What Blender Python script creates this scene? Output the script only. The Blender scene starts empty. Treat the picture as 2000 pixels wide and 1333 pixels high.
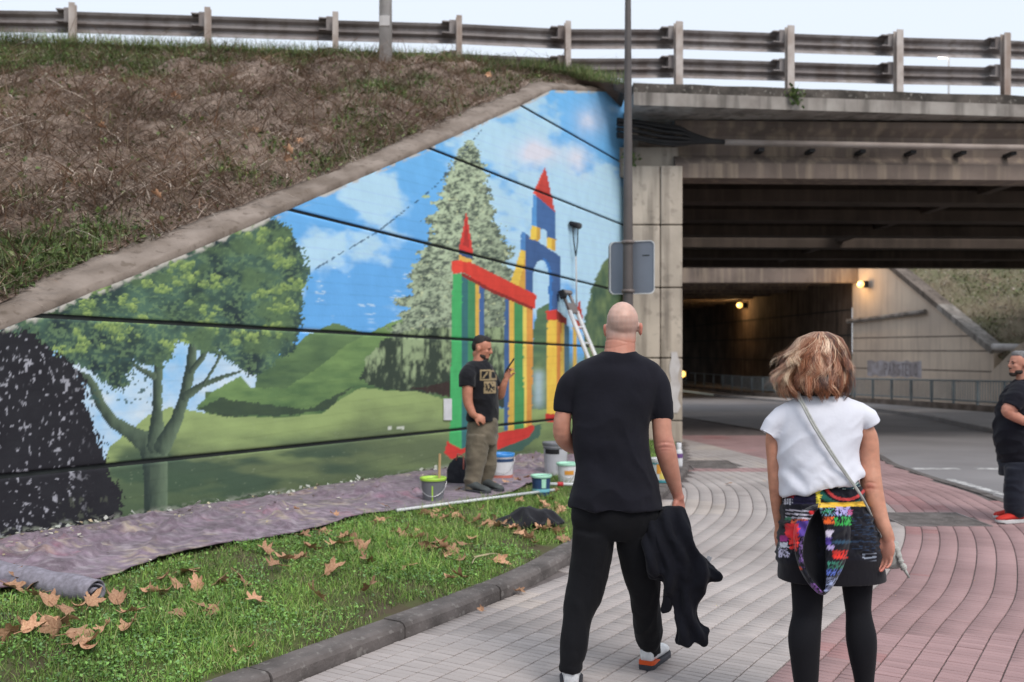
import bpy, bmesh, math, random
import numpy as np
from mathutils import Vector, Matrix, noise as mnoise

# ---------------------------------------------------------------- camera, sky, sun, exposure
SC = bpy.context.scene
COL = SC.collection
F, HZ, CH = 1944.0, 685.0, 1.6            # focal length in photo pixels, horizon row, eye height
cam = bpy.data.cameras.new('camera')
cam.sensor_width = 36.0; cam.lens = 36.0 * F / 2000.0
cam.shift_y = (HZ - 666.5) / 2000.0
cam.clip_start = 0.05; cam.clip_end = 3000
cam.dof.use_dof = True; cam.dof.focus_distance = 4.6; cam.dof.aperture_fstop = 2.8
co = bpy.data.objects.new('camera', cam); COL.objects.link(co)
co.location = (0, 0, CH); co.rotation_euler = (math.pi / 2, 0, 0)
SC.camera = co

W = bpy.data.worlds.new('World'); SC.world = W; W.use_nodes = True
nt = W.node_tree; nt.nodes.clear()
SUN_EL, SUN_ROT = math.radians(48), math.radians(150)
sky = nt.nodes.new('ShaderNodeTexSky'); sky.sky_type = 'NISHITA'; sky.sun_disc = False
sky.sun_elevation = SUN_EL; sky.sun_rotation = SUN_ROT; sky.dust_density = 4.0; sky.air_density = 1.0
b1 = nt.nodes.new('ShaderNodeBackground'); b1.inputs['Strength'].default_value = 0.10
b2 = nt.nodes.new('ShaderNodeBackground'); b2.inputs['Color'].default_value = (0.84, 0.91, 1.0, 1); b2.inputs['Strength'].default_value = 0.92
mx = nt.nodes.new('ShaderNodeMixShader'); mx.inputs[0].default_value = 0.82   # high thin overcast over the clear sky
ow = nt.nodes.new('ShaderNodeOutputWorld')
nt.links.new(sky.outputs[0], b1.inputs[0]); nt.links.new(b1.outputs[0], mx.inputs[1])
nt.links.new(b2.outputs[0], mx.inputs[2]); nt.links.new(mx.outputs[0], ow.inputs[0])

sl = bpy.data.lights.new('sun', 'SUN'); sl.energy = 1.5; sl.angle = math.radians(22); sl.color = (1.0, 0.95, 0.9)
so = bpy.data.objects.new('sun', sl); COL.objects.link(so)
sd = Vector((math.sin(SUN_ROT) * math.cos(SUN_EL), math.cos(SUN_ROT) * math.cos(SUN_EL), math.sin(SUN_EL)))
so.rotation_euler = sd.to_track_quat('Z', 'Y').to_euler(); so.location = (0, -5, 12)

SC.view_settings.view_transform = 'Standard'; SC.view_settings.look = 'None'
SC.view_settings.exposure = 0.36; SC.view_settings.gamma = 1.0
try:
    SC.view_settings.use_curve_mapping = False
except Exception:
    pass
SC.render.engine = 'CYCLES'
SC.cycles.use_denoising = True
SC.cycles.max_bounces = 6

# ---------------------------------------------------------------- helpers
rng = np.random.default_rng(7); random.seed(7)

def gz(Y):                                # height of the road level: it dips towards the underpass
    Y = np.minimum(np.maximum(Y, 11.0), 55.0)
    return -0.02 * (Y - 11.0)

def P(px, py, Y):                         # photo pixel at a given depth
    return Vector(((px - 1000.0) / F * Y, Y, CH - (py - HZ) / F * Y))

def G(px, py, z=0.0):                     # photo pixel on a horizontal plane
    Y = (CH - z) * F / (py - HZ)
    return Vector(((px - 1000.0) / F * Y, Y, z))

def lin(c):
    c = np.asarray(c, float) / 255.0
    return np.where(c <= 0.04045, c / 12.92, ((c + 0.055) / 1.055) ** 2.4)

def smoothstep(a, b, x):
    t = np.clip((x - a) / (b - a), 0, 1); return t * t * (3 - 2 * t)

def vnoise(x, y, seed=0):
    xi = np.floor(x).astype(np.int64); yi = np.floor(y).astype(np.int64)
    fx = x - xi; fy = y - yi; fx = fx * fx * (3 - 2 * fx); fy = fy * fy * (3 - 2 * fy)
    def h(a, b):
        n = (a * 374761393 + b * 668265263 + seed * 974634777) & 0x7fffffff
        n = ((n ^ (n >> 13)) * 1274126177) & 0x7fffffff
        return ((n ^ (n >> 16)) & 0xffff) / 65535.0
    return (h(xi, yi) * (1 - fx) + h(xi + 1, yi) * fx) * (1 - fy) + (h(xi, yi + 1) * (1 - fx) + h(xi + 1, yi + 1) * fx) * fy

def fbm(x, y, seed=0, o=4):
    r = 0; a = 0.5; s = 0
    for i in range(o):
        r = r + a * vnoise(x * 2 ** i + 17.3 * i, y * 2 ** i + 9.1 * i, seed + i); s += a; a *= 0.5
    return r / s

def tag(o, label=None, cat=None, group=None, kind=None):
    if label: o['label'] = label
    if cat: o['category'] = cat
    if group: o['group'] = group
    if kind: o['kind'] = kind
    return o

def link(name, data, parent=None):
    o = bpy.data.objects.new(name, data); COL.objects.link(o)
    if parent is not None:
        o.parent = parent
        o.matrix_parent_inverse = Matrix.Translation(-Vector(parent.location)) if not any(parent.rotation_euler) else parent.matrix_basis.inverted()
    return o

def empty(name, loc=(0, 0, 0)):
    o = bpy.data.objects.new(name, None); COL.objects.link(o); o.location = loc; o.empty_display_size = 0.1
    return o

def new_mesh(name, V, Fs, cols=None, smooth=False):
    me = bpy.data.meshes.new(name)
    V = np.asarray(V, dtype=np.float32).reshape(-1, 3)
    if isinstance(Fs, np.ndarray):
        n, k = Fs.shape
        me.vertices.add(len(V)); me.vertices.foreach_set('co', V.ravel())
        me.loops.add(n * k); me.loops.foreach_set('vertex_index', Fs.astype(np.int32).ravel())
        me.polygons.add(n); me.polygons.foreach_set('loop_start', np.arange(0, n * k, k, dtype=np.int32))
        me.update(calc_edges=True); me.validate()
    else:
        me.from_pydata(V.tolist(), [], Fs); me.update()
    if cols is not None:
        set_cols(me, cols)
    if smooth:
        me.polygons.foreach_set('use_smooth', np.ones(len(me.polygons), dtype=bool))
    return me

def set_cols(me, cols):
    c = np.ones((len(me.vertices), 4), dtype=np.float32); c[:, :3] = cols
    a = me.color_attributes.new('Col', 'FLOAT_COLOR', 'POINT'); a.data.foreach_set('color', c.ravel())

def obj(name, V, Fs, mat, parent=None, cols=None, smooth=False):
    me = new_mesh(name, V, Fs, cols, smooth); me.materials.append(mat)
    return link(name, me, parent)

def grid_faces(nu, nv, close_u=False):
    a = np.arange(nu * nv).reshape(nu, nv)
    if close_u: a = np.vstack([a, a[:1]])
    return np.stack([a[:-1, :-1].ravel(), a[1:, :-1].ravel(), a[1:, 1:].ravel(), a[:-1, 1:].ravel()], 1)

BOXF = [(0, 3, 2, 1), (4, 5, 6, 7), (0, 1, 5, 4), (1, 2, 6, 5), (2, 3, 7, 6), (3, 0, 4, 7)]
def box(c, s, ax=None):
    """8 corners of a box; c centre, s full size, ax 3x3 columns"""
    x, y, z = [q / 2 for q in s]
    L = np.array([(-x, -y, -z), (x, -y, -z), (x, y, -z), (-x, y, -z), (-x, -y, z), (x, -y, z), (x, y, z), (-x, y, z)])
    if ax is not None: L = L @ np.asarray(ax).T
    return L + np.asarray(c), [tuple(f) for f in BOXF]

class MB:
    def __init__(self): self.V = []; self.F = []; self.C = []
    def add(self, V, Fs, col=None):
        o = len(self.V); V = [tuple(v) for v in V]
        self.V += V; self.F += [tuple(int(i) + o for i in f) for f in Fs]
        self.C += [col if col is not None else (1, 1, 1)] * len(V)
        return self
    def box(self, c, s, ax=None, col=None): return self.add(*box(c, s, ax), col=col)
    def tube(self, pts, r, n=10, cap=True, col=None): return self.add(*tube(pts, r, n, cap), col=col)
    def build(self, name, mat, parent=None, smooth=False, bevel=0, cols=False):
        o = obj(name, self.V, self.F, mat, parent, np.array(self.C) if cols else None, smooth)
        if bevel:
            m = o.modifiers.new('bevel', 'BEVEL'); m.width = bevel; m.segments = 2; m.limit_method = 'ANGLE'
        return o

def frames(pts):
    pts = [Vector(p) for p in pts]; T = []
    for i in range(len(pts)):
        a = pts[max(i - 1, 0)]; b = pts[min(i + 1, len(pts) - 1)]
        T.append((b - a).normalized())
    up = Vector((0, 0, 1)) if abs(T[0].z) < 0.9 else Vector((0, 1, 0))
    N = []; prev = None
    for t in T:
        n = (up - t * up.dot(t)) if prev is None else (prev - t * prev.dot(t))
        n = n.normalized(); N.append(n); prev = n
    return pts, T, N

def tube(pts, r, n=10, cap=True):
    """r: number, list of numbers or list of (r_normal, r_binormal)"""
    pts, T, N = frames(pts); V = []; Fs = []
    for i, p in enumerate(pts):
        ri = r[i] if isinstance(r, (list, tuple)) else r
        ra, rb = ri if isinstance(ri, (list, tuple)) else (ri, ri)
        B = T[i].cross(N[i])
        for k in range(n):
            a = 2 * math.pi * k / n
            V.append(p + N[i] * (ra * math.cos(a)) + B * (rb * math.sin(a)))
    for i in range(len(pts) - 1):
        for k in range(n):
            k2 = (k + 1) % n
            Fs.append((i * n + k, i * n + k2, (i + 1) * n + k2, (i + 1) * n + k))
    if cap:
        Fs.append(tuple(range(n - 1, -1, -1))); m = (len(pts) - 1) * n; Fs.append(tuple(m + k for k in range(n)))
    return V, Fs

def lathe(prof, n=24, c=(0, 0, 0)):
    V = []; Fs = []
    for (r, z) in prof:
        for k in range(n):
            a = 2 * math.pi * k / n; V.append((c[0] + r * math.cos(a), c[1] + r * math.sin(a), c[2] + z))
    for i in range(len(prof) - 1):
        for k in range(n):
            k2 = (k + 1) % n; Fs.append((i * n + k, i * n + k2, (i + 1) * n + k2, (i + 1) * n + k))
    return V, Fs

def catmull(pts, n=16):
    pts = [np.array(p, float) for p in pts]
    q = [2 * pts[0] - pts[1]] + pts + [2 * pts[-1] - pts[-2]]; out = []
    for i in range(1, len(q) - 2):
        for k in range(n):
            t = k / n
            out.append(0.5 * (2 * q[i] + (q[i + 1] - q[i - 1]) * t + (2 * q[i - 1] - 5 * q[i] + 4 * q[i + 1] - q[i + 2]) * t * t + (3 * q[i] - q[i - 1] - 3 * q[i + 1] + q[i + 2]) * t ** 3))
    out.append(pts[-1]); return np.array(out)

class Curve:
    def __init__(self, pts, n=40):
        self.p = catmull(pts, n); d = np.linalg.norm(np.diff(self.p, axis=0), axis=1)
        self.s = np.concatenate([[0], np.cumsum(d)]); self.L = self.s[-1]
    def at(self, s):
        return np.stack([np.interp(s, self.s, self.p[:, i]) for i in range(self.p.shape[1])], -1)
    def tan(self, s):
        a = self.at(np.minimum(np.asarray(s) + 0.25, self.L)) - self.at(np.maximum(np.asarray(s) - 0.25, 0))
        return a / np.linalg.norm(a, axis=-1, keepdims=True)
    def xat(self, y):
        return np.interp(y, self.p[:, 1], self.p[:, 0])

# ---------------------------------------------------------------- materials
def mat(name, base, base2=None, rough=0.8, scale=6.0, bump=0.15, bscale=60.0, attr=False, spec=0.3, streak=0, streak_col=(0.06, 0.05, 0.045), metal=0.0, rand=0.0, detail=6, spots=0, spot_col=(0.05, 0.05, 0.05), emit=None, stretch=None, bdist=0.01, gain=(0.35, 0.65), sheen=0.0):
    m = bpy.data.materials.new(name); m.use_nodes = True; t = m.node_tree; N = t.nodes; L = t.links
    bs = N['Principled BSDF']; bs.inputs['Roughness'].default_value = rough
    bs.inputs['Specular IOR Level'].default_value = spec; bs.inputs['Metallic'].default_value = metal
    if sheen: bs.inputs['Sheen Weight'].default_value = sheen
    tc = N.new('ShaderNodeTexCoord'); mp = N.new('ShaderNodeMapping'); L.new(tc.outputs['Object'], mp.inputs[0])
    if stretch: mp.inputs['Scale'].default_value = stretch
    n1 = N.new('ShaderNodeTexNoise'); n1.inputs['Scale'].default_value = scale; n1.inputs['Detail'].default_value = detail
    L.new(mp.outputs[0], n1.inputs['Vector'])
    rp = N.new('ShaderNodeMapRange'); rp.inputs[1].default_value = gain[0]; rp.inputs[2].default_value = gain[1]
    L.new(n1.outputs['Fac'], rp.inputs[0])
    mixc = N.new('ShaderNodeMix'); mixc.data_type = 'RGBA'
    L.new(rp.outputs[0], mixc.inputs[0])
    b2_ = base2 if base2 is not None else tuple(c * 0.72 for c in base)
    if attr:
        at = N.new('ShaderNodeAttribute'); at.attribute_name = 'Col'
        k1 = N.new('ShaderNodeMix'); k1.data_type = 'RGBA'; k1.blend_type = 'MULTIPLY'; k1.inputs[0].default_value = 1
        L.new(at.outputs['Color'], k1.inputs[6]); k1.inputs[7].default_value = (*base, 1)
        k2 = N.new('ShaderNodeMix'); k2.data_type = 'RGBA'; k2.blend_type = 'MULTIPLY'; k2.inputs[0].default_value = 1
        L.new(at.outputs['Color'], k2.inputs[6]); k2.inputs[7].default_value = (*b2_, 1)
        L.new(k1.outputs[2], mixc.inputs[6]); L.new(k2.outputs[2], mixc.inputs[7])
    else:
        mixc.inputs[6].default_value = (*base, 1); mixc.inputs[7].default_value = (*b2_, 1)
    out = mixc.outputs[2]
    def layer(fac_out, col, lo, hi, amt):
        nonlocal out
        r2 = N.new('ShaderNodeMapRange'); r2.inputs[1].default_value = lo; r2.inputs[2].default_value = hi; r2.inputs[4].default_value = amt
        L.new(fac_out, r2.inputs[0])
        k = N.new('ShaderNodeMix'); k.data_type = 'RGBA'; L.new(r2.outputs[0], k.inputs[0]); L.new(out, k.inputs[6]); k.inputs[7].default_value = (*col, 1)
        out = k.outputs[2]
    if streak:
        m2 = N.new('ShaderNodeMapping'); m2.inputs['Scale'].default_value = (3.2, 3.2, 0.25); L.new(tc.outputs['Object'], m2.inputs[0])
        n2 = N.new('ShaderNodeTexNoise'); n2.inputs['Scale'].default_value = 1.6; n2.inputs['Detail'].default_value = 5; L.new(m2.outputs[0], n2.inputs['Vector'])
        layer(n2.outputs['Fac'], streak_col, 0.48, 0.68, streak)
    if spots:
        n4 = N.new('ShaderNodeTexNoise'); n4.inputs['Scale'].default_value = scale * 5; n4.inputs['Detail'].default_value = 4; L.new(tc.outputs['Object'], n4.inputs['Vector'])
        layer(n4.outputs['Fac'], spot_col, 0.58, 0.66, spots)
    if rand:
        oi = N.new('ShaderNodeObjectInfo'); hs = N.new('ShaderNodeHueSaturation')
        r3 = N.new('ShaderNodeMapRange'); r3.inputs[3].default_value = 1 - rand; r3.inputs[4].default_value = 1 + rand
        L.new(oi.outputs['Random'], r3.inputs[0]); L.new(r3.outputs[0], hs.inputs['Value']); L.new(out, hs.inputs['Color']); out = hs.outputs[0]
    L.new(out, bs.inputs['Base Color'])
    if bump:
        n3 = N.new('ShaderNodeTexNoise'); n3.inputs['Scale'].default_value = bscale; n3.inputs['Detail'].default_value = 5
        L.new(mp.outputs[0], n3.inputs['Vector'])
        bp = N.new('ShaderNodeBump'); bp.inputs['Strength'].default_value = bump; bp.inputs['Distance'].default_value = bdist
        L.new(n3.outputs['Fac'], bp.inputs['Height']); L.new(bp.outputs[0], bs.inputs['Normal'])
    if emit:
        bs.inputs['Emission Color'].default_value = (*emit[0], 1); bs.inputs['Emission Strength'].default_value = emit[1]
    return m

M = {}
M['concrete'] = mat('weathered_concrete', (0.52, 0.445, 0.365), (0.37, 0.315, 0.26), rough=0.9, scale=1.3, bump=0.3, bscale=25, streak=0.7, streak_col=(0.13, 0.108, 0.088), spots=0.3, spot_col=(0.12, 0.10, 0.085))
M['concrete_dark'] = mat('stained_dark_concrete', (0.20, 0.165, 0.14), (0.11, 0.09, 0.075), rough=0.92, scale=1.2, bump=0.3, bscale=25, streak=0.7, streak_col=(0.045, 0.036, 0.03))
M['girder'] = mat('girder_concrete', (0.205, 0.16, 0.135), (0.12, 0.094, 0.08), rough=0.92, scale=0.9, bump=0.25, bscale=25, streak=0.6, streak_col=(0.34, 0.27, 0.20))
M['fascia'] = mat('pale_fascia_concrete', (0.36, 0.33, 0.30), (0.22, 0.195, 0.175), rough=0.9, scale=2.0, bump=0.3, bscale=30, streak=0.75, streak_col=(0.10, 0.09, 0.08))
M['fascia_top'] = mat('mossy_edge_concrete', (0.12, 0.103, 0.09), (0.045, 0.04, 0.035), rough=0.95, scale=3.0, bump=0.6, bscale=20, spots=0.6, spot_col=(0.28, 0.26, 0.23))
M['groove'] = mat('wall_joint_concrete', (0.035, 0.04, 0.04), rough=0.95)  # near-black, so the shade inside the wall joints is in the colour
M['coping'] = mat('coping_concrete', (0.29, 0.24, 0.205), (0.17, 0.135, 0.11), rough=0.95, scale=2.5, bump=0.6, bscale=30, spots=0.5, spot_col=(0.10, 0.075, 0.055))
M['asphalt'] = mat('asphalt', (0.27, 0.255, 0.258), (0.215, 0.203, 0.206), rough=0.75, scale=0.6, bump=0.3, bscale=160, bdist=0.004, spec=0.4)
M['far_pave'] = mat('pale_pavement', (0.50, 0.47, 0.46), (0.40, 0.37, 0.365), rough=0.85, scale=1.2, bump=0.2)
M['mortar'] = mat('paving_mortar', (0.17, 0.145, 0.14), (0.11, 0.094, 0.09), rough=0.95, scale=5)
M['tile_grey'] = mat('grey_paving_tile', (0.43, 0.385, 0.367), (0.34, 0.302, 0.29), rough=0.8, scale=1.1, bump=0.2, bscale=220, bdist=0.002, rand=0.07, spots=0.2, spot_col=(0.26, 0.23, 0.215))
M['tile_red'] = mat('red_paving_tile', (0.40, 0.255, 0.25), (0.315, 0.205, 0.205), rough=0.8, scale=1.1, bump=0.2, bscale=220, bdist=0.002, rand=0.09, spots=0.25, spot_col=(0.38, 0.185, 0.18))
M['tile_mix'] = mat('paving_tile_rows', (1, 1, 1), (0.78, 0.77, 0.77), rough=0.8, scale=1.1, bump=0.2, bscale=220, bdist=0.002, attr=True, spots=0.1, spot_col=(0.26, 0.21, 0.2))
M['kerb'] = mat('kerb_stone', (0.155, 0.135, 0.128), (0.085, 0.074, 0.07), rough=0.9, scale=5, bump=0.5, bscale=60, spots=0.35, spot_col=(0.30, 0.28, 0.26))
M['white_line'] = mat('worn_road_paint', (0.60, 0.59, 0.58), (0.22, 0.21, 0.215), rough=0.7, scale=7, gain=(0.44, 0.56))
M['soil'] = mat('lawn_soil', (0.085, 0.12, 0.03), (0.085, 0.06, 0.042), rough=1.0, scale=3, bump=0.6, bscale=60)
M['bank'] = mat('bank_soil', (0.29, 0.225, 0.185), (0.16, 0.115, 0.09), rough=1.0, scale=2.0, bump=0.8, bscale=40, spots=0.4, spot_col=(0.20, 0.155, 0.12))
M['ground'] = mat('far_ground', (0.11, 0.11, 0.07), (0.08, 0.075, 0.05), rough=1.0, scale=0.05)
M['veg'] = mat('vegetation', (1, 1, 1), (0.7, 0.72, 0.7), rough=0.7, scale=3, bump=0, attr=True, spec=0.25)
M['steel'] = mat('weathered_galvanised_steel', (0.31, 0.285, 0.28), (0.19, 0.165, 0.16), rough=0.6, scale=1.5, bump=0.1, streak=0.45, streak_col=(0.10, 0.065, 0.045), metal=0.35)
M['post'] = mat('rusty_steel_post', (0.50, 0.45, 0.42), (0.36, 0.30, 0.265), rough=0.7, scale=4, bump=0.15, streak=0.5, streak_col=(0.19, 0.11, 0.07), metal=0.1)
M['pole'] = mat('grey_pole_paint', (0.098, 0.084, 0.08), (0.075, 0.063, 0.06), rough=0.5, scale=3, bump=0.05, spec=0.5)
M['pale_pole'] = mat('pale_concrete_pole', (0.58, 0.56, 0.55), (0.46, 0.44, 0.435), rough=0.8, scale=3, streak=0.3)
M['rail_grey'] = mat('railing_paint', (0.30, 0.35, 0.37), (0.22, 0.26, 0.28), rough=0.6, scale=3, bump=0.05)
M['black'] = mat('black_plastic', (0.02, 0.02, 0.022), rough=0.6, bump=0.1)
M['cable'] = mat('cable_rubber', (0.022, 0.021, 0.022), rough=0.7, bump=0.1)
# ---------------------------------------------------------------- ground, road, pavement
def structure(o, label):
    return tag(o, label, kind='structure')

structure(obj('ground', [(-900, -300, -3), (900, -300, -3), (900, 1500, -3), (-900, 1500, -3)], [(0, 1, 2, 3)], M['ground']), 'open ground reaching away beyond the road')

LK = Curve([(-3.2, 1.0), (-2.0, 3.2), (-1.0, 4.86), (-0.12, 6.28), (0.46, 7.5), (1.4, 10.0), (2.12, 12.4), (2.5, 14.1), (3.02, 17.6), (3.06, 18.2)])      # lawn kerb, pavement side
NK = Curve([(5.6, -3), (5.3, 4), (5.22, 8), (5.3, 10.7), (5.62, 14.3), (6.1, 16.8), (6.0, 20), (5.75, 23.5), (5.04, 29.4), (3.2, 45), (0.4, 66), (-8, 95)])  # pavement kerb, road side
FK = Curve([(10.0, -3), (10.2, 8), (10.6, 16), (11.3, 23), (12.6, 30), (13.2, 36), (13.0, 42), (12.0, 52), (10.0, 66), (3, 95)])                         # far kerb
RL = Curve([(16.6, 16), (16.3, 28), (15.9, 33.9), (15.2, 42), (13.5, 52), (11.4, 66), (5, 92)])                                                              # railing line

ys = np.concatenate([np.arange(-3, 40, 0.5), np.arange(40, 95, 2.0)])
def strip(name, cl, cr, zoff, m, label, nx=6, ylim=None):
    yy = ys if ylim is None else ys[(ys >= ylim[0]) & (ys <= ylim[1])]
    V = []
    for y in yy:
        a, b = cl(y), cr(y)
        for k in range(nx + 1): V.append((a + (b - a) * k / nx, y, float(gz(y)) + zoff))
    o = obj(name, V, grid_faces(len(yy), nx + 1)[:, ::-1].copy(), m)
    return structure(o, label)

road = strip('road', lambda y: NK.xat(y) - 0.05, lambda y: FK.xat(y) + 0.05, -0.11, M['asphalt'], 'dark grey asphalt road curving into the underpass')
pave = strip('pavement', lambda y: -4.2 if y < 18.6 else 3.0 if y < 38 else -9.0, lambda y: NK.xat(y), 0.0, M['mortar'], 'footpath of grey and red ribbed tiles beside the lawn')
farp = strip('far_pavement', lambda y: FK.xat(y), lambda y: RL.xat(y) + 6.5, 0.0, M['far_pave'], 'pale far footway behind the road, in front of the railing')

def kerb_run(curve, s0, s1, w, h, base, side, name, parent, m, z_extra=0.0, length=1.0):
    """separate kerb stones along a curve; side = +1 puts the stone on the right of the curve"""
    n = max(1, int((s1 - s0) / length)); st = (s1 - s0) / n
    for i in range(n):
        a, b = s0 + i * st + 0.006, s0 + (i + 1) * st - 0.006
        V = []
        jz = rng.normal(0, 0.004); jo = rng.normal(0, 0.004)
        for s in np.linspace(a, b, 5):
            p = curve.at(s); t = curve.tan(s); nrm = np.array([t[1], -t[0]]) * side
            z = float(gz(p[1])) + z_extra + jz
            prof = [(0, base), (0, h - 0.03), (0.012, h - 0.01), (0.035, h), (w, h), (w, base)]
            for (o, zz) in prof: V.append((p[0] + nrm[0] * (o + jo), p[1] + nrm[1] * (o + jo), z + zz))
        k = 6; Fs = []
        for r in range(4):
            for q in range(k):
                q2 = (q + 1) % k; Fs.append((r * k + q, r * k + q2, (r + 1) * k + q2, (r + 1) * k + q))
        Fs += [tuple(range(k - 1, -1, -1)), tuple(4 * k + q for q in range(k))]
        if side > 0: Fs = [tuple(reversed(f)) for f in Fs]
        obj('kerb_stone', V, Fs, m, parent)

ke = structure(empty('lawn_kerb', (0, 0, 0)), 'dark rounded kerb stones edging the lawn')
kerb_run(LK, 0.2, LK.L - 0.3, 0.155, 0.095, -0.05, -1, 'kerb_stone', ke, M['kerb'])
ke2 = structure(empty('road_kerb', (0, 0, 0)), 'low kerb between red tiles and the asphalt')
kerb_run(NK, 3, 45, 0.14, 0.014, -0.13, -1, 'kerb_stone', ke2, M['kerb'])
ke3 = structure(empty('far_road_kerb', (0, 0, 0)), 'kerb on the far side of the road')
kerb_run(FK, 12, 60, 0.15, 0.014, -0.13, 1, 'kerb_stone', ke3, M['far_pave'], length=1.5)

# ribbed paving tiles in curved rows
RB = Curve([(-0.6, 1.5), (0.45, 3.5), (1.26, 4.85), (1.95, 5.95), (2.68, 7.1), (3.55, 9.0), (4.0, 10.9), (4.1, 12.4), (4.02, 14.0), (3.86, 16.0), (3.6, 18.6), (3.1, 22), (2.4, 26)])
SW, RW = 0.137, 0.0505
ss = np.arange(0.6, RB.L - 0.3, RW)
cand = []
for k in range(-40, 30):
    u0 = k * SW; u = u0 + SW / 2
    p = RB.at(ss); t = RB.tan(ss)
    q = p + np.stack([t[:, 1], -t[:, 0]], 1) * u
    okm = (q[:, 0] > np.interp(q[:, 1], LK.p[:, 1], LK.p[:, 0]) + 0.05) & (q[:, 0] < NK.xat(q[:, 1]) - 0.17) & (q[:, 1] < 21) & (q[:, 1] > 3.6)
    okm &= ~((q[:, 1] > 18.1) & (q[:, 0] < 3.25))
    for i in np.nonzero(okm)[0]:
        cand.append((q[i, 0], q[i, 1], t[i, 0], t[i, 1], k, i))
cand = np.array(cand)
# curvature makes offset rows tighter or wider: scale the bar to the local spacing
px_ = 1000 + F * cand[:, 0] / cand[:, 1]; py_ = HZ + F * CH / cand[:, 1]
manhole = [((2.55, 13.9), (3.25, 15.0)), ((3.55, 9.0), (4.35, 9.75))]
red = (cand[:, 4] >= 0)
band = np.abs(cand[:, 1] - 13.75 + 0.1 * (cand[:, 0] - 3)) < 0.27
red = red | (band & (cand[:, 4] < 0))
keep = np.ones(len(cand), bool)
for (a, b) in manhole:
    keep &= ~((cand[:, 0] > a[0]) & (cand[:, 0] < b[0]) & (cand[:, 1] > a[1]) & (cand[:, 1] < b[1]))
infr = (px_ > 0) & (px_ < 2000) & (py_ < 1345) & keep
# those that a person hides in the picture are not "largest in view"
hid = ((px_ > 1085) & (px_ < 1320) & (py_ < 1320)) | ((px_ > 1520) & (px_ < 1720) & (py_ > 1120))
order = np.argsort(cand[:, 1] + 100 * (~infr) + 50 * hid)
single = set(order[:300].tolist())
def bar_mesh(name, m):
    l, w, h = RW - 0.0055, SW - 0.0075, 0.010
    V = []; 
    for (z, i_) in ((-0.004, 0), (h - 0.003, 0), (h, 0.003)):
        for (sx, sy) in ((-1, -1), (1, -1), (1, 1), (-1, 1)): V.append((sx * (w / 2 - i_), sy * (l / 2 - i_), z))
    Fs = [(0, 1, 5, 4), (1, 2, 6, 5), (2, 3, 7, 6), (3, 0, 4, 7), (4, 5, 9, 8), (5, 6, 10, 9), (6, 7, 11, 10), (7, 4, 8, 11), (8, 9, 10, 11)]
    me = new_mesh(name, V, Fs); me.materials.append(m); return me, np.array(V), Fs
mg, BV, BF = bar_mesh('grey_tile', M['tile_grey']); mr, _, _ = bar_mesh('red_tile', M['tile_red'])
loc_k = np.ones(len(cand))
Tn = RB.tan(ss); curv = np.gradient(np.unwrap(np.arctan2(Tn[:, 0], Tn[:, 1])), ss)
loc_k = 1 - curv[cand[:, 5].astype(int)] * (cand[:, 4] + 0.5) * SW * -1.0 * -1.0
# right side offset u: arc length scale = 1 - u * dtheta/ds (theta measured clockwise from +Y)
loc_k = np.clip(loc_k, 0.6, 1.5)
rest_V = []; rest_F = []; rest_C = []; off = 0
BFn = np.array(BF)
for i in range(len(cand)):
    if not keep[i]: continue
    x, y, tx, ty, k, j = cand[i]
    z = float(gz(y)) + rng.normal(0, 0.0008)
    isr = bool(red[i])
    if i in single:
        o = bpy.data.objects.new('paving_tile', mr if isr else mg); COL.objects.link(o); o.parent = pave
        o.location = (x, y, z); o.rotation_euler = (rng.normal(0, 0.008), rng.normal(0, 0.008), -math.atan2(tx, ty)); o.scale = (1, loc_k[i], 1)
    else:
        V = BV * np.array([1, loc_k[i], 1])
        X = V[:, 0] * ty + V[:, 1] * tx + x; Y = -V[:, 0] * tx + V[:, 1] * ty + y
        rest_V.append(np.stack([X, Y, V[:, 2] + z], 1)); rest_F.append(BFn + off); off += 12
        tilek = int(j // 4) * 131 + int(k) * 17
        rv = 1 + 0.05 * (((tilek * 7919) % 101) / 101 - 0.5) + rng.normal(0, 0.02) + 0.16 * (float(fbm(np.array([x * 0.9]), np.array([y * 0.9]), 55)[0]) - 0.5)
        c = np.array((0.365, 0.236, 0.232)) if isr else np.array((0.41, 0.366, 0.348))
        if isr and vnoise(np.array([x * 1.7]), np.array([y * 1.7]), 5)[0] > 0.80: c = np.array((0.37, 0.205, 0.20))
        if (not isr) and vnoise(np.array([x * 1.1]), np.array([y * 1.1]), 9)[0] > 0.8: c = c * np.array((1.12, 1.1, 1.05))
        sp = float(fbm(np.array([x * 4.3]), np.array([y * 4.3]), 57)[0]); rv *= 1 - 0.10 * float(smoothstep(0.62, 0.70, sp))
        rest_C.append(np.tile(c * rv, (12, 1)))
rest = obj('paving_rows', np.vstack(rest_V), np.vstack(rest_F), M['tile_mix'], pave, np.vstack(rest_C))
rest['kind'] = 'stuff'
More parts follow.
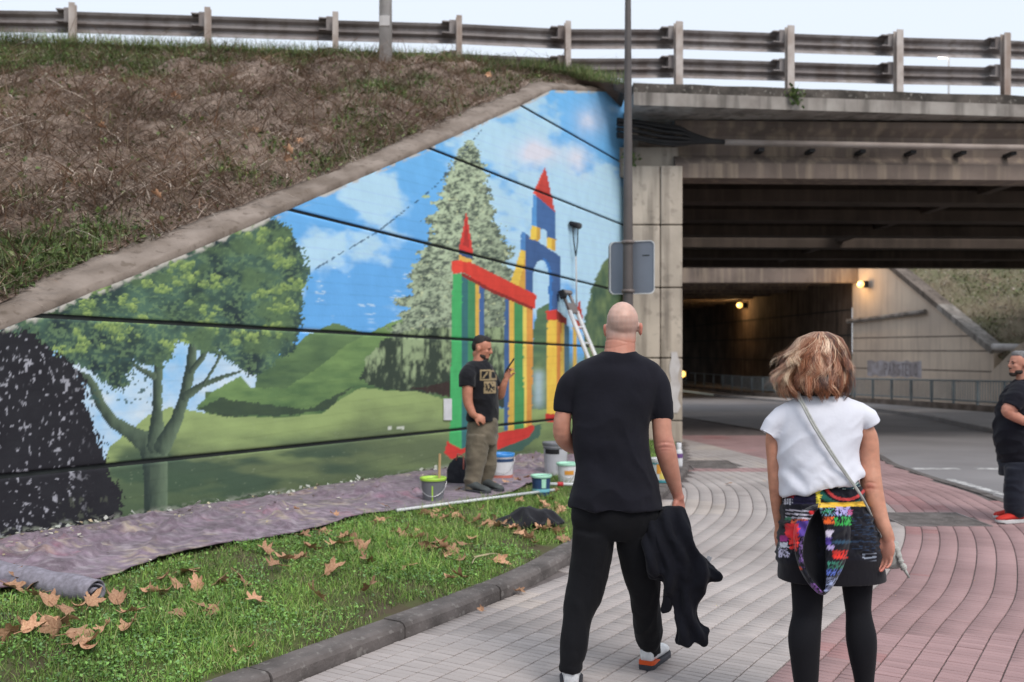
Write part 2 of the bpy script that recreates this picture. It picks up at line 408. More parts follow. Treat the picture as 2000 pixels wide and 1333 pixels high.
for n_, (a, b) in enumerate(manhole):
    cx, cy = (a[0] + b[0]) / 2, (a[1] + b[1]) / 2; z = float(gz(cy))
    mb = MB(); mb.box((cx, cy, z + 0.004), (b[0] - a[0] - 0.05, b[1] - a[1] - 0.05, 0.02))
    root = empty('manhole_cover', (cx, cy, z)); mb.build('cover_plate', M['kerb'], root, bevel=0.004)
    fr = MB(); w_, l_ = b[0] - a[0], b[1] - a[1]
    for (dx, dy, sx, sy) in ((0, l_ / 2 - 0.012, w_, 0.02), (0, -l_ / 2 + 0.012, w_, 0.02), (w_ / 2 - 0.012, 0, 0.02, l_ - 0.05), (-w_ / 2 + 0.012, 0, 0.02, l_ - 0.05)):
        fr.box((cx + dx, cy + dy, z + 0.006), (sx, sy, 0.02))
    fr.build('frame', M['steel'], root)
    tag(root, ['grey access cover set in the pale tiles near the abutment', 'grey access cover set in the red tiles near the road kerb'][n_], 'manhole cover')

# worn road paint
def paint_line(p, q, w, label):
    p = np.array(p, float); q = np.array(q, float); d = (q - p) / np.linalg.norm(q - p); nn = np.array([d[1], -d[0]]) * w / 2
    V = []; N_ = 12
    for i in range(N_ + 1):
        c = p + (q - p) * i / N_; z = float(gz(c[1])) - 0.106
        a = c + nn * (1 + rng.normal(0, 0.06)); b = c - nn * (1 + rng.normal(0, 0.06))
        V += [(a[0], a[1], z), (b[0], b[1], z)]
    Fs = [(2 * i, 2 * i + 1, 2 * i + 3, 2 * i + 2) for i in range(N_)]
    return structure(obj('road_marking', V, Fs, M['white_line']), label)
paint_line((6.05, 15.05), (6.75, 15.05), 0.17, 'short white dash across the road by the kerb')
paint_line((7.0, 15.05), (9.9, 15.05), 0.17, 'long white line across the road')
paint_line((5.98, 13.6), (5.80, 10.4), 0.13, 'worn white edge line running along the road kerb')

# ---------------------------------------------------------------- mural retaining wall
WD = np.array([0.4302, 0.9027]); WP = np.array([0.39, 15.2]); WN = np.array([0.9027, -0.4302])
def Wpt(t, z, out=0.0):
    return np.stack([WP[0] + WD[0] * t + WN[0] * out, WP[1] + WD[1] * t + WN[1] * out, np.broadcast_to(z, np.shape(t))], -1)
def wall_tz(px, py):
    k = (px - 1000.0) / F
    t = (k * WP[1] - WP[0]) / (WD[0] - k * WD[1]); Y = WP[1] + WD[1] * t
    return t, CH - (py - HZ) / F * Y
T_END = wall_tz(1219, 300)[0]
tp = [wall_tz(*q) for q in ((0, 640), (280, 527), (560, 408), (835, 288), (1015, 205), (1078, 174), (1204, 178))]
tx0 = np.array([q[0] for q in tp]); tz0 = np.array([q[1] for q in tp])
sl_ = (tz0[2] - tz0[0]) / (tx0[2] - tx0[0])
tx0 = np.concatenate([[tx0[0] - 4.0], tx0, [T_END + 0.2]]); tz0 = np.concatenate([[tz0[0] - 4.0 * sl_], tz0, [tz0[-1] - 0.05]])
def wtop(t): return np.interp(t, tx0, tz0)
def wbase(t): return np.clip(0.28 - 0.0305 * (t + 9.19), -0.15, 0.42)
def wl(a, b):
    (t1, z1), (t2, z2) = wall_tz(*a), wall_tz(*b); m_ = (z2 - z1) / (t2 - t1)
    return lambda t: z1 + m_ * (t - t1)
LINES = [wl((210, 910), (870, 842)), wl((100, 618), (880, 662)), wl((560, 408), (890, 490)), wl((835, 288), (1218, 440)), wl((1015, 205), (1218, 320))]

mural = empty('mural_wall', tuple(Wpt(-3.0, 0.0)))
tag(mural, 'retaining wall painted with a bright landscape mural of trees and toy castle', 'wall')
# solid concrete wall behind the painted panels
tt = np.concatenate([np.linspace(-13, T_END, 60)])
V = []
for o_ in (-0.022, -0.40):
    for t in tt:
        V.append(Wpt(t, -0.6, o_)); V.append(Wpt(t, wtop(t) - 0.004, o_))
n_ = len(tt); Fs = []
for i in range(n_ - 1):
    a = 2 * i; b = 2 * n_ + 2 * i
    Fs += [(a, a + 2, a + 3, a + 1), (b, b + 1, b + 3, b + 2), (a + 1, a + 3, b + 3, b + 1), (a, b, b + 2, a + 2)]
Fs += [(0, 1, 2 * n_ + 1, 2 * n_), (2 * n_ - 2, 4 * n_ - 2, 4 * n_ - 1, 2 * n_ - 1)]
obj('wall_core', V, Fs, M['groove'], mural)
# ---------------------------------------------------------------- the mural paint (colour of the paint itself, per point of the wall)
def inpoly(x, y, pts):
    r = np.zeros(x.shape, bool); n = len(pts); j = n - 1
    for i in range(n):
        xi, yi = pts[i]; xj, yj = pts[j]
        c = ((yi > y) != (yj > y)) & (x < (xj - xi) * (y - yi) / ((yj - yi) if yj != yi else 1e-9) + xi)
        r ^= c; j = i
    return r

def segdist(x, y, pts, ws):
    """signed distance to a tapering stroke"""
    best = np.full(x.shape, 1e9); side = np.zeros(x.shape)
    for (a, b, w0, w1) in zip(pts[:-1], pts[1:], ws[:-1], ws[1:]):
        dx, dy = b[0] - a[0], b[1] - a[1]; L2 = dx * dx + dy * dy
        h = np.clip(((x - a[0]) * dx + (y - a[1]) * dy) / L2, 0, 1)
        ex, ey = x - a[0] - h * dx, y - a[1] - h * dy
        d = np.hypot(ex, ey) - (w0 + (w1 - w0) * h)
        m_ = d < best; best = np.where(m_, d, best); side = np.where(m_, ex / (w0 + (w1 - w0) * h), side)
    return best, side

def blobs(x, y, cx, cy, r):
    """nearest blob: normalised distance and relative position"""
    d = np.full(x.shape, 9.0); ux = np.zeros(x.shape); uy = np.zeros(x.shape)
    for a, b, c in zip(cx, cy, r):
        m0 = (np.abs(x - a) < c * 1.3) & (np.abs(y - b) < c * 1.3)
        if not m0.any(): continue
        dd = np.hypot((x[m0] - a), (y[m0] - b) * 1.15) / c
        cur = d[m0]; s_ = dd < cur
        idx = np.nonzero(m0)
        d[idx] = np.where(s_, dd, cur)
        ux[idx] = np.where(s_, (x[m0] - a) / c, ux[idx]); uy[idx] = np.where(s_, (y[m0] - b) / c, uy[idx])
    return d, ux, uy

def paint(x, y):
    """x, y: mural design coordinates"""
    C = np.zeros(x.shape + (3,))
    def put(mask, col, a=1.0):
        col = lin(col) if not isinstance(col, np.ndarray) or col.ndim == 1 else col
        aa = (mask * a)[..., None]
        C[:] = C * (1 - aa) + col * aa
    def ramp(c0, c1, f):
        return lin(c0) * (1 - f[..., None]) + lin(c1) * f[..., None]
    jx = (fbm(x / 9, y / 9, 3) - 0.5) * 6 + (fbm(x / 3.2, y / 3.2, 4, 2) - 0.5) * 4; jy = (fbm(x / 9, y / 9, 13) - 0.5) * 6 + (fbm(x / 3.2, y / 3.2, 14, 2) - 0.5) * 4
    # sky
    C[:] = ramp((100, 184, 242), (90, 172, 237), smoothstep(200, 560, y))
    n = fbm(x / 130 - y / 260, y / 95, 21, 5); n2 = fbm(x / 36, y / 30, 31, 4)
    cov = 0.19 * smoothstep(820, 960, x) + 0.13 * np.exp(-((x - 620) / 85) ** 2 - ((y - 505) / 60) ** 2) * 2 + 0.16 * np.exp(-((x - 760) / 80) ** 2 - ((y - 380) / 60) ** 2) * 2
    cl = smoothstep(0.60, 0.74, n * 0.75 + n2 * 0.28 + cov - 0.02)
    put(cl * 0.85, (186, 224, 250))
    pk = np.exp(-((x - 1048) / 42) ** 2 - ((y - 300) / 26) ** 2) + 0.8 * np.exp(-((x - 1130) / 22) ** 2 - ((y - 315) / 28) ** 2) + 0.6 * np.exp(-((x - 1150) / 30) ** 2 - ((y - 235) / 30) ** 2)
    put(np.clip(pk * n2 * 1.6, 0, 0.9), (226, 222, 232))
    st = smoothstep(0.75, 0.8, vnoise(x / 60, y / 1.6, 7)) * smoothstep(0.6, 0.75, vnoise(x / 25, y / 20, 8)) * (y > 520) * (x < 840)
    put(st * 0.6, (205, 230, 248))
    # pale sky seen between the trunks
    put(((x < 520) & (y > 640)) * 1.0, ramp((120, 190, 240), (205, 224, 236), np.clip(fbm(x / 40, y / 30, 41) * 1.4 - 0.1, 0, 1)))
    # far hills
    def hill(pts, c_lo, c_hi, seed, band=None):
        m_ = inpoly(x + jx * 0.6, y + jy * 0.6, pts).astype(float)
        f = np.clip(fbm(x / 35, y / 12, seed) * 0.9 + (band if band is not None else 0), 0, 1)
        put(m_, ramp(c_lo, c_hi, f))
    hill([(500, 760), (500, 728), (560, 690), (600, 655), (655, 630), (700, 648), (760, 672), (760, 780), (500, 780)], (64, 92, 66), (110, 142, 84), 51, smoothstep(740, 640, y) * 0.3 - 0.1)
    put(((x > 400) & (x < 905) & (y > 765)) * 1.0, (84, 112, 70))
    hill([(380, 800), (415, 765), (470, 735), (490, 758), (560, 758), (620, 720), (680, 672), (760, 632), (820, 610), (900, 600), (900, 800), (600, 812), (480, 815)], (70, 104, 66), (126, 160, 88), 52, smoothstep(780, 640, y + (x - 700) * 0.3) * 0.35 - 0.12)
    put(inpoly(x + jx * 2, y + jy, [(385, 800), (430, 778), (520, 790), (600, 800), (650, 775), (690, 755), (640, 800), (560, 812), (440, 814)]) * 0.8, (48, 62, 56))
    # hills on the right
    hill([(1040, 720), (1042, 640), (1050, 605), (1075, 590), (1110, 640), (1110, 760), (1040, 760)], (62, 96, 76), (104, 140, 92), 53)
    m_ = inpoly(x + jx, y + jy, [(1140, 760), (1143, 620), (1156, 560), (1176, 515), (1200, 492), (1230, 480), (1230, 780), (1130, 780)]).astype(float)
    put(m_, ramp((52, 84, 70), (118, 140, 88), np.clip(fbm(x / 9, y / 26, 54) * 1.5 - 0.3, 0, 1)))
    put(((x > 1030) & (x < 1235) & (y > 690)) * smoothstep(680, 730, y), ramp((70, 98, 70), (136, 160, 104), np.clip(fbm(x / 12, y / 18, 55) * 1.4 - 0.2, 0, 1)))
    put(np.exp(-((x - 1052) / 11) ** 2) * smoothstep(715, 735, y) * smoothstep(810, 780, y) * 0.9, (168, 194, 204))
    # conifer
    hw = np.interp(y, [275, 330, 400, 480, 560, 640, 700], [8, 34, 62, 86, 108, 128, 138]); cxx = np.interp(y, [275, 640], [914, 896])
    edge = np.abs(x - cxx) + (fbm(x / 2.6, y / 2.6, 162, 2) - 0.5) * 16 - hw * (0.78 + 0.35 * vnoise(y / 9.0, x * 0 + 3.0 + np.sign(x - cxx), 61)) + (fbm(x / 7, y / 7, 62) - 0.5) * 26
    tr = ((edge < 0) & (y > 274) & (y < 706)).astype(float)
    bn = 0.55 * fbm(x / 10 + y / 30, y / 6.5, 63, 3) + 0.45 * fbm(x / 3.6 + y / 9, y / 3.0, 163, 2); ln = smoothstep(0.30, 0.66, bn) * np.clip(1.05 - 0.0032 * np.maximum(x - 905, 0) - 0.0012 * (y - 300) + 0.1, 0.25, 1)
    put(tr, ramp((76, 90, 78), (186, 204, 166), ln))
    put(tr * smoothstep(0.70, 0.80, fbm(x / 6, y / 6, 64)) * 0.8, (204, 212, 160))
    put(tr * smoothstep(0.62, 0.72, fbm(x / 7, y / 6, 65)) * 0.45, (90, 96, 90))
    # olive shrubs
    sh = inpoly(x + jx * 1.5, y + jy * 1.5, [(705, 740), (715, 700), (745, 668), (790, 648), (850, 640), (1000, 640), (1000, 800), (880, 775), (800, 765), (735, 758)]).astype(float)
    put(sh, ramp((52, 66, 54), (150, 170, 124), smoothstep(0.42, 0.75, fbm(x / 5, y / 12, 66) * 0.7 + 0.35 * np.abs(np.sin(x / 27.0)) * smoothstep(770, 690, y))))
    put(inpoly(x, y + jy, [(800, 760), (880, 745), (880, 778), (850, 768)]) * 0.9, (58, 40, 38))
    # near meadow
    me_ = inpoly(x, y + jy * 0.5, [(205, 900), (215, 872), (250, 845), (290, 812), (330, 796), (380, 803), (440, 815), (560, 815), (630, 808), (665, 780), (705, 758), (760, 763), (820, 766), (900, 790), (1000, 800), (1240, 800), (1240, 1120), (190, 1120)]).astype(float)
    top_ = np.interp(x, [205, 290, 380, 440, 630, 705, 860, 1240], [880, 806, 803, 815, 808, 758, 770, 800])
    g_ = np.clip(smoothstep(0, 120, y - top_) + (fbm(x / 60, y / 16, 67) - 0.5) * 0.7, 0, 1)
    put(me_, ramp((150, 172, 102), (98, 114, 78), g_))
    g2 = smoothstep(0.45, 0.62, fbm(x / 150 + 3.1, y / 40, 68)) * smoothstep(850, 900, y + x * 0.02) * smoothstep(780, 640, x)
    put(me_ * g2 * 0.85, (60, 84, 68))
    put(me_ * smoothstep(905, 940, y) * smoothstep(600, 300, x) * 0.6, (66, 92, 66))
    put(me_ * smoothstep(0.78, 0.82, fbm(x / 8, y / 4, 69)) * 0.3, (150, 165, 130))
    # trunk of the broad tree
    def stroke(pts, ws, light=0.35):
        d, s_ = segdist(x + jx * 0.3, y, pts, ws); m_ = (d < 0).astype(float)
        put(m_, ramp((46, 62, 56), (112, 134, 104), np.clip(0.35 + s_ * 0.5 + (fbm(x / 8, y / 30, 71) - 0.5) * 0.5, 0, 1)))
    stroke([(303, 1045), (304, 960), (303, 905), (300, 870)], [24, 23, 24, 30])
    stroke([(296, 872), (255, 845), (222, 825), (196, 790), (183, 755), (170, 738), (150, 728)], [24, 14, 12, 10, 9, 8, 4])
    stroke([(305, 870), (307, 800), (308, 740), (312, 660)], [18, 10, 9, 8])
    stroke([(300, 735), (275, 722), (255, 708)], [7, 5, 3])
    stroke([(318, 872), (345, 820), (360, 775), (372, 720), (378, 660)], [17, 12, 10, 10, 8])
    stroke([(362, 775), (395, 752), (440, 735), (470, 726)], [9, 6, 4, 2])
    stroke([(374, 725), (395, 700), (410, 670)], [6, 5, 4])
    stroke([(398, 750), (420, 715), (432, 690)], [3, 3, 3])
    # crown
    cr = inpoly(x + jx * 2.4 + (vnoise(x / 3, y / 3, 181) - 0.5) * 12, y + jy * 2.4 + (vnoise(x / 3, y / 3, 182) - 0.5) * 12, [(-900, 1020), (-40, 660), (100, 600), (250, 515), (400, 450), (520, 420), (560, 440), (580, 480), (597, 505), (608, 545), (588, 575), (592, 625), (575, 680), (530, 715), (490, 738), (455, 712), (430, 690), (392, 690), (350, 668), (335, 700), (310, 720), (262, 706), (252, 752), (225, 765), (195, 742), (172, 722), (140, 712), (110, 690), (60, 680), (-40, 700)]).astype(float)
    cn = fbm(x / 38, y / 30, 72, 5)
    put(cr, ramp((36, 54, 58), (78, 112, 92), np.clip(cn * 1.9 - 0.42, 0, 1)))
    put(cr * smoothstep(0.5, 0.66, fbm(x / 6, y / 5, 172, 3)) * 0.6, (112, 144, 96))
    put(cr * smoothstep(0.52, 0.72, fbm(x / 55 + 4, y / 34, 73, 4)) * 0.75, (88, 116, 76))
    r0 = np.random.default_rng(11); clx = [360, 500, 535, 475, 165, 250, 200, 360, 430, 545, 575, 120, 160, 270, 335, 410, 520, 565, 225, 480, 310, 250, 395, 540]; cly = [518, 462, 480, 450, 598, 590, 565, 545, 555, 515, 560, 690, 668, 625, 672, 640, 572, 600, 640, 660, 560, 655, 610, 640]
    bx, by, br, lt = [], [], [], []
    for a, b in zip(clx, cly):
        for q in range(9):
            bx.append(a + r0.normal(0, 15)); by.append(b + r0.normal(0, 7)); br.append(r0.uniform(5, 13))
    d, ux, uy = blobs(x + jx, y + jy, bx, by, br)
    put(cr * (d < 1) * np.clip(1.15 * (0.4 + 0.6 * smoothstep(0.32, 0.55, fbm(x / 7, y / 6, 174))) * smoothstep(1.0, 0.6, d + (fbm(x / 5, y / 5, 175) - 0.5) * 0.9), 0, 1), ramp((80, 112, 70), (172, 198, 98), np.clip(0.42 - uy * 0.5 + (fbm(x / 4, y / 4, 74) - 0.5) * 0.9, 0, 1)))
    put(cr * smoothstep(0.72, 0.80, fbm(x / 7, y / 6, 75)) * 0.6, (40, 56, 54))
    # stray leaves under the crown
    lv = ((vnoise(x / 6, y / 6, 76) > 0.80) & (x > 170) & (x < 300) & (y > 690) & (y < 790)).astype(float); put(lv * 0.9, (56, 88, 84))
    # dark unfinished mass on the left
    bm = inpoly(x + jx * 3 + (vnoise(x / 2.4, y / 7, 177) - 0.5) * 16, y + jy * 3 + (vnoise(x / 7, y / 2.4, 176) - 0.5) * 12, [(-900, 640), (60, 646), (110, 690), (140, 705), (165, 740), (172, 790), (182, 830), (205, 880), (210, 915), (235, 960), (240, 1000), (236, 1040), (200, 1090), (-900, 1500)]).astype(float)
    put(bm, ramp((27, 25, 33), (40, 40, 46), fbm(x / 30, y / 30, 77)))
    put(bm * smoothstep(0.68, 0.78, fbm(x / 6.5, y / 8, 78, 3) + 0.12 * (vnoise(x / 40, y / 40, 178) - 0.5)) * 0.85 * smoothstep(190, 120, x), (176, 176, 186))
    put(bm * smoothstep(930, 990, y) * smoothstep(0.66, 0.76, fbm(x / 9, y / 16, 79)) * smoothstep(80, 150, x) * 0.55, (96, 102, 84))
    # toy castle
    w_ = 0.7; X2 = x + (fbm(x / 6, y / 6, 81) - 0.5) * w_ * 2; Y2 = y + (fbm(x / 6, y / 6, 82) - 0.5) * w_ * 2
    tone = (0.86 + 0.28 * fbm(x / 9, y / 22, 83))[..., None]
    def shape(pts, col):
        m_ = inpoly(X2, Y2, pts)[..., None]; C[:] = np.where(m_, lin(col) * tone, C)
    put(inpoly(X2 + jx, Y2 + jy, [(905, 880), (1040, 832), (1058, 830), (1056, 850), (1020, 880), (960, 892)]) * 0.9, (60, 100, 92))
    shape([(874, 861), (868, 886), (882, 898), (912, 882), (975, 878), (1032, 855), (1044, 838), (1041, 830), (974, 846), (915, 872), (900, 878)], (214, 44, 34))
    shape([(884, 536), (904, 536), (902, 878), (878, 866)], (52, 178, 96))
    shape([(903, 536), (916, 543), (914, 871), (901, 878)], (46, 112, 116)); shape([(915, 543), (928, 550), (927, 862), (913, 872)], (58, 140, 88))
    shape([(928, 551), (937, 555), (936, 858), (927, 862)], (222, 176, 52)); shape([(937, 555), (946, 561), (944, 856), (936, 858)], (62, 102, 160))
    shape([(986, 578), (996, 582), (993, 840), (985, 842)], (60, 100, 152)); shape([(995, 582), (1005, 586), (1004, 840), (993, 841)], (226, 180, 48))
    shape([(1005, 586), (1022, 594), (1023, 837), (1004, 840)], (64, 152, 84)); shape([(1022, 594), (1029, 597), (1030, 834), (1023, 836)], (236, 206, 70)); shape([(1028, 597), (1041, 602), (1039, 831), (1029, 834)], (222, 150, 44))
    shape([(1017, 489), (1027, 490), (1027, 572), (996, 556)], (236, 196, 44)); shape([(1027, 500), (1028, 572), (1012, 562)], (216, 160, 40))
    shape([(1018, 453), (1028, 457), (1027, 490), (1017, 488)], (72, 136, 200))
    a_ = inpoly(X2, Y2, [(1027, 457), (1094, 501), (1094, 566), (1088, 608), (1072, 608), (1072, 575), (1037, 572), (1026, 565)]); hole = (((X2 - 1057) / 15.5) ** 2 + ((Y2 - 545) / 37.0) ** 2 < 1) | ((np.abs(X2 - 1056) < 15.5) & (Y2 > 545))
    C[:] = np.where((a_ & ~hole)[..., None], lin((58, 96, 150)) * tone, C)
    hole2 = (((X2 - 1059) / 19) ** 2 + ((Y2 - 545) / 41.0) ** 2 < 1) | ((np.abs(X2 - 1060) < 18.5) & (Y2 > 545))
    C[:] = np.where((a_ & ~hole & hole2 & (X2 > 1060))[..., None], lin((44, 120, 196)), C)
    shape([(1041, 380), (1050, 385), (1048, 442), (1038, 441)], (76, 150, 214)); shape([(1049, 384), (1084, 412), (1086, 472), (1068, 466), (1067, 452), (1060, 446), (1054, 452), (1054, 450), (1048, 444)], (62, 106, 164))
    shape([(1038, 440), (1056, 446), (1054, 472), (1035, 466)], (240, 200, 40)); shape([(1069, 464), (1086, 468), (1085, 491), (1068, 484)], (240, 200, 40)); shape([(1049, 444), (1056, 446), (1054, 472), (1047, 470)], (214, 164, 36)); shape([(1078, 467), (1086, 469), (1085, 491), (1077, 488)], (216, 166, 36))
    shape([(1065, 326), (1041, 377), (1048, 383), (1060, 350)], (232, 70, 44)); shape([(1065, 326), (1047, 383), (1084, 414)], (204, 58, 46))
    shape([(1066, 608), (1088, 605), (1089, 626), (1069, 627)], (222, 52, 38)); shape([(1088, 606), (1106, 622), (1106, 636), (1088, 626)], (150, 44, 36))
    shape([(1069, 626), (1089, 626), (1087, 811), (1068, 811)], (242, 196, 40)); shape([(1088, 627), (1096, 630), (1095, 810), (1087, 811)], (214, 130, 44)); shape([(1096, 630), (1102, 632), (1101, 808), (1095, 810)], (230, 190, 60)); shape([(1102, 632), (1112, 640), (1111, 806), (1101, 808)], (70, 110, 130))
    shape([(1065, 808), (1086, 810), (1086, 826), (1065, 824)], (206, 40, 36)); shape([(1132, 583), (1126, 606), (1139, 626)], (196, 58, 46)); shape([(1120, 622), (1142, 632), (1142, 646), (1118, 636)], (180, 60, 44)); shape([(1118, 640), (1126, 642), (1128, 720), (1120, 720)], (216, 176, 60))
    shape([(881, 511), (905, 506), (906, 532), (884, 536)], (238, 62, 36)); shape([(905, 506), (1047, 576), (1046, 603), (1040, 602), (958, 566), (905, 532)], (222, 52, 30))
    shape([(900, 531), (958, 564), (1040, 600), (1040, 606), (958, 571), (903, 540)], (150, 36, 28))
    shape([(896, 488), (923, 496), (923, 506), (896, 500)], (44, 74, 120)); shape([(897, 498), (921, 508), (921, 514), (897, 508)], (226, 170, 52)); shape([(911, 412), (896, 489), (924, 497)], (220, 48, 36)); shape([(911, 430), (904, 480), (917, 484)], (178, 42, 34))
    # scuffs: bare concrete along the top edge, scraped spots, painted-over joint
    tW, zW = wall_tz(x, y)
    ed = wtop(tW) - zW
    put(smoothstep(0.05, 0.0, ed - 0.05 * fbm(x / 10, y / 10, 90)) * smoothstep(0.4, 0.55, fbm(x / 14, y / 14, 91)), (196, 190, 180))
    put(smoothstep(0.06, 0.0, zW - wbase(tW) - 0.03) * smoothstep(0.5, 0.6, fbm(x / 12, y / 6, 92)) * 0.8, (150, 156, 140))
    d, _ = segdist(x, y, [(940, 255), (850, 365), (735, 455), (600, 535)], [0.7, 0.7, 0.7, 0.7]); put((d < 0.9) * (vnoise(x / 3, y / 3, 93) > 0.45) * 0.8, (40, 70, 100))
    put((((x - 832) / 8) ** 2 + ((y - 384) / 3) ** 2 < 1) * 0.8, (190, 205, 110))
    sc_ = (np.abs(y - 836 + (x - 780) * 0.03) < 3) & (((x > 776) & (x < 790)) | ((x > 758) & (x < 764)))
    put(sc_ * 0.9, (206, 210, 196))
    # rows of the shuttering boards
    bd = (zW - 0.02 * tW) / 0.115
    C[:] *= (1 - 0.10 * smoothstep(0.12, 0.0, np.abs(bd - np.round(bd))) * (0.3 + vnoise(x / 30, bd, 94)))[..., None]
    lum = (C @ np.array((0.25, 0.6, 0.15)))[..., None]
    return np.clip((C * 0.88 + lum * 0.12) * 1.08 + 0.006, 0.004, 0.92)

M['mural'] = mat('mural_paint', (1, 1, 1), (0.93, 0.93, 0.93), rough=0.75, scale=4, bump=0.25, bscale=30, attr=True, spec=0.25)
NC = 620
pxs = np.concatenate([np.linspace(-620, -150, 60)[:-1], np.linspace(-150, 1218, NC - 59)]); tcol = wall_tz(pxs, 500.0)[0]
tcol[-1] = T_END
bounds = [lambda t: wbase(t) - 0.15] + LINES + [lambda t: wtop(t) + 9]
for b in range(6):
    g = 0.017
    lo = bounds[b](tcol) + (g if b else 0); hi = np.minimum(bounds[b + 1](tcol) - g, wtop(tcol))
    lo = np.maximum(lo, wbase(tcol) - 0.15)
    ok_ = hi > lo + 0.01
    if not ok_.any(): continue
    i0 = np.nonzero(ok_)[0][0]; i1 = np.nonzero(ok_)[0][-1]
    tc_, lo, hi = tcol[i0:i1 + 1], lo[i0:i1 + 1], np.maximum(hi[i0:i1 + 1], lo[i0:i1 + 1] + 0.002)
    nr = 84
    f = np.linspace(0, 1, nr)
    Z = lo[:, None] + (hi - lo)[:, None] * f[None, :]
    T = np.repeat(tc_[:, None], nr, 1)
    bev = np.minimum(np.minimum(f, 1 - f) * (hi - lo)[:, None] / 0.02, 1)
    out = -0.006 * (1 - bev) ** 2 + (fbm(T * 3, Z * 3, 5) - 0.5) * 0.006
    # a turned-in lip at the foot and the head closes the joint
    Tx = np.concatenate([T[:, :1], T, T[:, -1:]], 1); Zx = np.concatenate([Z[:, :1], Z, Z[:, -1:]], 1); Ox = np.concatenate([np.full((len(tc_), 1), -0.026), out, np.full((len(tc_), 1), -0.026)], 1)
    Vp = np.stack([WP[0] + WD[0] * Tx + WN[0] * Ox, WP[1] + WD[1] * Tx + WN[1] * Ox, Zx], -1)
    dx = F * Vp[..., 0] / Vp[..., 1] + 1000; dy = HZ - (Vp[..., 2] - CH) * F / Vp[..., 1]
    C_ = paint(dx, dy); C_[:, 0] *= 0.2; C_[:, -1] *= 0.2  # lip rows darkened: joint shade put into the colour
    obj('wall_panel', Vp.reshape(-1, 3), grid_faces(len(tc_), nr + 2), M['mural'], mural, C_.reshape(-1, 3), smooth=True)
# ---------------------------------------------------------------- coping and planted bank above the wall
def crest(x):
    y = 16.0 + (x + 7.08) * 2.6 / 16.34
    z = np.interp(x, [-20, -0.8, 1.1, 2.3], [6.46, 6.5, 6.36, 6.26])
    return y, z
tt = np.linspace(-13, T_END - 0.05, 420)
rows = []
wcop = 0.33 + 0.12 * (vnoise(tt * 1.3, tt * 0 + 2, 3) - 0.5)
for (o_, dz) in ((0.0, -0.02), (0.012, 0.035), (-0.03, 0.055)):
    rows.append(Wpt(tt, wtop(tt) + dz + (0.05 if dz > 0 else 0.0) * (fbm(tt * 7, tt * 0 + dz * 50, 4) - 0.5), o_ + (0.03 * (fbm(tt * 9, tt * 0 + 7, 14) - 0.5) if dz > 0 else 0)))
for k in range(1, 6):
    o_ = -wcop * k / 5
    rows.append(np.stack([WP[0] + WD[0] * tt + WN[0] * o_, WP[1] + WD[1] * tt + WN[1] * o_, wtop(tt) + 0.055 + 0.30 * (k / 5) ** 1.0 * wcop + 0.07 * (fbm(tt * 6, tt * 0 + k * 0.9, 5) - 0.5)], -1))
rows.append(rows[-1] + np.array((0, 0, -0.25)))
V = np.stack(rows, 1)
cop = obj('wall_coping', V.reshape(-1, 3), grid_faces(len(tt), V.shape[1]), M['coping'], smooth=True)
tag(cop, 'rough sloping concrete coping along the top of the painted wall', 'coping')

NU, NV = 150, 90
tb = np.linspace(-13, T_END - 0.05, NU)
xb = -12.5 + (tb + 13) * (14.6 / (T_END + 13)); yb, zb = crest(xb)
o_ = -(0.16 + 0.24 * fbm(tb * 2.3, tb * 0 + 1, 71, 4))
A = np.stack([WP[0] + WD[0] * tb + WN[0] * o_, WP[1] + WD[1] * tb + WN[1] * o_, wtop(tb) + 0.12], -1)
B = np.stack([xb, yb, zb], -1)
v = np.linspace(0, 1, NV)
prof = v + 0.06 * np.sin(v * math.pi)
S = A[:, None, :] * (1 - v)[None, :, None] + B[:, None, :] * v[None, :, None]
S[..., 2] = A[:, None, 2] * (1 - prof)[None, :] + B[:, None, 2] * prof[None, :]
lump = (fbm(S[..., 0] * 1.1, S[..., 1] * 1.1, 15) - 0.5) * 0.5 + (fbm(S[..., 0] * 3.2, S[..., 1] * 3.2, 16) - 0.5) * 0.32
S[..., 2] += lump * np.minimum(1, np.minimum(v, 1 - v) * 9)[None, :]
back = S[:, -1:, :] + np.array((0, 1.2, -0.12))
S2 = np.concatenate([S, back], 1)
gpat = 0.75 * smoothstep(0.47, 0.72, 0.6 * fbm(S[..., 0] * 0.6 + 5, S[..., 2] * 1.0 + S[..., 1] * 0.25, 17) + 0.4 * fbm(S[..., 0] * 2.3, S[..., 1] * 2.3, 27) + 0.34 * smoothstep(0.45, 0.9, v)[None, :] - 0.055 + 0.22 * np.exp(-((v - 0.03) / 0.05) ** 2)[None, :] * smoothstep(-6, -9, tb)[:, None])
bank = obj('embankment', S2.reshape(-1, 3), grid_faces(NU, NV + 1), M['bank'], smooth=True)
tag(bank, 'steep bank of dead brown weeds rising from the painted wall to the guard rail', kind='structure')

def scatter_on(S, n, weight, seed):
    r = np.random.default_rng(seed); nu, nv, _ = S.shape
    w = np.clip(weight[:-1, :-1], 0, None)
    a = np.linalg.norm(np.cross(S[1:, :-1] - S[:-1, :-1], S[:-1, 1:] - S[:-1, :-1]), axis=-1) * w
    d = np.linalg.norm(S[:-1, :-1], axis=-1); a = a / np.maximum(d, 3) ** 1.3
    p = (a / a.sum()).ravel(); idx = r.choice(len(p), n, p=p); i, j = idx // (nv - 1), idx % (nv - 1)
    fu, fv = r.random(n)[:, None], r.random(n)[:, None]
    return S[i, j] * (1 - fu) * (1 - fv) + S[i + 1, j] * fu * (1 - fv) + S[i, j + 1] * (1 - fu) * fv + S[i + 1, j + 1] * fu * fv, r

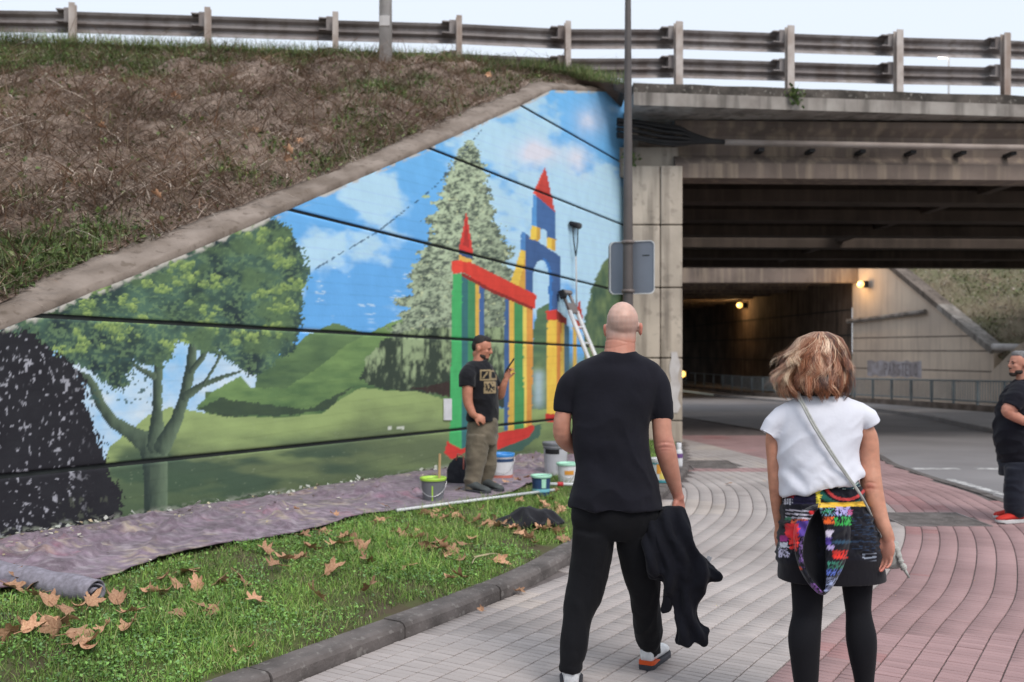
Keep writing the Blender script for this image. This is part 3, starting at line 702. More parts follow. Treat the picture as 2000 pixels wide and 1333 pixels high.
def blades(pos, r, length, width, lean, cols, flat=0.3, segs=3, up=None):
    """curved tapering blades, one numpy batch; returns V, F, C"""
    n = len(pos); L = r.uniform(*length, n); Wd = r.uniform(*width, n); a = r.uniform(0, 2 * math.pi, n); b = a + r.normal(0, 0.5, n)
    ln = r.uniform(*lean, n)
    d = np.stack([np.cos(a), np.sin(a), np.zeros(n)], 1); sd = np.stack([-np.sin(b), np.cos(b), np.zeros(n)], 1)
    V = np.zeros((n, segs * 2 + 1, 3))
    for k in range(segs + 1):
        f = k / segs; h = L * f
        c = pos + d * (np.sin(ln * (flat + (1 - flat) * f)) * h)[:, None] + np.array((0, 0, 1.0)) * (np.cos(ln * (flat + (1 - flat) * f)) * h)[:, None]
        if k == segs: V[:, 2 * k] = c
        else:
            w = (Wd * (1 - 0.6 * f) / 2)[:, None]; V[:, 2 * k] = c - sd * w; V[:, 2 * k + 1] = c + sd * w
    m = segs * 2 + 1; base = (np.arange(n) * m)[:, None]
    tri = []
    for k in range(segs - 1):
        q = 2 * k; tri += [[q, q + 1, q + 3], [q, q + 3, q + 2]]
    q = 2 * (segs - 1); tri += [[q, q + 1, q + 2]]
    Fs = (base[:, None, :] + np.array(tri)[None]).reshape(-1, 3)
    ci = r.integers(0, len(cols), n); C = np.array(cols)[ci] * r.uniform(0.7, 1.25, (n, 1)) * (0.55 + 0.9 * fbm(pos[:, 0] * 1.4, pos[:, 1] * 1.1 + pos[:, 2], 88))[:, None]
    return V.reshape(-1, 3), Fs, np.repeat(C, m, 0)

def leaves_batch(pos, r, size, cols, tilt=0.7):
    """small folded leaf rhombs"""
    n = len(pos); s = r.uniform(*size, n)[:, None]; a = r.uniform(0, 2 * math.pi, n); t = r.normal(0, tilt, n)
    d = np.stack([np.cos(a) * np.cos(t), np.sin(a) * np.cos(t), np.sin(t)], 1); sd = np.stack([-np.sin(a), np.cos(a), r.normal(0, 0.35, n)], 1)
    up = np.cross(d, sd)
    V = np.stack([pos, pos + d * s * 0.5 + sd * s * 0.42 + up * s * 0.1, pos + d * s, pos + d * s * 0.5 - sd * s * 0.42 + up * s * 0.1], 1)
    base = (np.arange(n) * 4)[:, None]
    Fs = (base[:, None, :] + np.array([[0, 1, 2], [0, 2, 3]])[None]).reshape(-1, 3)
    C = np.array(cols)[r.integers(0, len(cols), n)] * r.uniform(0.65, 1.3, (n, 1))
    return V.reshape(-1, 3), Fs, np.repeat(C, 4, 0)

def batch(name, items, m, label, parent=None):
    V = []; Fs = []; C = []; o = 0
    for (a, b, c) in items:
        V.append(a); Fs.append(b + o); C.append(c); o += len(a)
    ob = obj(name, np.vstack(V), np.vstack(Fs), m, parent, np.vstack(C))
    tag(ob, label, kind='stuff'); return ob

STRAW = [(0.46, 0.36, 0.295), (0.34, 0.25, 0.195), (0.58, 0.48, 0.40), (0.18, 0.12, 0.09), (0.36, 0.225, 0.155), (0.58, 0.49, 0.42)]
GREEN = [(0.13, 0.195, 0.06), (0.095, 0.15, 0.05), (0.18, 0.245, 0.08), (0.215, 0.25, 0.10), (0.15, 0.19, 0.09)]
ones = np.ones(S.shape[:2])
p1_, r1 = scatter_on(S, 78000, ones - 0.5 * gpat, 1)
p2_, r2 = scatter_on(S, 26000, gpat ** 1.3, 2)
p3_, r3 = scatter_on(S, 16000, gpat + 0.05, 3)
p4_, r4 = scatter_on(S, 14000, (ones - 0.6 * gpat) * (0.3 + smoothstep(0.4, 0.6, fbm(S[..., 0] * 1.5, S[..., 1] * 1.5, 28))), 4)
batch('dead_weeds', [blades(p1_, r1, (0.06, 0.26), (0.005, 0.014), (1.05, 1.62), STRAW, flat=0.8), blades(p4_ + np.array((0, 0, 0.03)), r4, (0.2, 0.8), (0.006, 0.014), (1.1, 1.75), STRAW, segs=5, flat=0.75)], M['veg'], 'tangle of dead brown stalks over the bank')
batch('bank_grass', [blades(p2_, r2, (0.06, 0.20), (0.005, 0.012), (0.2, 1.1), GREEN), leaves_batch(p3_ + np.array((0, 0, 0.04)), r3, (0.03, 0.07), GREEN)], M['veg'], 'green tufts growing through the dead weeds on the bank')
# taller tufts along the crest
rc = np.random.default_rng(9)
xs_ = np.concatenate([rc.uniform(-9.5, 2.0, 9000), rc.normal(0.45, 0.16, 700), rc.normal(1.0, 0.2, 600)]); yc, zc = crest(xs_)
wt = vnoise(xs_ * 1.6, xs_ * 0, 8)
pc = np.stack([xs_, yc - rc.uniform(0.0, 0.5, len(xs_)), zc - 0.05], 1)
batch('crest_grass', [blades(pc, rc, (0.06, 0.24), (0.005, 0.011), (0.1, 0.9), GREEN + [(0.2, 0.2, 0.09)])], M['veg'], 'ragged green grass fringe along the top of the bank')

# ---------------------------------------------------------------- overpass
xl, xr = 2.12, 34.0
def fy(x): return 17.35 + (x - 2.1) * 0.15          # front edge of the deck
def fz(x): return 6.28 + (x - 2.1) * 0.007
br = empty('overpass_bridge', (3, 18.5, 0))
tag(br, 'stained concrete road overpass carrying the guard rail across the street', 'bridge')
def deck_piece(name, y0, y1, z0, z1, m, wob=0.0, nx=60, absy=False):
    V = []; xs = np.linspace(xl, xr, nx)
    for x in xs:
        w = wob * (random.random() - 0.5)
        for (yy, zz) in ((y0, z0), (y0, z1 + w), (y1, z1 + w), (y1, z0)): V.append((x, (fy(x) + yy) if not absy or (yy == y0 and y0 == 0.0) else yy + 0.042 * (x - 3), fz(x) + zz))
    Fs = []
    for i in range(nx - 1):
        for q in range(4):
            q2 = (q + 1) % 4; Fs.append((4 * i + q, 4 * i + q2, 4 * i + 4 + q2, 4 * i + 4 + q))
    Fs = [tuple(reversed(f)) for f in Fs]
    Fs += [(0, 1, 2, 3), (4 * nx - 1, 4 * nx - 2, 4 * nx - 3, 4 * nx - 4)]
    return obj(name, V, Fs, m, br)
deck_piece('edge_kerb', 0.03, 0.55, -0.17, 0.0, M['fascia_top'], wob=0.025)
deck_piece('deck_slab', 0.0, 28.6, -0.40, -0.173, M['fascia'], absy=True)
deck_piece('deck_slab', 30.3, 38.5, -0.40, -0.173, M['fascia'], absy=True)  # unseen gap added between the two slabs to let light onto the road
def girder(y, z0, name='girder', x0=xl + 0.9, x1=xr, m=None, h=1.35, parent=br):
    prof = [(-0.33, z0), (-0.33, z0 + 0.26), (-0.12, z0 + 0.46), (-0.12, z0 + h - 0.25), (-0.30, z0 + h - 0.1), (-0.30, z0 + h), (0.30, z0 + h), (0.30, z0 + h - 0.1), (0.12, z0 + h - 0.25), (0.12, z0 + 0.46), (0.33, z0 + 0.26), (0.33, z0)]
    k = len(prof); V = [(x, y + a + 0.12 * (x - 3) * 0.35, b) for x in (x0, x1) for (a, b) in prof]
    Fs = [(q, (q + 1) % k, k + (q + 1) % k, k + q) for q in range(k)] + [tuple(range(k - 1, -1, -1)), tuple(range(k, 2 * k))]
    return obj(name, V, Fs, m or M['girder'], parent)
M['girder_shade'] = mat('shaded_girder_concrete', (0.085, 0.064, 0.052), (0.05, 0.038, 0.03), rough=0.95, scale=0.9, bump=0.2, bscale=25, streak=0.4, streak_col=(0.12, 0.09, 0.07))  # darker copy of the girder concrete: under-deck shade put into the colour
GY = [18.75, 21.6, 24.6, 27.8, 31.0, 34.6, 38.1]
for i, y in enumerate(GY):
    girder(y, 4.80, h=1.07, m=M['girder'] if i == 0 else M['girder_shade'])
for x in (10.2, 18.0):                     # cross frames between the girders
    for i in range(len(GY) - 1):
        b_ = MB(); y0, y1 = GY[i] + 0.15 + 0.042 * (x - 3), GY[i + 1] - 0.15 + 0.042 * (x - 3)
        b_.box((x, (y0 + y1) / 2, 5.35), (0.22, y1 - y0, 0.75)); b_.build('diaphragm', M['girder_shade'], br)

# abutment with its blocks
ab = empty('bridge_abutment', (2.6, 18.6, -0.15))
tag(ab, 'pale block-faced concrete abutment pier under the bridge end', 'abutment')
mb = MB(); mb.box((2.62, 28.9, 2.2), (0.95, 20.4, 4.9)); mb.build('abutment_wall', M['concrete_dark'], ab)
mb = MB(); mb.box((2.47, 19.05, 5.12), (1.28, 0.9, 0.55)); mb.box((2.1, 19.2, 5.65), (0.6, 0.5, 0.55)); mb.build('bearing_seat', M['concrete'], ab)
x0, xm, x1_ = 2.14, 2.74, 3.155
zz = [-0.16, 0.30, 1.46, 2.76, 3.92, 5.02]
for (a, b) in ((x0, xm), (xm, x1_)):
    for i in range(len(zz) - 1):
        m_ = MB(); m_.box(((a + b) / 2, 18.62 + random.uniform(-0.006, 0.006), (zz[i] + zz[i + 1]) / 2), (b - a - 0.016, 0.5, zz[i + 1] - zz[i] - 0.02)); m_.build('concrete_block', M['concrete'], ab, bevel=0.018)
mb = MB(); mb.box((2.64, 18.75, 2.4), (0.98, 0.44, 5.1)); mb.build('joint_backing', M['concrete_dark'], ab)
m_ = mat('paint_patch', (0.58, 0.55, 0.54), (0.46, 0.42, 0.40), rough=0.7, scale=5)
V = [(3.0 + 0.012 * math.sin(i * 1.9) + s_ * (0.085 + 0.02 * math.sin(i * 2.1) - 0.03 * (i in (0, 9))), 18.358, 0.45 + i * 0.125) for i in range(10) for s_ in (-1, 1)]
obj('paint_patch', V, [(2 * i, 2 * i + 1, 2 * i + 3, 2 * i + 2) for i in range(9)], m_, ab)

# conduit, black blocks for its hangers and their shadows, cable bundle
M['concrete_dark2'] = mat('dusty_pipe', (0.36, 0.30, 0.265), (0.24, 0.195, 0.17), rough=0.9, scale=2)
mb = MB(); mb.tube([(3.9, 18.26, 5.42), (8.2, 18.42, 5.37), (15.5, 18.70, 5.32)], 0.055, 12)
cd = empty('conduit_pipe', (4, 18.3, 5.4)); mb.build('pipe', M['concrete_dark2'], cd, smooth=True)
for i in range(8):
    x = 4.6 + i * 0.95
    mb = MB(); mb.box((x, 18.48 + 0.07 * (x - 4) * 0.6, 5.31 - 0.006 * (x - 4)), (0.10, 0.34, 0.06)); mb.build('hanger_shadow', M['black'], cd)  # black blocks also stand for the short dark shadows below the pipe
tag(cd, 'pale conduit pipe hung along the first bridge girder', 'pipe')
cb = empty('cable_bundle', (2.6, 18.1, 5.45))
for i in range(11):
    a = i / 11 * 6.28; oy, oz = 0.06 * math.cos(a), 0.12 * math.sin(a) + 0.05
    pts = [(1.9, 18.0 + oy, 5.56 + oz * 1.3), (2.3, 18.05 + oy, 5.52 + oz * 1.4 + random.uniform(-.02, .02)), (2.7, 18.1 + oy, 5.46 + oz * 1.45), (3.05, 18.14 + oy, 5.44 + oz * 1.3), (3.3, 18.2 + oy * .5, 5.44 + oz * 0.7), (3.6, 18.24, 5.43 + oz * 0.25), (3.9, 18.26, 5.42 + oz * 0.1)]
    mb = MB(); mb.tube(catmull(pts, 5), 0.032, 7); mb.build('cable', M['cable'], cb, smooth=True)
tag(cb, 'bundle of black cables sagging from the bridge end beside the conduit', 'cables')

# ---------------------------------------------------------------- guard rail
def rail_pt(px):
    k = (px - 1000) / F; m_ = 2.6 / 16.34
    Y = (16.0 + 7.08 * m_) / (1 - m_ * k); return k * Y, Y
def rtop(px): return np.interp(px, [-200, 140, 405, 655, 897, 1110, 1327, 1545, 1758, 1968, 2200], [-1, 5, 14, 23, 30, 41, 42, 50, 58, 64, 74])
gr = empty('guard_rail', (0, 17, 6.3)); tag(gr, 'double steel crash barrier on posts along the bank crest and bridge edge', 'guard rail')
POSTS = [-130, 140, 405, 655, 897, 1110, 1327, 1545, 1758, 1968, 2190]
dirv = Vector((16.34, 2.6, 0)).normalized(); nv_ = Vector((dirv.y, -dirv.x, 0))
tops = []
for i, q in enumerate(POSTS):
    x, y = rail_pt(q); zt = CH - (float(rtop(q)) - HZ) / F * y; tops.append((x, y, zt))
    zb_ = float(np.interp(x, [-20, 1.5, 2.2, 12], [6.2, 6.25, 6.27, 6.34]))
    m_ = MB(); ax = np.array([dirv, -nv_, (0, 0, 1)]).T
    wv = 0.13 if x > 2 else 0.095
    fl = 0.012
    c = Vector((x, y, 0)) + nv_ * 0.0
    hgt = zt - zb_
    m_.box((c.x, c.y, zb_ + hgt / 2), (wv, fl, hgt), ax)
    c2 = c - nv_ * 0.06; m_.box((c2.x, c2.y, zb_ + hgt / 2), (fl, 0.108, hgt), ax)
    c3 = c - nv_ * 0.12; m_.box((c3.x, c3.y, zb_ + hgt / 2), (wv, fl, hgt), ax)
    m_.build('post', M['post'], gr)
def rail(dz, name):
    V = []; prof = [(-0.005, 0.0), (0.012, 0.045), (0.075, 0.085), (0.08, 0.125), (0.012, 0.16), (0.012, 0.19), (0.08, 0.225), (0.075, 0.265), (0.012, 0.305), (-0.005, 0.35)]
    for (x, y, zt) in tops:
        b = Vector((x, y, zt)) - nv_ * 0.30
        for (o, h) in prof: V.append(b + nv_ * (-o) + Vector((0, 0, dz - 0.05 - h)))
    k = len(prof); n = len(tops)
    Fs = [(i * k + q, i * k + q + 1, (i + 1) * k + q + 1, (i + 1) * k + q) for i in range(n - 1) for q in range(k - 1)]
    o = obj(name, V, Fs, M['steel'], gr); sm = o.modifiers.new('thick', 'SOLIDIFY'); sm.thickness = 0.006
    return o
rail(0.0, 'upper_rail'); rail(-0.52, 'lower_rail')
for (x, y, zt) in tops:
    for dz in (0.0, -0.52):
        m_ = MB(); c = Vector((x, y, zt - 0.16 + dz)) - nv_ * 0.21 - dirv * 0.10
        ax = np.array([dirv, -nv_, (0, 0, 1)]).T
        m_.box(c, (0.11, 0.15, 0.24), ax); cc = c - dirv * 0.09; m_.box((cc.x, cc.y, cc.z + 0.09), (0.18, 0.16, 0.02), ax); m_.box((cc.x, cc.y, cc.z - 0.1), (0.18, 0.16, 0.02), ax)
        m_.build('spacer_block', M['steel'], gr)

# carriageway on top of the bank and bridge
structure(obj('upper_road', [(-40, 18.2, 6.24), (2.0, 19.0, 6.24), (2.0, 40, 6.24), (-40, 40, 6.24)], [(0, 1, 2, 3)], M['asphalt']), 'upper carriageway behind the guard rail on top of the bank')

# bank body behind the wall so that nothing is hollow from the side
# pale concrete lamp column on the crest
lp = empty('lamp_column', (-2.08, 15.9, 6.2)); m_ = MB(); X_ = (753 - 1000) / F * 15.9
m_.tube([(X_, 15.9, 6.1), (X_, 15.9, 10.0), (X_, 15.9, 13.0)], [0.105, 0.095, 0.07], 16); m_.build('shaft', M['pale_pole'], lp, smooth=True)
m_ = MB(); m_.box((X_, 15.79, 6.83), (0.16, 0.03, 0.16)); m_.build('access_door', M['pale_pole'], lp, bevel=0.004)
m_ = MB(); m_.tube([(X_, 15.9, 12.95), (X_ + 0.3, 16.4, 13.4), (X_ + 0.4, 17.3, 13.5)], 0.04, 8); m_.build('arm', M['pale_pole'], lp)
m_ = MB(); m_.box((X_ + 0.42, 17.6, 13.5), (0.25, 0.6, 0.12)); m_.build('lamp_head', M['pale_pole'], lp, bevel=0.03)
tag(lp, 'thick pale lamp column standing at the bank crest before the guard rail', 'lamp post')

# ---------------------------------------------------------------- beyond the overpass
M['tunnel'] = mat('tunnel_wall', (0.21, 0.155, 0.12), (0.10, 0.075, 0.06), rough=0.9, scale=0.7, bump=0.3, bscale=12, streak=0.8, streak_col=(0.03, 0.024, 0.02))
M['wing'] = mat('wing_wall_concrete', (0.74, 0.62, 0.50), (0.60, 0.50, 0.41), rough=0.9, scale=0.5, bump=0.3, bscale=12, streak=0.22, streak_col=(0.25, 0.205, 0.175))
b2r = empty('second_bridge', (16, 49, 0)); tag(b2r, 'second overpass further along the street with an unlit tunnel below', 'bridge')
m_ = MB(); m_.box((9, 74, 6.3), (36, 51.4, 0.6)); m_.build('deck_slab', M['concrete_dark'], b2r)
m_ = MB(); m_.box((9, 48.4, 5.42), (36, 0.6, 1.1)); m_.build('edge_girder', M['girder'], b2r, bevel=0.03)
for i in range(14):
    m_ = MB(); m_.box((9, 51.5 + i * 3.4, 5.45), (36, 0.5, 1.0)); m_.build('girder', M['girder'], b2r)
tw = Curve([(16.6, 48.6), (15.6, 66), (14.4, 84), (9, 97), (0, 104)])
s_ = np.linspace(0, tw.L, 70); q_ = tw.at(s_)
V = [(a, b, z) for (a, b) in q_ for z in (-1.2, 1.0, 2.4, 3.7, 5.2)]
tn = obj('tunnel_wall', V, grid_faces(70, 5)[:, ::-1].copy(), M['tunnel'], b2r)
for zc_ in (1.0, 2.35, 3.6):               # horizontal pour joints of the tunnel wall
    V = [(a - 0.03, b - 0.03, zc_ + d) for (a, b) in q_ for d in (-0.03, 0.03)]
    obj('pour_joint', V, grid_faces(70, 2)[:, ::-1].copy(), M['groove'], b2r)
lw = Curve([(1.5, 48.6), (0.0, 66), (-3.5, 84), (-9, 97), (-16, 104)]); q2_ = lw.at(np.linspace(0, lw.L, 30))
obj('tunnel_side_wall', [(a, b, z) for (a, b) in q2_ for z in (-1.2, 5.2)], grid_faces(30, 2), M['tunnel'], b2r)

# wing wall with sloping top, its coping and painted patch
wa, wb2 = np.array((16.62, 48.5)), np.array((19.3, 39.5)); wdv = (wb2 - wa); wlen = np.linalg.norm(wdv); wdv = wdv / wlen
def wing_s(px):
    k = (px - 1000) / F; return (k * wa[1] - wa[0]) / (wdv[0] - k * wdv[1])
ww = empty('wing_wall', (18, 44, -0.6)); tag(ww, 'pale concrete wing wall with sloping top beside the second bridge', 'wall')
def wpt(s, z, out=0.0): return (wa[0] + wdv[0] * s + wdv[1] * out, wa[1] + wdv[1] * s - wdv[0] * out, z)
def wing_pz(px, py):
    s = wing_s(px); Y = wa[1] + wdv[1] * s; return s, CH - (py - HZ) / F * Y
sA, zA = wing_pz(1736, 520); sB, zB = wing_pz(1941, 690)
prf = [(-0.05, zA + 1.9 * 0 + 1.2), (sA - 1.0, zA + 1.2), (sA, zA), (sB, zB), (sB, -1.0), (-0.05, -1.0)]
V = [wpt(s, z, 0) for s, z in prf] + [wpt(s, z, -0.5) for s, z in prf]; k = len(prf)
Fs = [tuple(range(k)), tuple(range(2 * k - 1, k - 1, -1))] + [(q, k + q, k + (q + 1) % k, (q + 1) % k) for q in range(k)]
obj('wall_face', V, Fs, M['wing'], ww)
mid = ((sA + sB) / 2 + 0.0, (zA + zB) / 2)
for (f0, f1, nm, m_) in ((-0.22, 0.52, 'coping', M['concrete_dark']), (0.52, 1.0, 'coping_flashing', M['fascia'])):
    mb = MB(); a = np.array((sA + (sB - sA) * f0, zA + (zB - zA) * f0)); b = np.array((sA + (sB - sA) * f1, zA + (zB - zA) * f1))
    p0, p1 = Vector(wpt(a[0], a[1], -0.2)), Vector(wpt(b[0], b[1], -0.2)); t_ = (p1 - p0); L_ = t_.length; t_.normalize()
    n0 = Vector((wdv[1], -wdv[0], 0)); u_ = n0.cross(t_); 
    if u_.z < 0: u_ = -u_
    mb.box((p0 + p1) / 2 + u_ * 0.09, (L_, 0.75, 0.22), np.array([t_, n0, u_]).T); mb.build(nm, m_, ww)
mb = MB(); sC, zC = wing_pz(1660, 628); sD, zD = wing_pz(1812, 609)
mb.tube([wpt(sC, zC, 0.12), wpt(sD, zD, 0.12)], 0.11, 8); mb.build('drain_pipe', M['fascia'], ww)
for zc_ in (0.75, 1.58, 2.2):
    sE = sA + (sB - sA) * (zA - zc_) / (zA - zB) - 0.2
    obj('pour_joint', [wpt(-0.02, zc_ - 0.03, 0.004), wpt(sE, zc_ - 0.03, 0.004), wpt(sE, zc_ + 0.03, 0.004), wpt(-0.02, zc_ + 0.03, 0.004)], [(0, 1, 2, 3)], M['coping'], ww)
M['graf'] = mat('faded_white_paint', (0.50, 0.48, 0.52), (0.37, 0.34, 0.35), rough=0.8, scale=2.5, gain=(0.4, 0.6)); M['graf_d'] = mat('faded_grey_lettering', (0.34, 0.31, 0.32), rough=0.8)
s0, z0_ = wing_pz(1694, 705); s1, z1_ = wing_pz(1800, 738)
Vg = []
for i in range(13):
    f = i / 12; jj = 0.05 * math.sin(i * 2.3)
    Vg += [wpt(s0 + (s1 - s0) * f, z1_ - jj, 0.007), wpt(s0 + (s1 - s0) * f, z0_ + jj, 0.007)]
obj('whitewash_patch', Vg, [(2 * i, 2 * i + 2, 2 * i + 3, 2 * i + 1) for i in range(12)], M['graf'], ww)
# lettering on the whitewash, drawn as flat strokes
LET = {'P': [[(0, 0), (0, 1), (.6, .95), (.6, .55), (0, .5)]], 'A': [[(0, 0), (.35, 1), (.7, 0)], [(.15, .4), (.55, .4)]], 'B': [[(0, 0), (0, 1), (.55, .85), (0, .52), (.6, .25), (0, 0)]], 'S': [[(.6, .9), (.1, .85), (.15, .55), (.6, .4), (.5, .05), (0, .1)]], 'T': [[(0, 1), (.7, 1)], [(.35, 1), (.35, 0)]], 'E': [[(.6, 1), (0, 1), (0, 0), (.6, 0)], [(0, .5), (.5, .5)]], 'L': [[(0, 1), (0, 0), (.6, 0)]], 'O': [[(0, .2), (0, .8), (.3, 1), (.6, .8), (.6, .2), (.3, 0), (0, .2)]]}
txt = 'PABSTELO'; hgt = (z0_ - z1_) * 0.72; cw = (s1 - s0) * 0.62 / len(txt)
for i, ch in enumerate(txt):
    mb = MB()
    for st_ in LET[ch]:
        for (a, b) in zip(st_[:-1], st_[1:]):
            A0 = np.array((s0 + (s1 - s0) * 0.34 + i * cw + a[0] * cw * 0.9, z1_ + hgt * 0.15 + a[1] * hgt)); B0 = np.array((s0 + (s1 - s0) * 0.34 + i * cw + b[0] * cw * 0.9, z1_ + hgt * 0.15 + b[1] * hgt))
            d = (B0 - A0) / (np.linalg.norm(B0 - A0) + 1e-9); nn = np.array((-d[1], d[0])) * 0.04; e = d * 0.03
            mb.add([wpt(*(A0 - e - nn), 0.011), wpt(*(B0 + e - nn), 0.011), wpt(*(B0 + e + nn), 0.011), wpt(*(A0 - e + nn), 0.011)], [(0, 1, 2, 3)])
    mb.build('painted_letter', M['graf_d'], ww)
# continuation of the far side beyond the V-shaped notch, and the far bank
M['bank2'] = mat('far_bank_soil', (0.21, 0.175, 0.12), (0.135, 0.14, 0.075), rough=1.0, scale=0.8, bump=0.8, bscale=10, spots=0.35, spot_col=(0.22, 0.19, 0.15))
far = []
nb = 40
for i in range(nb):
    s = sB + 2.2 - (sB + 2.2 - (sA - 2.5)) * i / (nb - 1); f = (s - sA) / (sB - sA); zt = zA + (zB - zA) * f
    for j in range(24):
        o = -0.15 - j * 0.7; far.append(wpt(s, zt - 0.05 + j * 0.40 * (0.8 if i else 0.8) + 0.25 * (fbm(np.array([s * 0.8]), np.array([o * 0.8]), 33)[0] - 0.5), o))
fb_v = np.array(far).reshape(nb, 24, 3)
fbk = obj('far_bank', fb_v.reshape(-1, 3), grid_faces(nb, 24), M['bank2'], smooth=True); tag(fbk, 'scrubby far bank rising behind the wing wall', kind='structure')
w_ = np.ones(fb_v.shape[:2]) * smoothstep(0.45, 0.6, fbm(fb_v[..., 0] * 0.7, fb_v[..., 2] * 1.5, 44)) + 0.02
pf, rf = scatter_on(fb_v, 12000, w_, 21); pf2, rf2 = scatter_on(fb_v, 22000, np.ones(fb_v.shape[:2]), 22)
batch('far_bank_scrub', [leaves_batch(pf, rf, (0.05, 0.13), GREEN), blades(pf2, rf2, (0.1, 0.35), (0.012, 0.03), (0.9, 1.6), STRAW + [(0.5, 0.47, 0.42)])], M['veg'], 'sparse green and dry scrub on the far bank')
V = [wpt(sB + 0.25, -1.0, 0.35), wpt(sB + 6, -1.0, 0.35), wpt(sB + 6, 3.2, 0.35), wpt(sB + 1.7, 1.85, 0.35), wpt(sB + 0.25, 0.75, 0.35)]; V2 = [(a - 0.3 * wdv[1], b + 0.3 * wdv[0], c) for a, b, c in V]
ew = obj('end_wall', V + V2, [(0, 1, 2, 3, 4), (9, 8, 7, 6, 5)] + [(q, 5 + q, 5 + (q + 1) % 5, (q + 1) % 5) for q in range(5)], M['wing']); tag(ew, 'cream wall rising beyond the low notch at the end of the wing wall', 'wall')
pr = Vector(wpt(sB + 0.1, zB + 0.25, 0.1)); pq = Vector(wpt(sB + 5.5, zB + 0.15, 0.1)); mb = MB(); mb.tube([pr, pq], 0.13, 10)
cp = mb.build('culvert_pipe', M['pale_pole'], smooth=True); tag(cp, 'thick grey pipe bridging the notch by the far bank', 'pipe')

# railing of the far footway on its ledge
rg = empty('far_railing', (15.9, 34, -0.4)); tag(rg, 'grey barred railing along the far footway', 'railing')
lg = []
s_ = np.linspace(0, RL.L, 80); q_ = RL.at(s_); t_ = RL.tan(s_)
for (p, t) in zip(q_, t_):
    n = np.array((t[1], -t[0])); z = float(gz(p[1]))
    for (o, h) in ((-0.2, 0.0), (-0.2, 0.2), (0.2, 0.2), (0.2, 0.0)): lg.append((p[0] + n[0] * o, p[1] + n[1] * o, z + h))
led = obj('ledge', lg, [(4 * i + q, 4 * i + q + 1, 4 * i + q + 5, 4 * i + q + 4) for i in range(79) for q in range(3)][::-1], M['coping'], rg)
for o_, h_ in ((0, 1.02), (0, 0.32)):
    mb = MB(); mb.tube([(p[0], p[1], float(gz(p[1])) + h_) for p in q_], 0.03, 6); mb.build('rail', M['rail_grey'], rg)
n_ = 0
for s0_ in np.arange(10.0, 58.0, 1.6):
    p = RL.at(s0_); z = float(gz(p[1])); mb = MB(); mb.box((p[0], p[1], z + 0.6), (0.07, 0.07, 0.84)); mb.build('post', M['rail_grey'], rg)
bars = np.arange(10.0, 44.0, 0.16)
for s0_ in bars:
    p = RL.at(s0_); z = float(gz(p[1])); mb = MB(); mb.box((p[0], p[1], z + 0.67), (0.022, 0.022, 0.7)); mb.build('bar', M['rail_grey'], rg)

# lit lamps of the underpass
M['lamp'] = mat('sodium_lamp_glass', (1.0, 0.75, 0.4), rough=0.4, bump=0, emit=((1.0, 0.56, 0.13), 2.6)); M['lamp_w'] = mat('white_lamp_glass', (1, 1, 1), rough=0.4, bump=0, emit=((1.0, 0.97, 0.92), 6.0))
def wall_lamp(loc, label, power, r=0.13, glow=None, out=Vector((-1, 0, 0))):
    root = empty('wall_lamp', loc)
    V, Fs = lathe([(0.001, -r), (r * 0.7, -r * 0.7), (r, 0), (r * 0.7, r * 0.7), (0.001, r)], 14, loc)
    obj('bulb', V, Fs, glow or M['lamp'], root, smooth=True)
    mb = MB(); c = Vector(loc) - out * (r * 1.4); mb.box(c, (r * 1.2, r * 2, r * 2)); mb.build('housing', M['black'], root, bevel=0.01)
    tag(root, label, 'lamp')
    if power:
        l = bpy.data.lights.new('lamp_light', 'POINT'); l.energy = power; l.color = (1.0, 0.6, 0.25); l.shadow_soft_size = r * 1.2
        lo_ = bpy.data.objects.new('lamp_light', l); COL.objects.link(lo_); lo_.location = Vector(loc) + out * (r * 2.2); lo_.parent = root; lo_.matrix_parent_inverse = Matrix.Translation(-Vector(loc))
s_, z_ = wing_pz(1697, 556)
wall_lamp(wpt(s_, z_, 0.45), 'lit yellow lamp on the wing wall near the tunnel mouth', 45, r=0.16)
wall_lamp((15.1, 66.0, 4.6), 'lit yellow lamp high on the tunnel wall', 90, r=0.19)
wall_lamp(tuple(P(1333, 731, 60.0)), 'small amber light low down by the tunnel road', 0, r=0.2)
# distant street lamp over the bridge
Y_ = 60.0; p = P(1853, 108, Y_); sl2 = empty('distant_street_lamp', (p.x, Y_, 6.0))
mb = MB(); mb.tube([(p.x, Y_, 5.0), (p.x, Y_, p.z + 0.05)], [0.08, 0.05], 8); mb.build('pole', M['pale_pole'], sl2)
q = P(1846, 110, Y_); mb = MB(); mb.box((q.x, Y_, q.z + 0.06), (0.9, 0.35, 0.1)); mb.build('lamp_head', M['pale_pole'], sl2, bevel=0.03)
V, Fs = lathe([(0.001, -0.12), (0.3, -0.06), (0.38, 0.0)], 14, (q.x - 0.08, Y_, q.z)); obj('lamp_glass', V, Fs, M['lamp_w'], sl2, smooth=True)
tag(sl2, 'thin distant street lamp, lit white, beyond the bridge rail', 'street lamp')
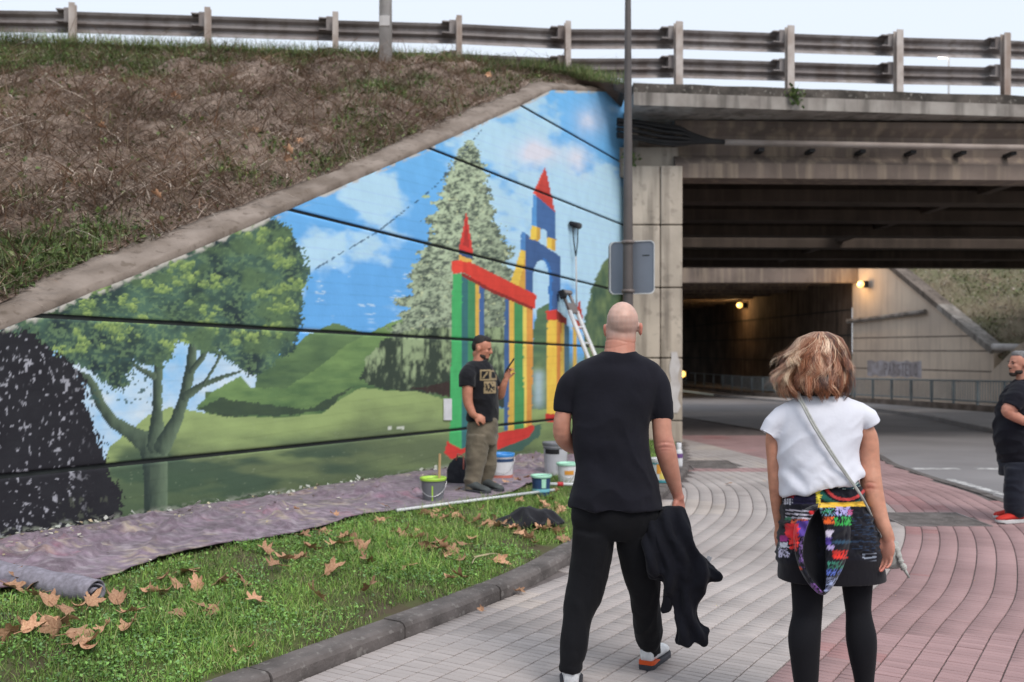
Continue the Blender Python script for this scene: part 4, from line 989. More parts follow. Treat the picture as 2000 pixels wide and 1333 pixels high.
# ---------------------------------------------------------------- lawn
yk = np.linspace(1.2, 18.0, 120)
xk = LK.xat(yk); tk = LK.tan(np.interp(yk, LK.p[:, 1], LK.s)); K0 = np.stack([xk - tk[:, 1] * 0.145, yk + tk[:, 0] * 0.145, gz(yk) + 0.085], 1)
tw_ = np.interp(yk, [1.2, 4.86, 7.5, 12.4, 18], [-14.5, -9.8, -7.0, -1.6, 3.3]); K1 = Wpt(tw_, 0.0, 0.0); K1[:, 2] = wbase(tw_)
vv = np.linspace(0, 1, 60)
LAWN = K0[:, None, :] * (1 - vv)[None, :, None] + K1[:, None, :] * vv[None, :, None]
LAWN[..., 2] += (0.05 * np.sin(vv * math.pi))[None, :] + (fbm(LAWN[..., 0] * 2.2, LAWN[..., 1] * 2.2, 19) - 0.5) * 0.05 * np.minimum(1, vv * 12)[None, :]
lawn = obj('lawn', LAWN.reshape(-1, 3), grid_faces(120, 60)[:, ::-1].copy(), M['soil'], smooth=True); structure(lawn, 'grass strip between the kerb and the painted wall')
LF = LAWN.reshape(-1, 3)
def lawn_z(x, y):
    d = (LF[:, 0] - x) ** 2 + (LF[:, 1] - y) ** 2; i = np.argpartition(d, 6)[:6]; w = 1 / (d[i] + 1e-4)
    return float((LF[i, 2] * w).sum() / w.sum())
def LG(px, py, dz=0.0):
    z = 0.15
    for _ in range(5):
        p = G(px, py, z); z = lawn_z(p.x, p.y)
    p = G(px, py, z); p.z += dz; return p

LG_COL = [(0.20, 0.34, 0.06), (0.155, 0.285, 0.05), (0.26, 0.42, 0.085), (0.31, 0.44, 0.11), (0.12, 0.22, 0.055), (0.36, 0.36, 0.16)]
CL_COL = [(0.19, 0.36, 0.075), (0.14, 0.28, 0.065), (0.24, 0.43, 0.11), (0.17, 0.30, 0.12)]
edge_gap = smoothstep(-0.05, 0.02, vv[None, :] - 0.09 * smoothstep(0.5, 0.62, fbm(LAWN[..., 0] * 1.6, LAWN[..., 1] * 1.6, 23)))
thin = 0.35 + 0.65 * smoothstep(0.36, 0.5, fbm(LAWN[..., 0] * 3.1, LAWN[..., 1] * 3.1, 24))
far_cut = (LAWN[..., 1] > 3.4) * (LAWN[..., 0] / LAWN[..., 1] > -0.78)
wl_ = edge_gap * thin * far_cut
pa, ra = scatter_on(LAWN, 120000, wl_, 31); pb, rb = scatter_on(LAWN, 62000, wl_ * (0.15 + smoothstep(0.42, 0.6, fbm(LAWN[..., 0] * 1.7, LAWN[..., 1] * 1.7, 26))), 32); pc2, rcc = scatter_on(LAWN, 16000, wl_ * smoothstep(0.5, 0.6, fbm(LAWN[..., 0] * 1.2, LAWN[..., 1] * 1.2, 25)), 33)
pb[:, 2] += rb.uniform(0.005, 0.045, len(pb))
fe = [LG(*q) for q in ((-120, 1165), (40, 1158), (185, 1141), (330, 1097), (480, 1066), (600, 1042), (700, 1014), (800, 1002), (890, 988), (960, 976), (1050, 946), (1100, 921), (1180, 893))]
fet = np.array([(np.array((p.x, p.y)) - WP) @ WD for p in fe]); feo = np.array([(np.array((p.x, p.y)) - WP) @ WN for p in fe])
def off_felt(p):
    t = (p[:, :2] - WP) @ WD; o = (p[:, :2] - WP) @ WN
    return p[(o > np.interp(t, fet, feo) + 0.02) | (t > fet[-1])]
pa, pb, pc2 = off_felt(pa), off_felt(pb), off_felt(pc2)
batch('lawn_grass', [blades(pa, ra, (0.02, 0.075), (0.0022, 0.0048), (0.15, 1.35), LG_COL), blades(pc2, rcc, (0.06, 0.13), (0.003, 0.006), (0.2, 1.2), LG_COL), leaves_batch(pb, rb, (0.008, 0.022), CL_COL, 0.6)], M['veg'], 'short grass and clover covering the strip by the kerb')

# ---------------------------------------------------------------- protective felt sheet and its roll
M['felt'] = mat('purple_grey_felt', (1.15, 1.12, 1.15), (0.6, 0.56, 0.58), attr=True, rough=1.0, scale=16, bump=0.7, bscale=160, bdist=0.006, spots=0.35, spot_col=(0.36, 0.31, 0.33), sheen=0.2)
M['felt2'] = mat('grey_felt_back', (0.30, 0.28, 0.33), (0.20, 0.185, 0.215), rough=1.0, scale=30, bump=0.6, bscale=160, bdist=0.006, spots=0.3, spot_col=(0.13, 0.105, 0.12))
fc = Curve([(p.x, p.y) for p in fe], 20); sf = np.linspace(0, fc.L, 300); pf_ = fc.at(sf)
tf = (pf_ - WP) @ WD; n_v = 46; V = []
top_e = np.stack([WP[0] + WD[0] * tf + WN[0] * 0.035, WP[1] + WD[1] * tf + WN[1] * 0.035], 1)
wob = 0.05 * (fbm(sf * 1.8, sf * 0, 61) - 0.5); top_e += WN * (0.05 * fbm(sf * 2.5, sf * 0 + 4, 62))[:, None]
pf_ = pf_ + WN * wob[:, None]
fv = np.linspace(0, 1, n_v)
FE = top_e[:, None, :] * (1 - fv)[None, :, None] + pf_[:, None, :] * fv[None, :, None]
FZ = np.array([[lawn_z(a[0], a[1]) for a in r[::5]] for r in FE[::4]])
iu = np.linspace(0, FZ.shape[0] - 1, 300); iv = np.linspace(0, FZ.shape[1] - 1, n_v)
FZ = np.array([[FZ[int(a), int(b)] * (1 - (a % 1)) * (1 - (b % 1)) + FZ[min(int(a) + 1, FZ.shape[0] - 1), int(b)] * (a % 1) * (1 - (b % 1)) + FZ[int(a), min(int(b) + 1, FZ.shape[1] - 1)] * (1 - (a % 1)) * (b % 1) + FZ[min(int(a) + 1, FZ.shape[0] - 1), min(int(b) + 1, FZ.shape[1] - 1)] * (a % 1) * (b % 1) for b in iv] for a in iu])
su = sf[:, None] + 0 * fv[None, :]; rid = fbm(su * 0.9 + 2.2 * fv[None, :], su * 0.35 + 3.4 * fv[None, :] + 1.3 * fbm(su * 0.8, 2 * fv[None, :] + 0 * su, 66), 63, 3); rdg = np.clip(1 - np.abs(rid - 0.5) / 0.06, 0, 1) ** 1.5 + 0.6 * np.clip(1 - np.abs(fbm(su * 1.7 - 3 * fv[None, :], su * 0.5 + 2.5 * fv[None, :], 67, 2) - 0.5) / 0.05, 0, 1) ** 1.5
FZ = FZ + 0.028 + (0.05 * rdg ** 1.5 + 0.02 * rid) * (0.35 + 0.65 * np.sin(fv * math.pi))[None, :] + 0.012 * fbm(FE[..., 0] * 9, FE[..., 1] * 9, 64)
fz1 = fbm(FE[..., 0] * 1.6, FE[..., 1] * 1.6, 68); fz2 = fbm(FE[..., 0] * 7, FE[..., 1] * 7, 69); fz3 = fbm(FE[..., 0] * 22, FE[..., 1] * 22, 70, 2)
FC = np.array((0.195, 0.145, 0.178)) * (0.55 + 0.55 * fz1 + 0.5 * fz2)[..., None]
def fmix(m_, c): FC[:] = FC * (1 - m_[..., None]) + np.array(c) * m_[..., None]
fmix(0.4 * smoothstep(0.58, 0.72, fbm(FE[..., 0] * 3, FE[..., 1] * 3, 71)) * smoothstep(0.45, 0.6, fz3), (0.40, 0.12, 0.17)); fmix(0.7 * smoothstep(0.58, 0.70, fbm(FE[..., 0] * 2.2, FE[..., 1] * 2.2, 72)) * smoothstep(0.5, 0.6, fz3), (0.45, 0.38, 0.26)); fmix(0.6 * smoothstep(0.60, 0.72, fbm(FE[..., 0] * 2.6, FE[..., 1] * 2.6, 73)), (0.10, 0.072, 0.085)); fmix(0.5 * smoothstep(0.66, 0.72, fz3), (0.38, 0.34, 0.36))
felt = obj('felt_sheet', np.concatenate([FE, FZ[..., None]], -1).reshape(-1, 3), grid_faces(300, n_v), M['felt'], None, FC.reshape(-1, 3), smooth=True)
sm = felt.modifiers.new('thick', 'SOLIDIFY'); sm.thickness = 0.008; sm.offset = 1
tag(felt, 'crumpled purple-grey felt sheet spread along the foot of the painted wall', 'sheet')
a_, b_ = LG(-60, 1128, 0.05), LG(186, 1178, 0.055)
ax_ = (b_ - a_).normalized(); V = []; n_l, n_a = 26, 48
upv = Vector((0, 0, 1)); sdv = ax_.cross(upv).normalized(); upv = sdv.cross(ax_)
for i in range(n_l):
    c = a_.lerp(b_, i / (n_l - 1))
    for k in range(n_a):
        th = k / (n_a - 1) * 2 * math.pi * 2.6; r = 0.026 + 0.0215 * th / (2 * math.pi)
        r += 0.004 * math.sin(i * 0.8 + th * 2)
        V.append(c + sdv * math.cos(th) * r + upv * math.sin(th) * r + ax_ * (0.012 * math.sin(th * 1.5) if i in (0, n_l - 1) else 0))
rl = obj('felt_roll', V, grid_faces(n_l, n_a), M['felt2'], smooth=True); sm = rl.modifiers.new('thick', 'SOLIDIFY'); sm.thickness = 0.008
tag(rl, 'rolled-up length of grey felt lying on the grass at the sheet end', 'roll')

# ---------------------------------------------------------------- fallen plane leaves
M['leaf'] = mat('dry_leaf', (0.55, 0.33, 0.20), (0.37, 0.19, 0.11), rough=0.75, scale=18, bump=0.4, bscale=50, rand=0.28, spec=0.3)
def leaf_mesh(seed, curl, twist):
    r = np.random.default_rng(seed); lob = []
    for (a, L, w) in ((90, 1.0, 19), (40, 0.9, 19), (140, 0.9, 19), (-12, 0.7, 17), (192, 0.7, 17)):
        lob.append((math.radians(a + r.normal(0, 4)), L * r.uniform(0.9, 1.08), w))
    pts = []
    N_ = 66
    for i in range(N_):
        a = -math.pi / 2 + 2 * math.pi * i / N_
        rad = 0.46
        for (la, L, w) in lob:
            d = abs((a - la + math.pi) % (2 * math.pi) - math.pi); rad = max(rad, L * max(0.0, 1 - (d / math.radians(w * 2.1)) ** 1.15))
        rad *= 1 + 0.07 * math.sin(i * 2.7 + seed)
        pts.append((rad * math.cos(a), rad * math.sin(a)))
    V = []; rings = (0.0, 0.35, 0.7, 1.0)
    for q in rings:
        for (x, y) in pts:
            X, Y = x * q, y * q
            d = math.hypot(X, Y)
            z = curl * d * d + 0.10 * math.sin(X * 5 + seed) * d + 0.08 * math.sin(Y * 6 + 2 * seed) + twist * X * Y
            if curl > 0.5:                                   # strongly rolled leaf
                th = X * 2.0; X, z = math.sin(th) / 2.0, (1 - math.cos(th)) / 2.0 + 0.06 * math.sin(Y * 5)
            V.append((X * 0.5, Y * 0.5, z * 0.5))
    Fs = []
    for k in range(3):
        for i in range(N_):
            j = (i + 1) % N_; Fs.append((k * N_ + i, k * N_ + j, (k + 1) * N_ + j, (k + 1) * N_ + i))
    o = len(V); st = tube([(0, 0, 0.01), (0.02, -0.25, 0.03), (0.05, -0.5, 0.06)], 0.012, 5); V += [tuple(v) for v in st[0]]; Fs += [tuple(i + o for i in f) for f in st[1]]
    me = new_mesh('fallen_leaf', V, Fs, smooth=True); me.materials.append(M['leaf']); return me
LM = [leaf_mesh(s, c, t) for s, c, t in ((1, 0.35, 0.3), (2, 0.45, -0.5), (3, 0.8, 0), (4, 0.3, 0.7), (5, -0.45, 0.3), (6, 0.7, 0.1), (7, 0.55, 0.3), (8, -0.4, -0.5))]
lr = np.random.default_rng(77)
def put_leaf(p, size, label, group, var=None, tilt=0.35):
    o = bpy.data.objects.new('fallen_leaf', LM[int(lr.integers(0, 8)) if var is None else var]); COL.objects.link(o)
    o.location = p; o.rotation_euler = (lr.normal(0, tilt), lr.normal(0, tilt), lr.uniform(0, 6.28)); s = size * lr.uniform(0.85, 1.15); o.scale = (s, s, s)
    tag(o, label, 'leaf', group); return o
LEAVES = [(35, 1150), (12, 1135), (60, 1163), (75, 1180), (155, 1203), (178, 1195), (130, 1212), (228, 1190), (287, 1168), (60, 1250), (95, 1238), (112, 1250), (160, 1278), (172, 1287), (205, 1245), (148, 1258), (370, 1130), (345, 1160), (385, 1162), (318, 1146), (322, 1174), (352, 1216), (398, 1206), (420, 1209), (475, 1147), (560, 1101), (584, 1101), (605, 1079), (647, 1131), (632, 1047), (672, 1059), (692, 1061), (710, 1083), (718, 1106), (795, 1113), (780, 1053), (801, 1056), (816, 1046), (835, 1076), (850, 1071), (866, 1079), (885, 1086), (906, 1073), (880, 1146), (903, 1143), (975, 1106), (897, 1104), (1045, 1068), (1060, 992), (1082, 1001), (1092, 1011), (1076, 982), (1012, 1046), (1027, 1036), (962, 1031), (987, 1029), (902, 1023), (930, 1026), (862, 1006), (846, 1016), (882, 1001), (942, 1001), (907, 988), (1012, 986), (1086, 967), (1052, 1031), (745, 1023), (734, 1031), (1087, 1046), (1097, 1060), (870, 1093), (520, 1085), (20, 1255), (455, 1290), (490, 1284), (255, 1215), (1070, 1040), (920, 1060), (760, 1080), (805, 1062), (822, 1058), (790, 1047), (842, 1082), (858, 1065), (872, 1072), (965, 1022), (975, 1035), (1000, 1040), (1018, 1052), (915, 1030), (945, 1035), (890, 1015), (870, 1020), (830, 1012), (1065, 1000), (1088, 992), (1098, 1002), (1072, 1010), (1058, 1042), (1035, 1060), (660, 1072), (700, 1072), (540, 1120), (430, 1150), (300, 1175), (250, 1245), (120, 1232), (45, 1240), (20, 1165), (95, 1195), (500, 1190), (620, 1180), (720, 1165), (590, 1055)]
for (a, b) in LEAVES:
    far_ = b < 1060
    sz = lr.uniform(0.14, 0.20) * (0.95 if far_ else 1.0)
    if (a, b) in ((455, 1290), (490, 1284)): sz = 0.10
    vi = int(lr.integers(0, 8)); pl_ = LG(a, b, 0.036 if b < 1120 else 0.055); kx = float(LK.xat(pl_.y)); fo = (np.array((pl_.x, pl_.y)) - WP) @ WN - np.interp((np.array((pl_.x, pl_.y)) - WP) @ WD, fet, feo)
    look = ['broad dry', 'wavy tan', 'rolled-up brown', 'twisted brown', 'arched brown', 'tube-curled tan', 'cupped brown', 'drooping tan'][vi]
    where = 'beside the grey felt roll' if a < 270 and b < 1225 else 'in the long grass beyond the felt roll' if a < 270 else 'close to the lawn kerb' if kx - pl_.x < 0.75 else 'beside the dropped black garment' if abs(a - 1030) < 75 and abs(b - 1025) < 50 else 'by the white pole in the grass' if b < 1015 else 'at the edge of the felt sheet' if fo < 0.35 else 'out in the middle of the lawn'
    put_leaf(pl_, sz, look + ' plane leaf lying ' + where, 'dry leaves scattered over the grass', var=vi, tilt=0.4)
for (a, b) in ((582, 1013), (655, 1022), (918, 950), (965, 955), (1000, 940), (990, 955), (1030, 942), (1012, 951), (750, 1001), (895, 968)):
    put_leaf(LG(a, b, 0.07), 0.12, 'dry brown plane leaf lying on the felt sheet', 'dry leaves on the felt sheet', tilt=0.2)
for (a, b) in ((1012, 1160), (940, 1197)):
    p = G(a, b, 0.015); put_leaf((p.x, p.y, 0.035), 0.10 if a == 1012 else 0.07, 'curled brown leaf on the grey tiles close to the kerb', 'leaves on the tiles by the kerb', var=2)
p = G(1425, 948, 0.0); put_leaf((p.x, p.y, 0.03), 0.12, 'small dark leaf alone on the curved rows of grey tiles', None, var=4)
rb_ = np.random.default_rng(5)
for (a, b) in ((340, 200), (460, 230), (565, 330), (575, 310), (310, 395), (350, 205), (590, 285), (955, 155), (205, 260), (500, 265)):
    # leaves and scraps caught in the dead weeds of the bank
    dx_ = F * S[..., 0] / S[..., 1] + 1000 - a; dy_ = HZ - (S[..., 2] - CH) * F / S[..., 1] - b
    i_ = np.unravel_index(np.argmin(dx_ ** 2 + dy_ ** 2), dx_.shape); q = S[i_]
    put_leaf((q[0], q[1] - 0.05, q[2] + 0.08), 0.16, 'orange-brown leaf caught in the dead weeds of the bank', 'leaves caught on the bank', tilt=0.8)

# ---------------------------------------------------------------- painters' gear
rd = np.random.default_rng(12); iu_ = rd.integers(5, 295, 700); iv_ = np.clip(np.abs(rd.normal(0, 16, 700)).astype(int), 0, n_v - 1)
FEZ = np.concatenate([FE, FZ[..., None]], -1); pd_ = FEZ[iu_, iv_] + np.array((0, 0, 0.012)); cl_ = fbm(pd_[:, 0] * 2.5, pd_[:, 1] * 2.5, 99) > 0.47
V_, F_, C_d = leaves_batch(pd_[cl_], rd, (0.012, 0.045), [(0.55, 0.48, 0.34), (0.42, 0.34, 0.22), (0.62, 0.58, 0.5)], 0.3)
tq = rd.uniform(-9, 2, 160); pq_ = Wpt(tq, 0.0, 0.05); pq_[:, 2] = wbase(tq) + 0.035 + rd.uniform(0, 0.03, 160); pq_ += np.stack([WN[0] * (o__ := rd.uniform(0.0, 0.07, 160)), WN[1] * o__, 0 * o__], 1)
V2_, F2_, C2_d = leaves_batch(pq_, rd, (0.02, 0.07), [(0.62, 0.62, 0.58), (0.5, 0.52, 0.46)], 0.5)
batch('paint_flakes', [(V_, F_, C_d), (V2_, F2_, C2_d)], M['veg'], 'pale paint flakes and plant crumbs strewn on the felt along the wall foot')
def pm(name, c, rough=0.45, **k): return mat(name, c, tuple(q * 0.85 for q in c), rough=rough, scale=6, bump=0.08, spec=0.5, **k)
M['grey_plastic'] = pm('grey_plastic', (0.16, 0.165, 0.18)); M['lime'] = pm('lime_paint', (0.42, 0.66, 0.08), 0.35); M['wood'] = mat('stick_wood', (0.50, 0.33, 0.17), (0.38, 0.24, 0.12), scale=20, stretch=(8, 8, 1))
M['white_plastic'] = pm('white_plastic', (0.72, 0.72, 0.74)); M['blue'] = pm('blue_paint', (0.05, 0.27, 0.66), 0.35); M['salmon'] = pm('salmon_band', (0.62, 0.20, 0.15)); M['navy'] = pm('navy_pot', (0.025, 0.06, 0.15)); M['mint'] = pm('mint_paint', (0.40, 0.72, 0.55), 0.35); M['cyan'] = pm('light_blue_band', (0.22, 0.56, 0.66)); M['orange'] = pm('orange_label', (0.75, 0.33, 0.05)); M['purple'] = pm('purple_label', (0.16, 0.07, 0.24)); M['pale_grey_plastic'] = pm('pale_grey_plastic', (0.52, 0.52, 0.56)); M['teal'] = pm('teal_band', (0.06, 0.28, 0.32)); M['yellowl'] = pm('yellow_label', (0.75, 0.62, 0.15)); M['wire'] = mat('steel_wire', (0.6, 0.6, 0.6), rough=0.35, metal=0.8, bump=0)

def bucket(px, py, Dt, Db, H, label, body, parts, cat='bucket', name='paint_bucket', tilt=None, handle=True, rim=None, fill=None, fill_z=0.02):
    c = LG(px, py, 0.012); root = empty(name, c)
    rt, rb2 = Dt / 2, Db / 2; ex = 0.03
    def R(z): return rb2 + (rt - rb2) * z / H
    V, Fs = lathe([(0.001, 0.0), (rb2 - 0.01, 0.0), (rb2, 0.008), (R(H * 0.86), H * 0.86), (R(H * 0.88) + 0.006, H * 0.88), (rt + 0.006, H), (rt - 0.004, H), (R(H * 0.7) - 0.008, H * 0.7), (R(0.02) - 0.008, 0.02), (0.001, 0.02)], 36, c)
    obj('body', V, Fs, body, root, smooth=True).modifiers.new('es', 'EDGE_SPLIT')
    for (nm, z0, z1, m, th0, th1) in parts:
        n = 30; V = []; 
        for i in range(n + 1):
            th = th0 + (th1 - th0) * i / n; jag = 0
            for z in (z0, z1):
                rr = R(z) + 0.0025; V.append((c.x + rr * math.cos(th), c.y + rr * math.sin(th), c.z + z))
        obj(nm, V, [(2 * i, 2 * i + 2, 2 * i + 3, 2 * i + 1) for i in range(n)], m, root, smooth=True)
    if rim:
        V, Fs = lathe([(R(H * 0.9) + 0.009, H * 0.9), (rt + 0.012, H * 0.97), (rt + 0.010, H + 0.004), (rt - 0.006, H + 0.003), (rt - 0.012, H * 0.93)], 36, c)
        obj('painted_rim', V, Fs, rim, root, smooth=True)
    if fill:
        V, Fs = lathe([(rt - 0.006, H - fill_z), (rt * 0.5, H - fill_z + 0.006), (0.001, H - fill_z + 0.008)], 30, c); obj('paint', V, Fs, fill, root, smooth=True)
    if handle:
        pts = [(c.x + (rt + 0.012) * math.cos(th), c.y - 0.02 - (rt + 0.0) * 0.55 * math.sin(th), c.z + H * 0.86 - 0.55 * H * math.sin(th)) for th in np.linspace(0, math.pi, 13)]
        pts = [(x, c.y - math.sqrt(max((R(H * 0.5) + 0.014) ** 2 - (x - c.x) ** 2, 0)) if 0 < i < 12 else c.y, z) for i, (x, y, z) in enumerate(pts)]
        mb = MB(); mb.tube(pts, 0.0035, 6); mb.build('handle', M['wire'], root, smooth=True)
    tag(root, label, cat); return root, c
FULL = (-math.pi, math.pi)
root, c = bucket(846, 985, 0.225, 0.185, 0.235, 'grey bucket brimming with lime green paint and a stirring stick', M['grey_plastic'], [('paint_run', 0.03, 0.17, M['lime'], -1.62, -1.50)], rim=M['lime'], fill=M['lime'])
mb = MB(); mb.tube([(c.x + 0.05, c.y + 0.03, c.z + 0.06), (c.x + 0.058, c.y + 0.06, c.z + 0.45)], 0.012, 8); mb.build('stirring_stick', M['wood'], root)
bucket(980, 941, 0.265, 0.235, 0.30, 'white bucket with blue paint rim and salmon band behind the artist', M['white_plastic'], [('salmon_band', 0.0, 0.07, M['salmon'], *FULL), ('dark_drips', 0.215, 0.25, M['navy'], *FULL)], rim=M['blue'], fill=M['blue'])
bucket(1085, 930, 0.29, 0.25, 0.38, 'large pale grey bucket with dark lid band by the wall', M['pale_grey_plastic'], [('lid_band', 0.31, 0.345, M['grey_plastic'], *FULL), ('black_grip', 0.255, 0.31, M['black'], -2.6, -1.3)], rim=M['grey_plastic'], handle=False)
bucket(1108, 946, 0.22, 0.19, 0.22, 'white tub with mint rim and orange label in the grass', M['white_plastic'], [('orange_label', 0.10, 0.145, M['orange'], -1.9, -0.9)], rim=M['mint'], fill=M['mint'], name='paint_tub', cat='tub')
bucket(1057, 971, 0.19, 0.165, 0.205, 'navy pot with mint rim and light blue band standing in the grass', M['navy'], [('blue_band', 0.045, 0.075, M['cyan'], *FULL), ('mint_drip', 0.085, 0.175, M['mint'], -1.55, -1.05)], rim=M['mint'], fill=M['mint'], handle=False, name='paint_pot', cat='pot')
bucket(1292, 943, 0.24, 0.22, 0.27, 'tub with orange and yellow label on a teal base beside the kerb', M['white_plastic'], [('orange_label', 0.10, 0.21, M['orange'], -2.2, -1.7), ('yellow_label', 0.04, 0.12, M['yellowl'], -1.9, -1.35), ('teal_base', 0.0, 0.03, M['teal'], *FULL), ('teal_lid_band', 0.205, 0.222, M['teal'], *FULL)], handle=False, name='paint_tub', cat='tub')
c = LG(1326, 912, 0.0); root = empty('paint_bottle', c)
V, Fs = lathe([(0.001, 0), (0.045, 0), (0.05, 0.02), (0.05, 0.2), (0.035, 0.235), (0.02, 0.25), (0.02, 0.26)], 20, c); obj('body', V, Fs, M['white_plastic'], root, smooth=True)
V, Fs = lathe([(0.052, 0.12), (0.0525, 0.18)], 20, c); obj('label_band', V, Fs, M['purple'], root, smooth=True)
V, Fs = lathe([(0.034, 0.24), (0.036, 0.31), (0.03, 0.32), (0.001, 0.32)], 16, c); obj('cap', V, Fs, M['white_plastic'], root, smooth=True)
tag(root, 'white bottle with purple label standing at the end of the kerb', 'bottle')
# black bag
c = LG(895, 952, 0.0); rg_ = []
M['bagm'] = mat('black_bag_fabric', (0.018, 0.019, 0.026), (0.03, 0.03, 0.038), rough=0.85, scale=9, bump=0.6, bscale=14, bdist=0.03)
V = []; nk = 24
prof = [(0.10, 0.0), (0.125, 0.03), (0.13, 0.10), (0.12, 0.18), (0.10, 0.25), (0.06, 0.30), (0.02, 0.315)]
for (r, z) in prof:
    for k in range(nk):
        a = 2 * math.pi * k / nk; w = 1 + 0.10 * math.sin(a * 5 + z * 20) + 0.06 * math.sin(a * 9 - z * 14); V.append((c.x + r * w * math.cos(a) + z * 0.06, c.y + r * 0.7 * w * math.sin(a), c.z + z))
root = empty('bag', c); obj('bag_body', V, grid_faces(len(prof), nk), M['bagm'], root, smooth=True)
V2 = []; Fq = [(i * nk + nk - 1, i * nk, (i + 1) * nk, (i + 1) * nk + nk - 1) for i in range(len(prof) - 1)]
root.children[0].data.clear_geometry(); root.children[0].data.from_pydata([tuple(v) for v in V], [], [tuple(f) for f in grid_faces(len(prof), nk).tolist()] + Fq); root.children[0].data.polygons.foreach_set('use_smooth', [True] * len(root.children[0].data.polygons))
mb = MB(); mb.tube([(c.x - 0.02, c.y - 0.05, c.z + 0.29), (c.x, c.y - 0.09, c.z + 0.36), (c.x + 0.06, c.y - 0.09, c.z + 0.34), (c.x + 0.06, c.y - 0.10, c.z + 0.2)], 0.008, 6); mb.build('strap', M['salmon'], root, smooth=True)
tag(root, 'slumped black bag against the wall behind the artist', 'bag')
# white poles on the grass
M['white_metal'] = mat('white_painted_metal', (0.70, 0.71, 0.72), (0.55, 0.56, 0.57), rough=0.4, bump=0.05, spec=0.5)
a, b = LG(775, 1010, 0.055), LG(1082, 968, 0.055); mb = MB(); mb.tube([a, a.lerp(b, 0.5), b], 0.014, 10); o = mb.build('paint_pole', M['white_metal'], smooth=True); tag(o, 'long white pole lying in the grass beside the felt sheet', 'pole')
a, b = LG(1070, 955, 0.05), LG(1190, 957, 0.05); root = empty('roller_pole', a); mb = MB(); mb.tube([a, b], 0.017, 10); mb.build('shaft', M['white_metal'], root, smooth=True)
c1, c2 = a.lerp(b, 0.15), a.lerp(b, 0.24); mb = MB(); mb.tube([c1, c2], 0.024, 10); mb.build('red_grip', mat('red_plastic', (0.6, 0.04, 0.05), rough=0.4), root, smooth=True); tag(root, 'white pole with red grip lying beyond the navy pot', 'pole')
# dropped black garment
c = LG(1030, 1028, 0.0); M['cloth'] = mat('black_cloth', (0.012, 0.012, 0.016), (0.018, 0.018, 0.022), rough=0.95, scale=10, bump=0.5, bscale=12, bdist=0.03, sheen=0.1)
NG = 44; gx = np.linspace(-0.36, 0.33, NG); gy = np.linspace(-0.2, 0.2, 30); XX, YY = np.meshgrid(gx, gy, indexing='ij')
rr = np.hypot(XX / np.where(XX < 0, 0.36, 0.33), YY / 0.2); hgt = np.clip(1 - rr ** 2.2, 0, 1) ** 0.6 * (0.055 * np.exp(-((XX + 0.02) / 0.12) ** 2) + 0.05 * np.exp(-((XX - 0.20) / 0.10) ** 2) + 0.045) * (0.5 + 0.9 * (1 - 2 * np.abs(fbm(XX * 6 + YY * 3, YY * 7 - XX * 2, 5, 2) - 0.5) * 2) ** 1.0 + 0.35 * fbm(XX * 3, YY * 3, 7, 2))
ok_ = rr < 1.02 + 0.12 * (fbm(XX * 6, YY * 6, 6) - 0.5)
V = np.stack([c.x + XX, c.y + YY, c.z + 0.02 + hgt], -1).reshape(-1, 3); Fg = grid_faces(NG, 30); okf = ok_.reshape(-1)[Fg].all(1)
o = obj('dropped_garment', V, Fg[okf].copy(), M['cloth'], smooth=True); sm = o.modifiers.new('thick', 'SOLIDIFY'); sm.thickness = 0.012; sm.offset = -1; tag(o, 'crumpled black garment dropped on the grass', 'garment')
# straw twig
for (pts, lb) in (([(925, 1105), (960, 1098), (985, 1103)], 'thin pale stalk lying straight in the grass near the kerb'), ([(922, 1118), (930, 1106), (955, 1100)], 'thin pale stalk lying bent in the grass near the kerb')):
    mb = MB(); mb.tube(catmull([LG(a, b, 0.06) for a, b in pts], 6), 0.004, 5); o = mb.build('dry_stalk', mat('straw', (0.5, 0.42, 0.26)), smooth=True); tag(o, lb, 'stalk')

# white sheet stuck on the wall
def on_wall(px, py, out=0.01): t, z = wall_tz(px, py); return Vector((WP[0] + WD[0] * t + WN[0] * out, WP[1] + WD[1] * t + WN[1] * out, z))
mb = MB(); q = [on_wall(865, 779, 0.02), on_wall(880, 779, 0.02), on_wall(880, 821, 0.02), on_wall(865, 821, 0.02)]; q2 = [v - Vector((WN[0], WN[1], 0)) * 0.012 for v in q]
mb.add(q + q2, [(3, 2, 1, 0), (4, 5, 6, 7), (0, 1, 5, 4), (1, 2, 6, 5), (2, 3, 7, 6), (3, 0, 4, 7)]); o = mb.build('white_panel', M['white_plastic']); tag(o, 'small blank white panel fixed to the mural beside the green castle pillar', 'panel')

# ladder and roller leaning on the wall
lt = on_wall(1096, 570, 0.07); lb_ = Vector((lt.x + WN[0] * 0.95 + 0.12, lt.y + WN[1] * 0.95 - 0.1, 0)); lb_.z = lawn_z(lb_.x, lb_.y)
wd3 = Vector((WD[0], WD[1], 0)); root = empty('ladder', lb_)
dirl = (lb_ - lt).normalized()
for s_ in (-1, 1):
    mb = MB(); o_ = wd3 * 0.19 * s_
    mb.tube([lt + o_ * 0.8 + dirl * 0.35, lb_ + o_ * 1.15], (0.034), 8); mb.build('side_rail', M['white_metal'], root, smooth=True)
    mb = MB(); mb.tube([lt + o_ * 0.75, lt + o_ * 0.8 + dirl * 0.4], 0.026, 8); mb.build('upper_rail', M['pole'] if s_ < 0 else M['steel'], root, smooth=True)
nL = (lb_ - lt).length
for i in range(9):
    f = 0.35 + i * 0.28
    if f > nL - 0.1: break
    mb = MB(); c_ = lt + dirl * f; mb.tube([c_ - wd3 * 0.19, c_ + wd3 * 0.19], 0.016, 8); mb.build('rung', M['white_metal'], root, smooth=True)
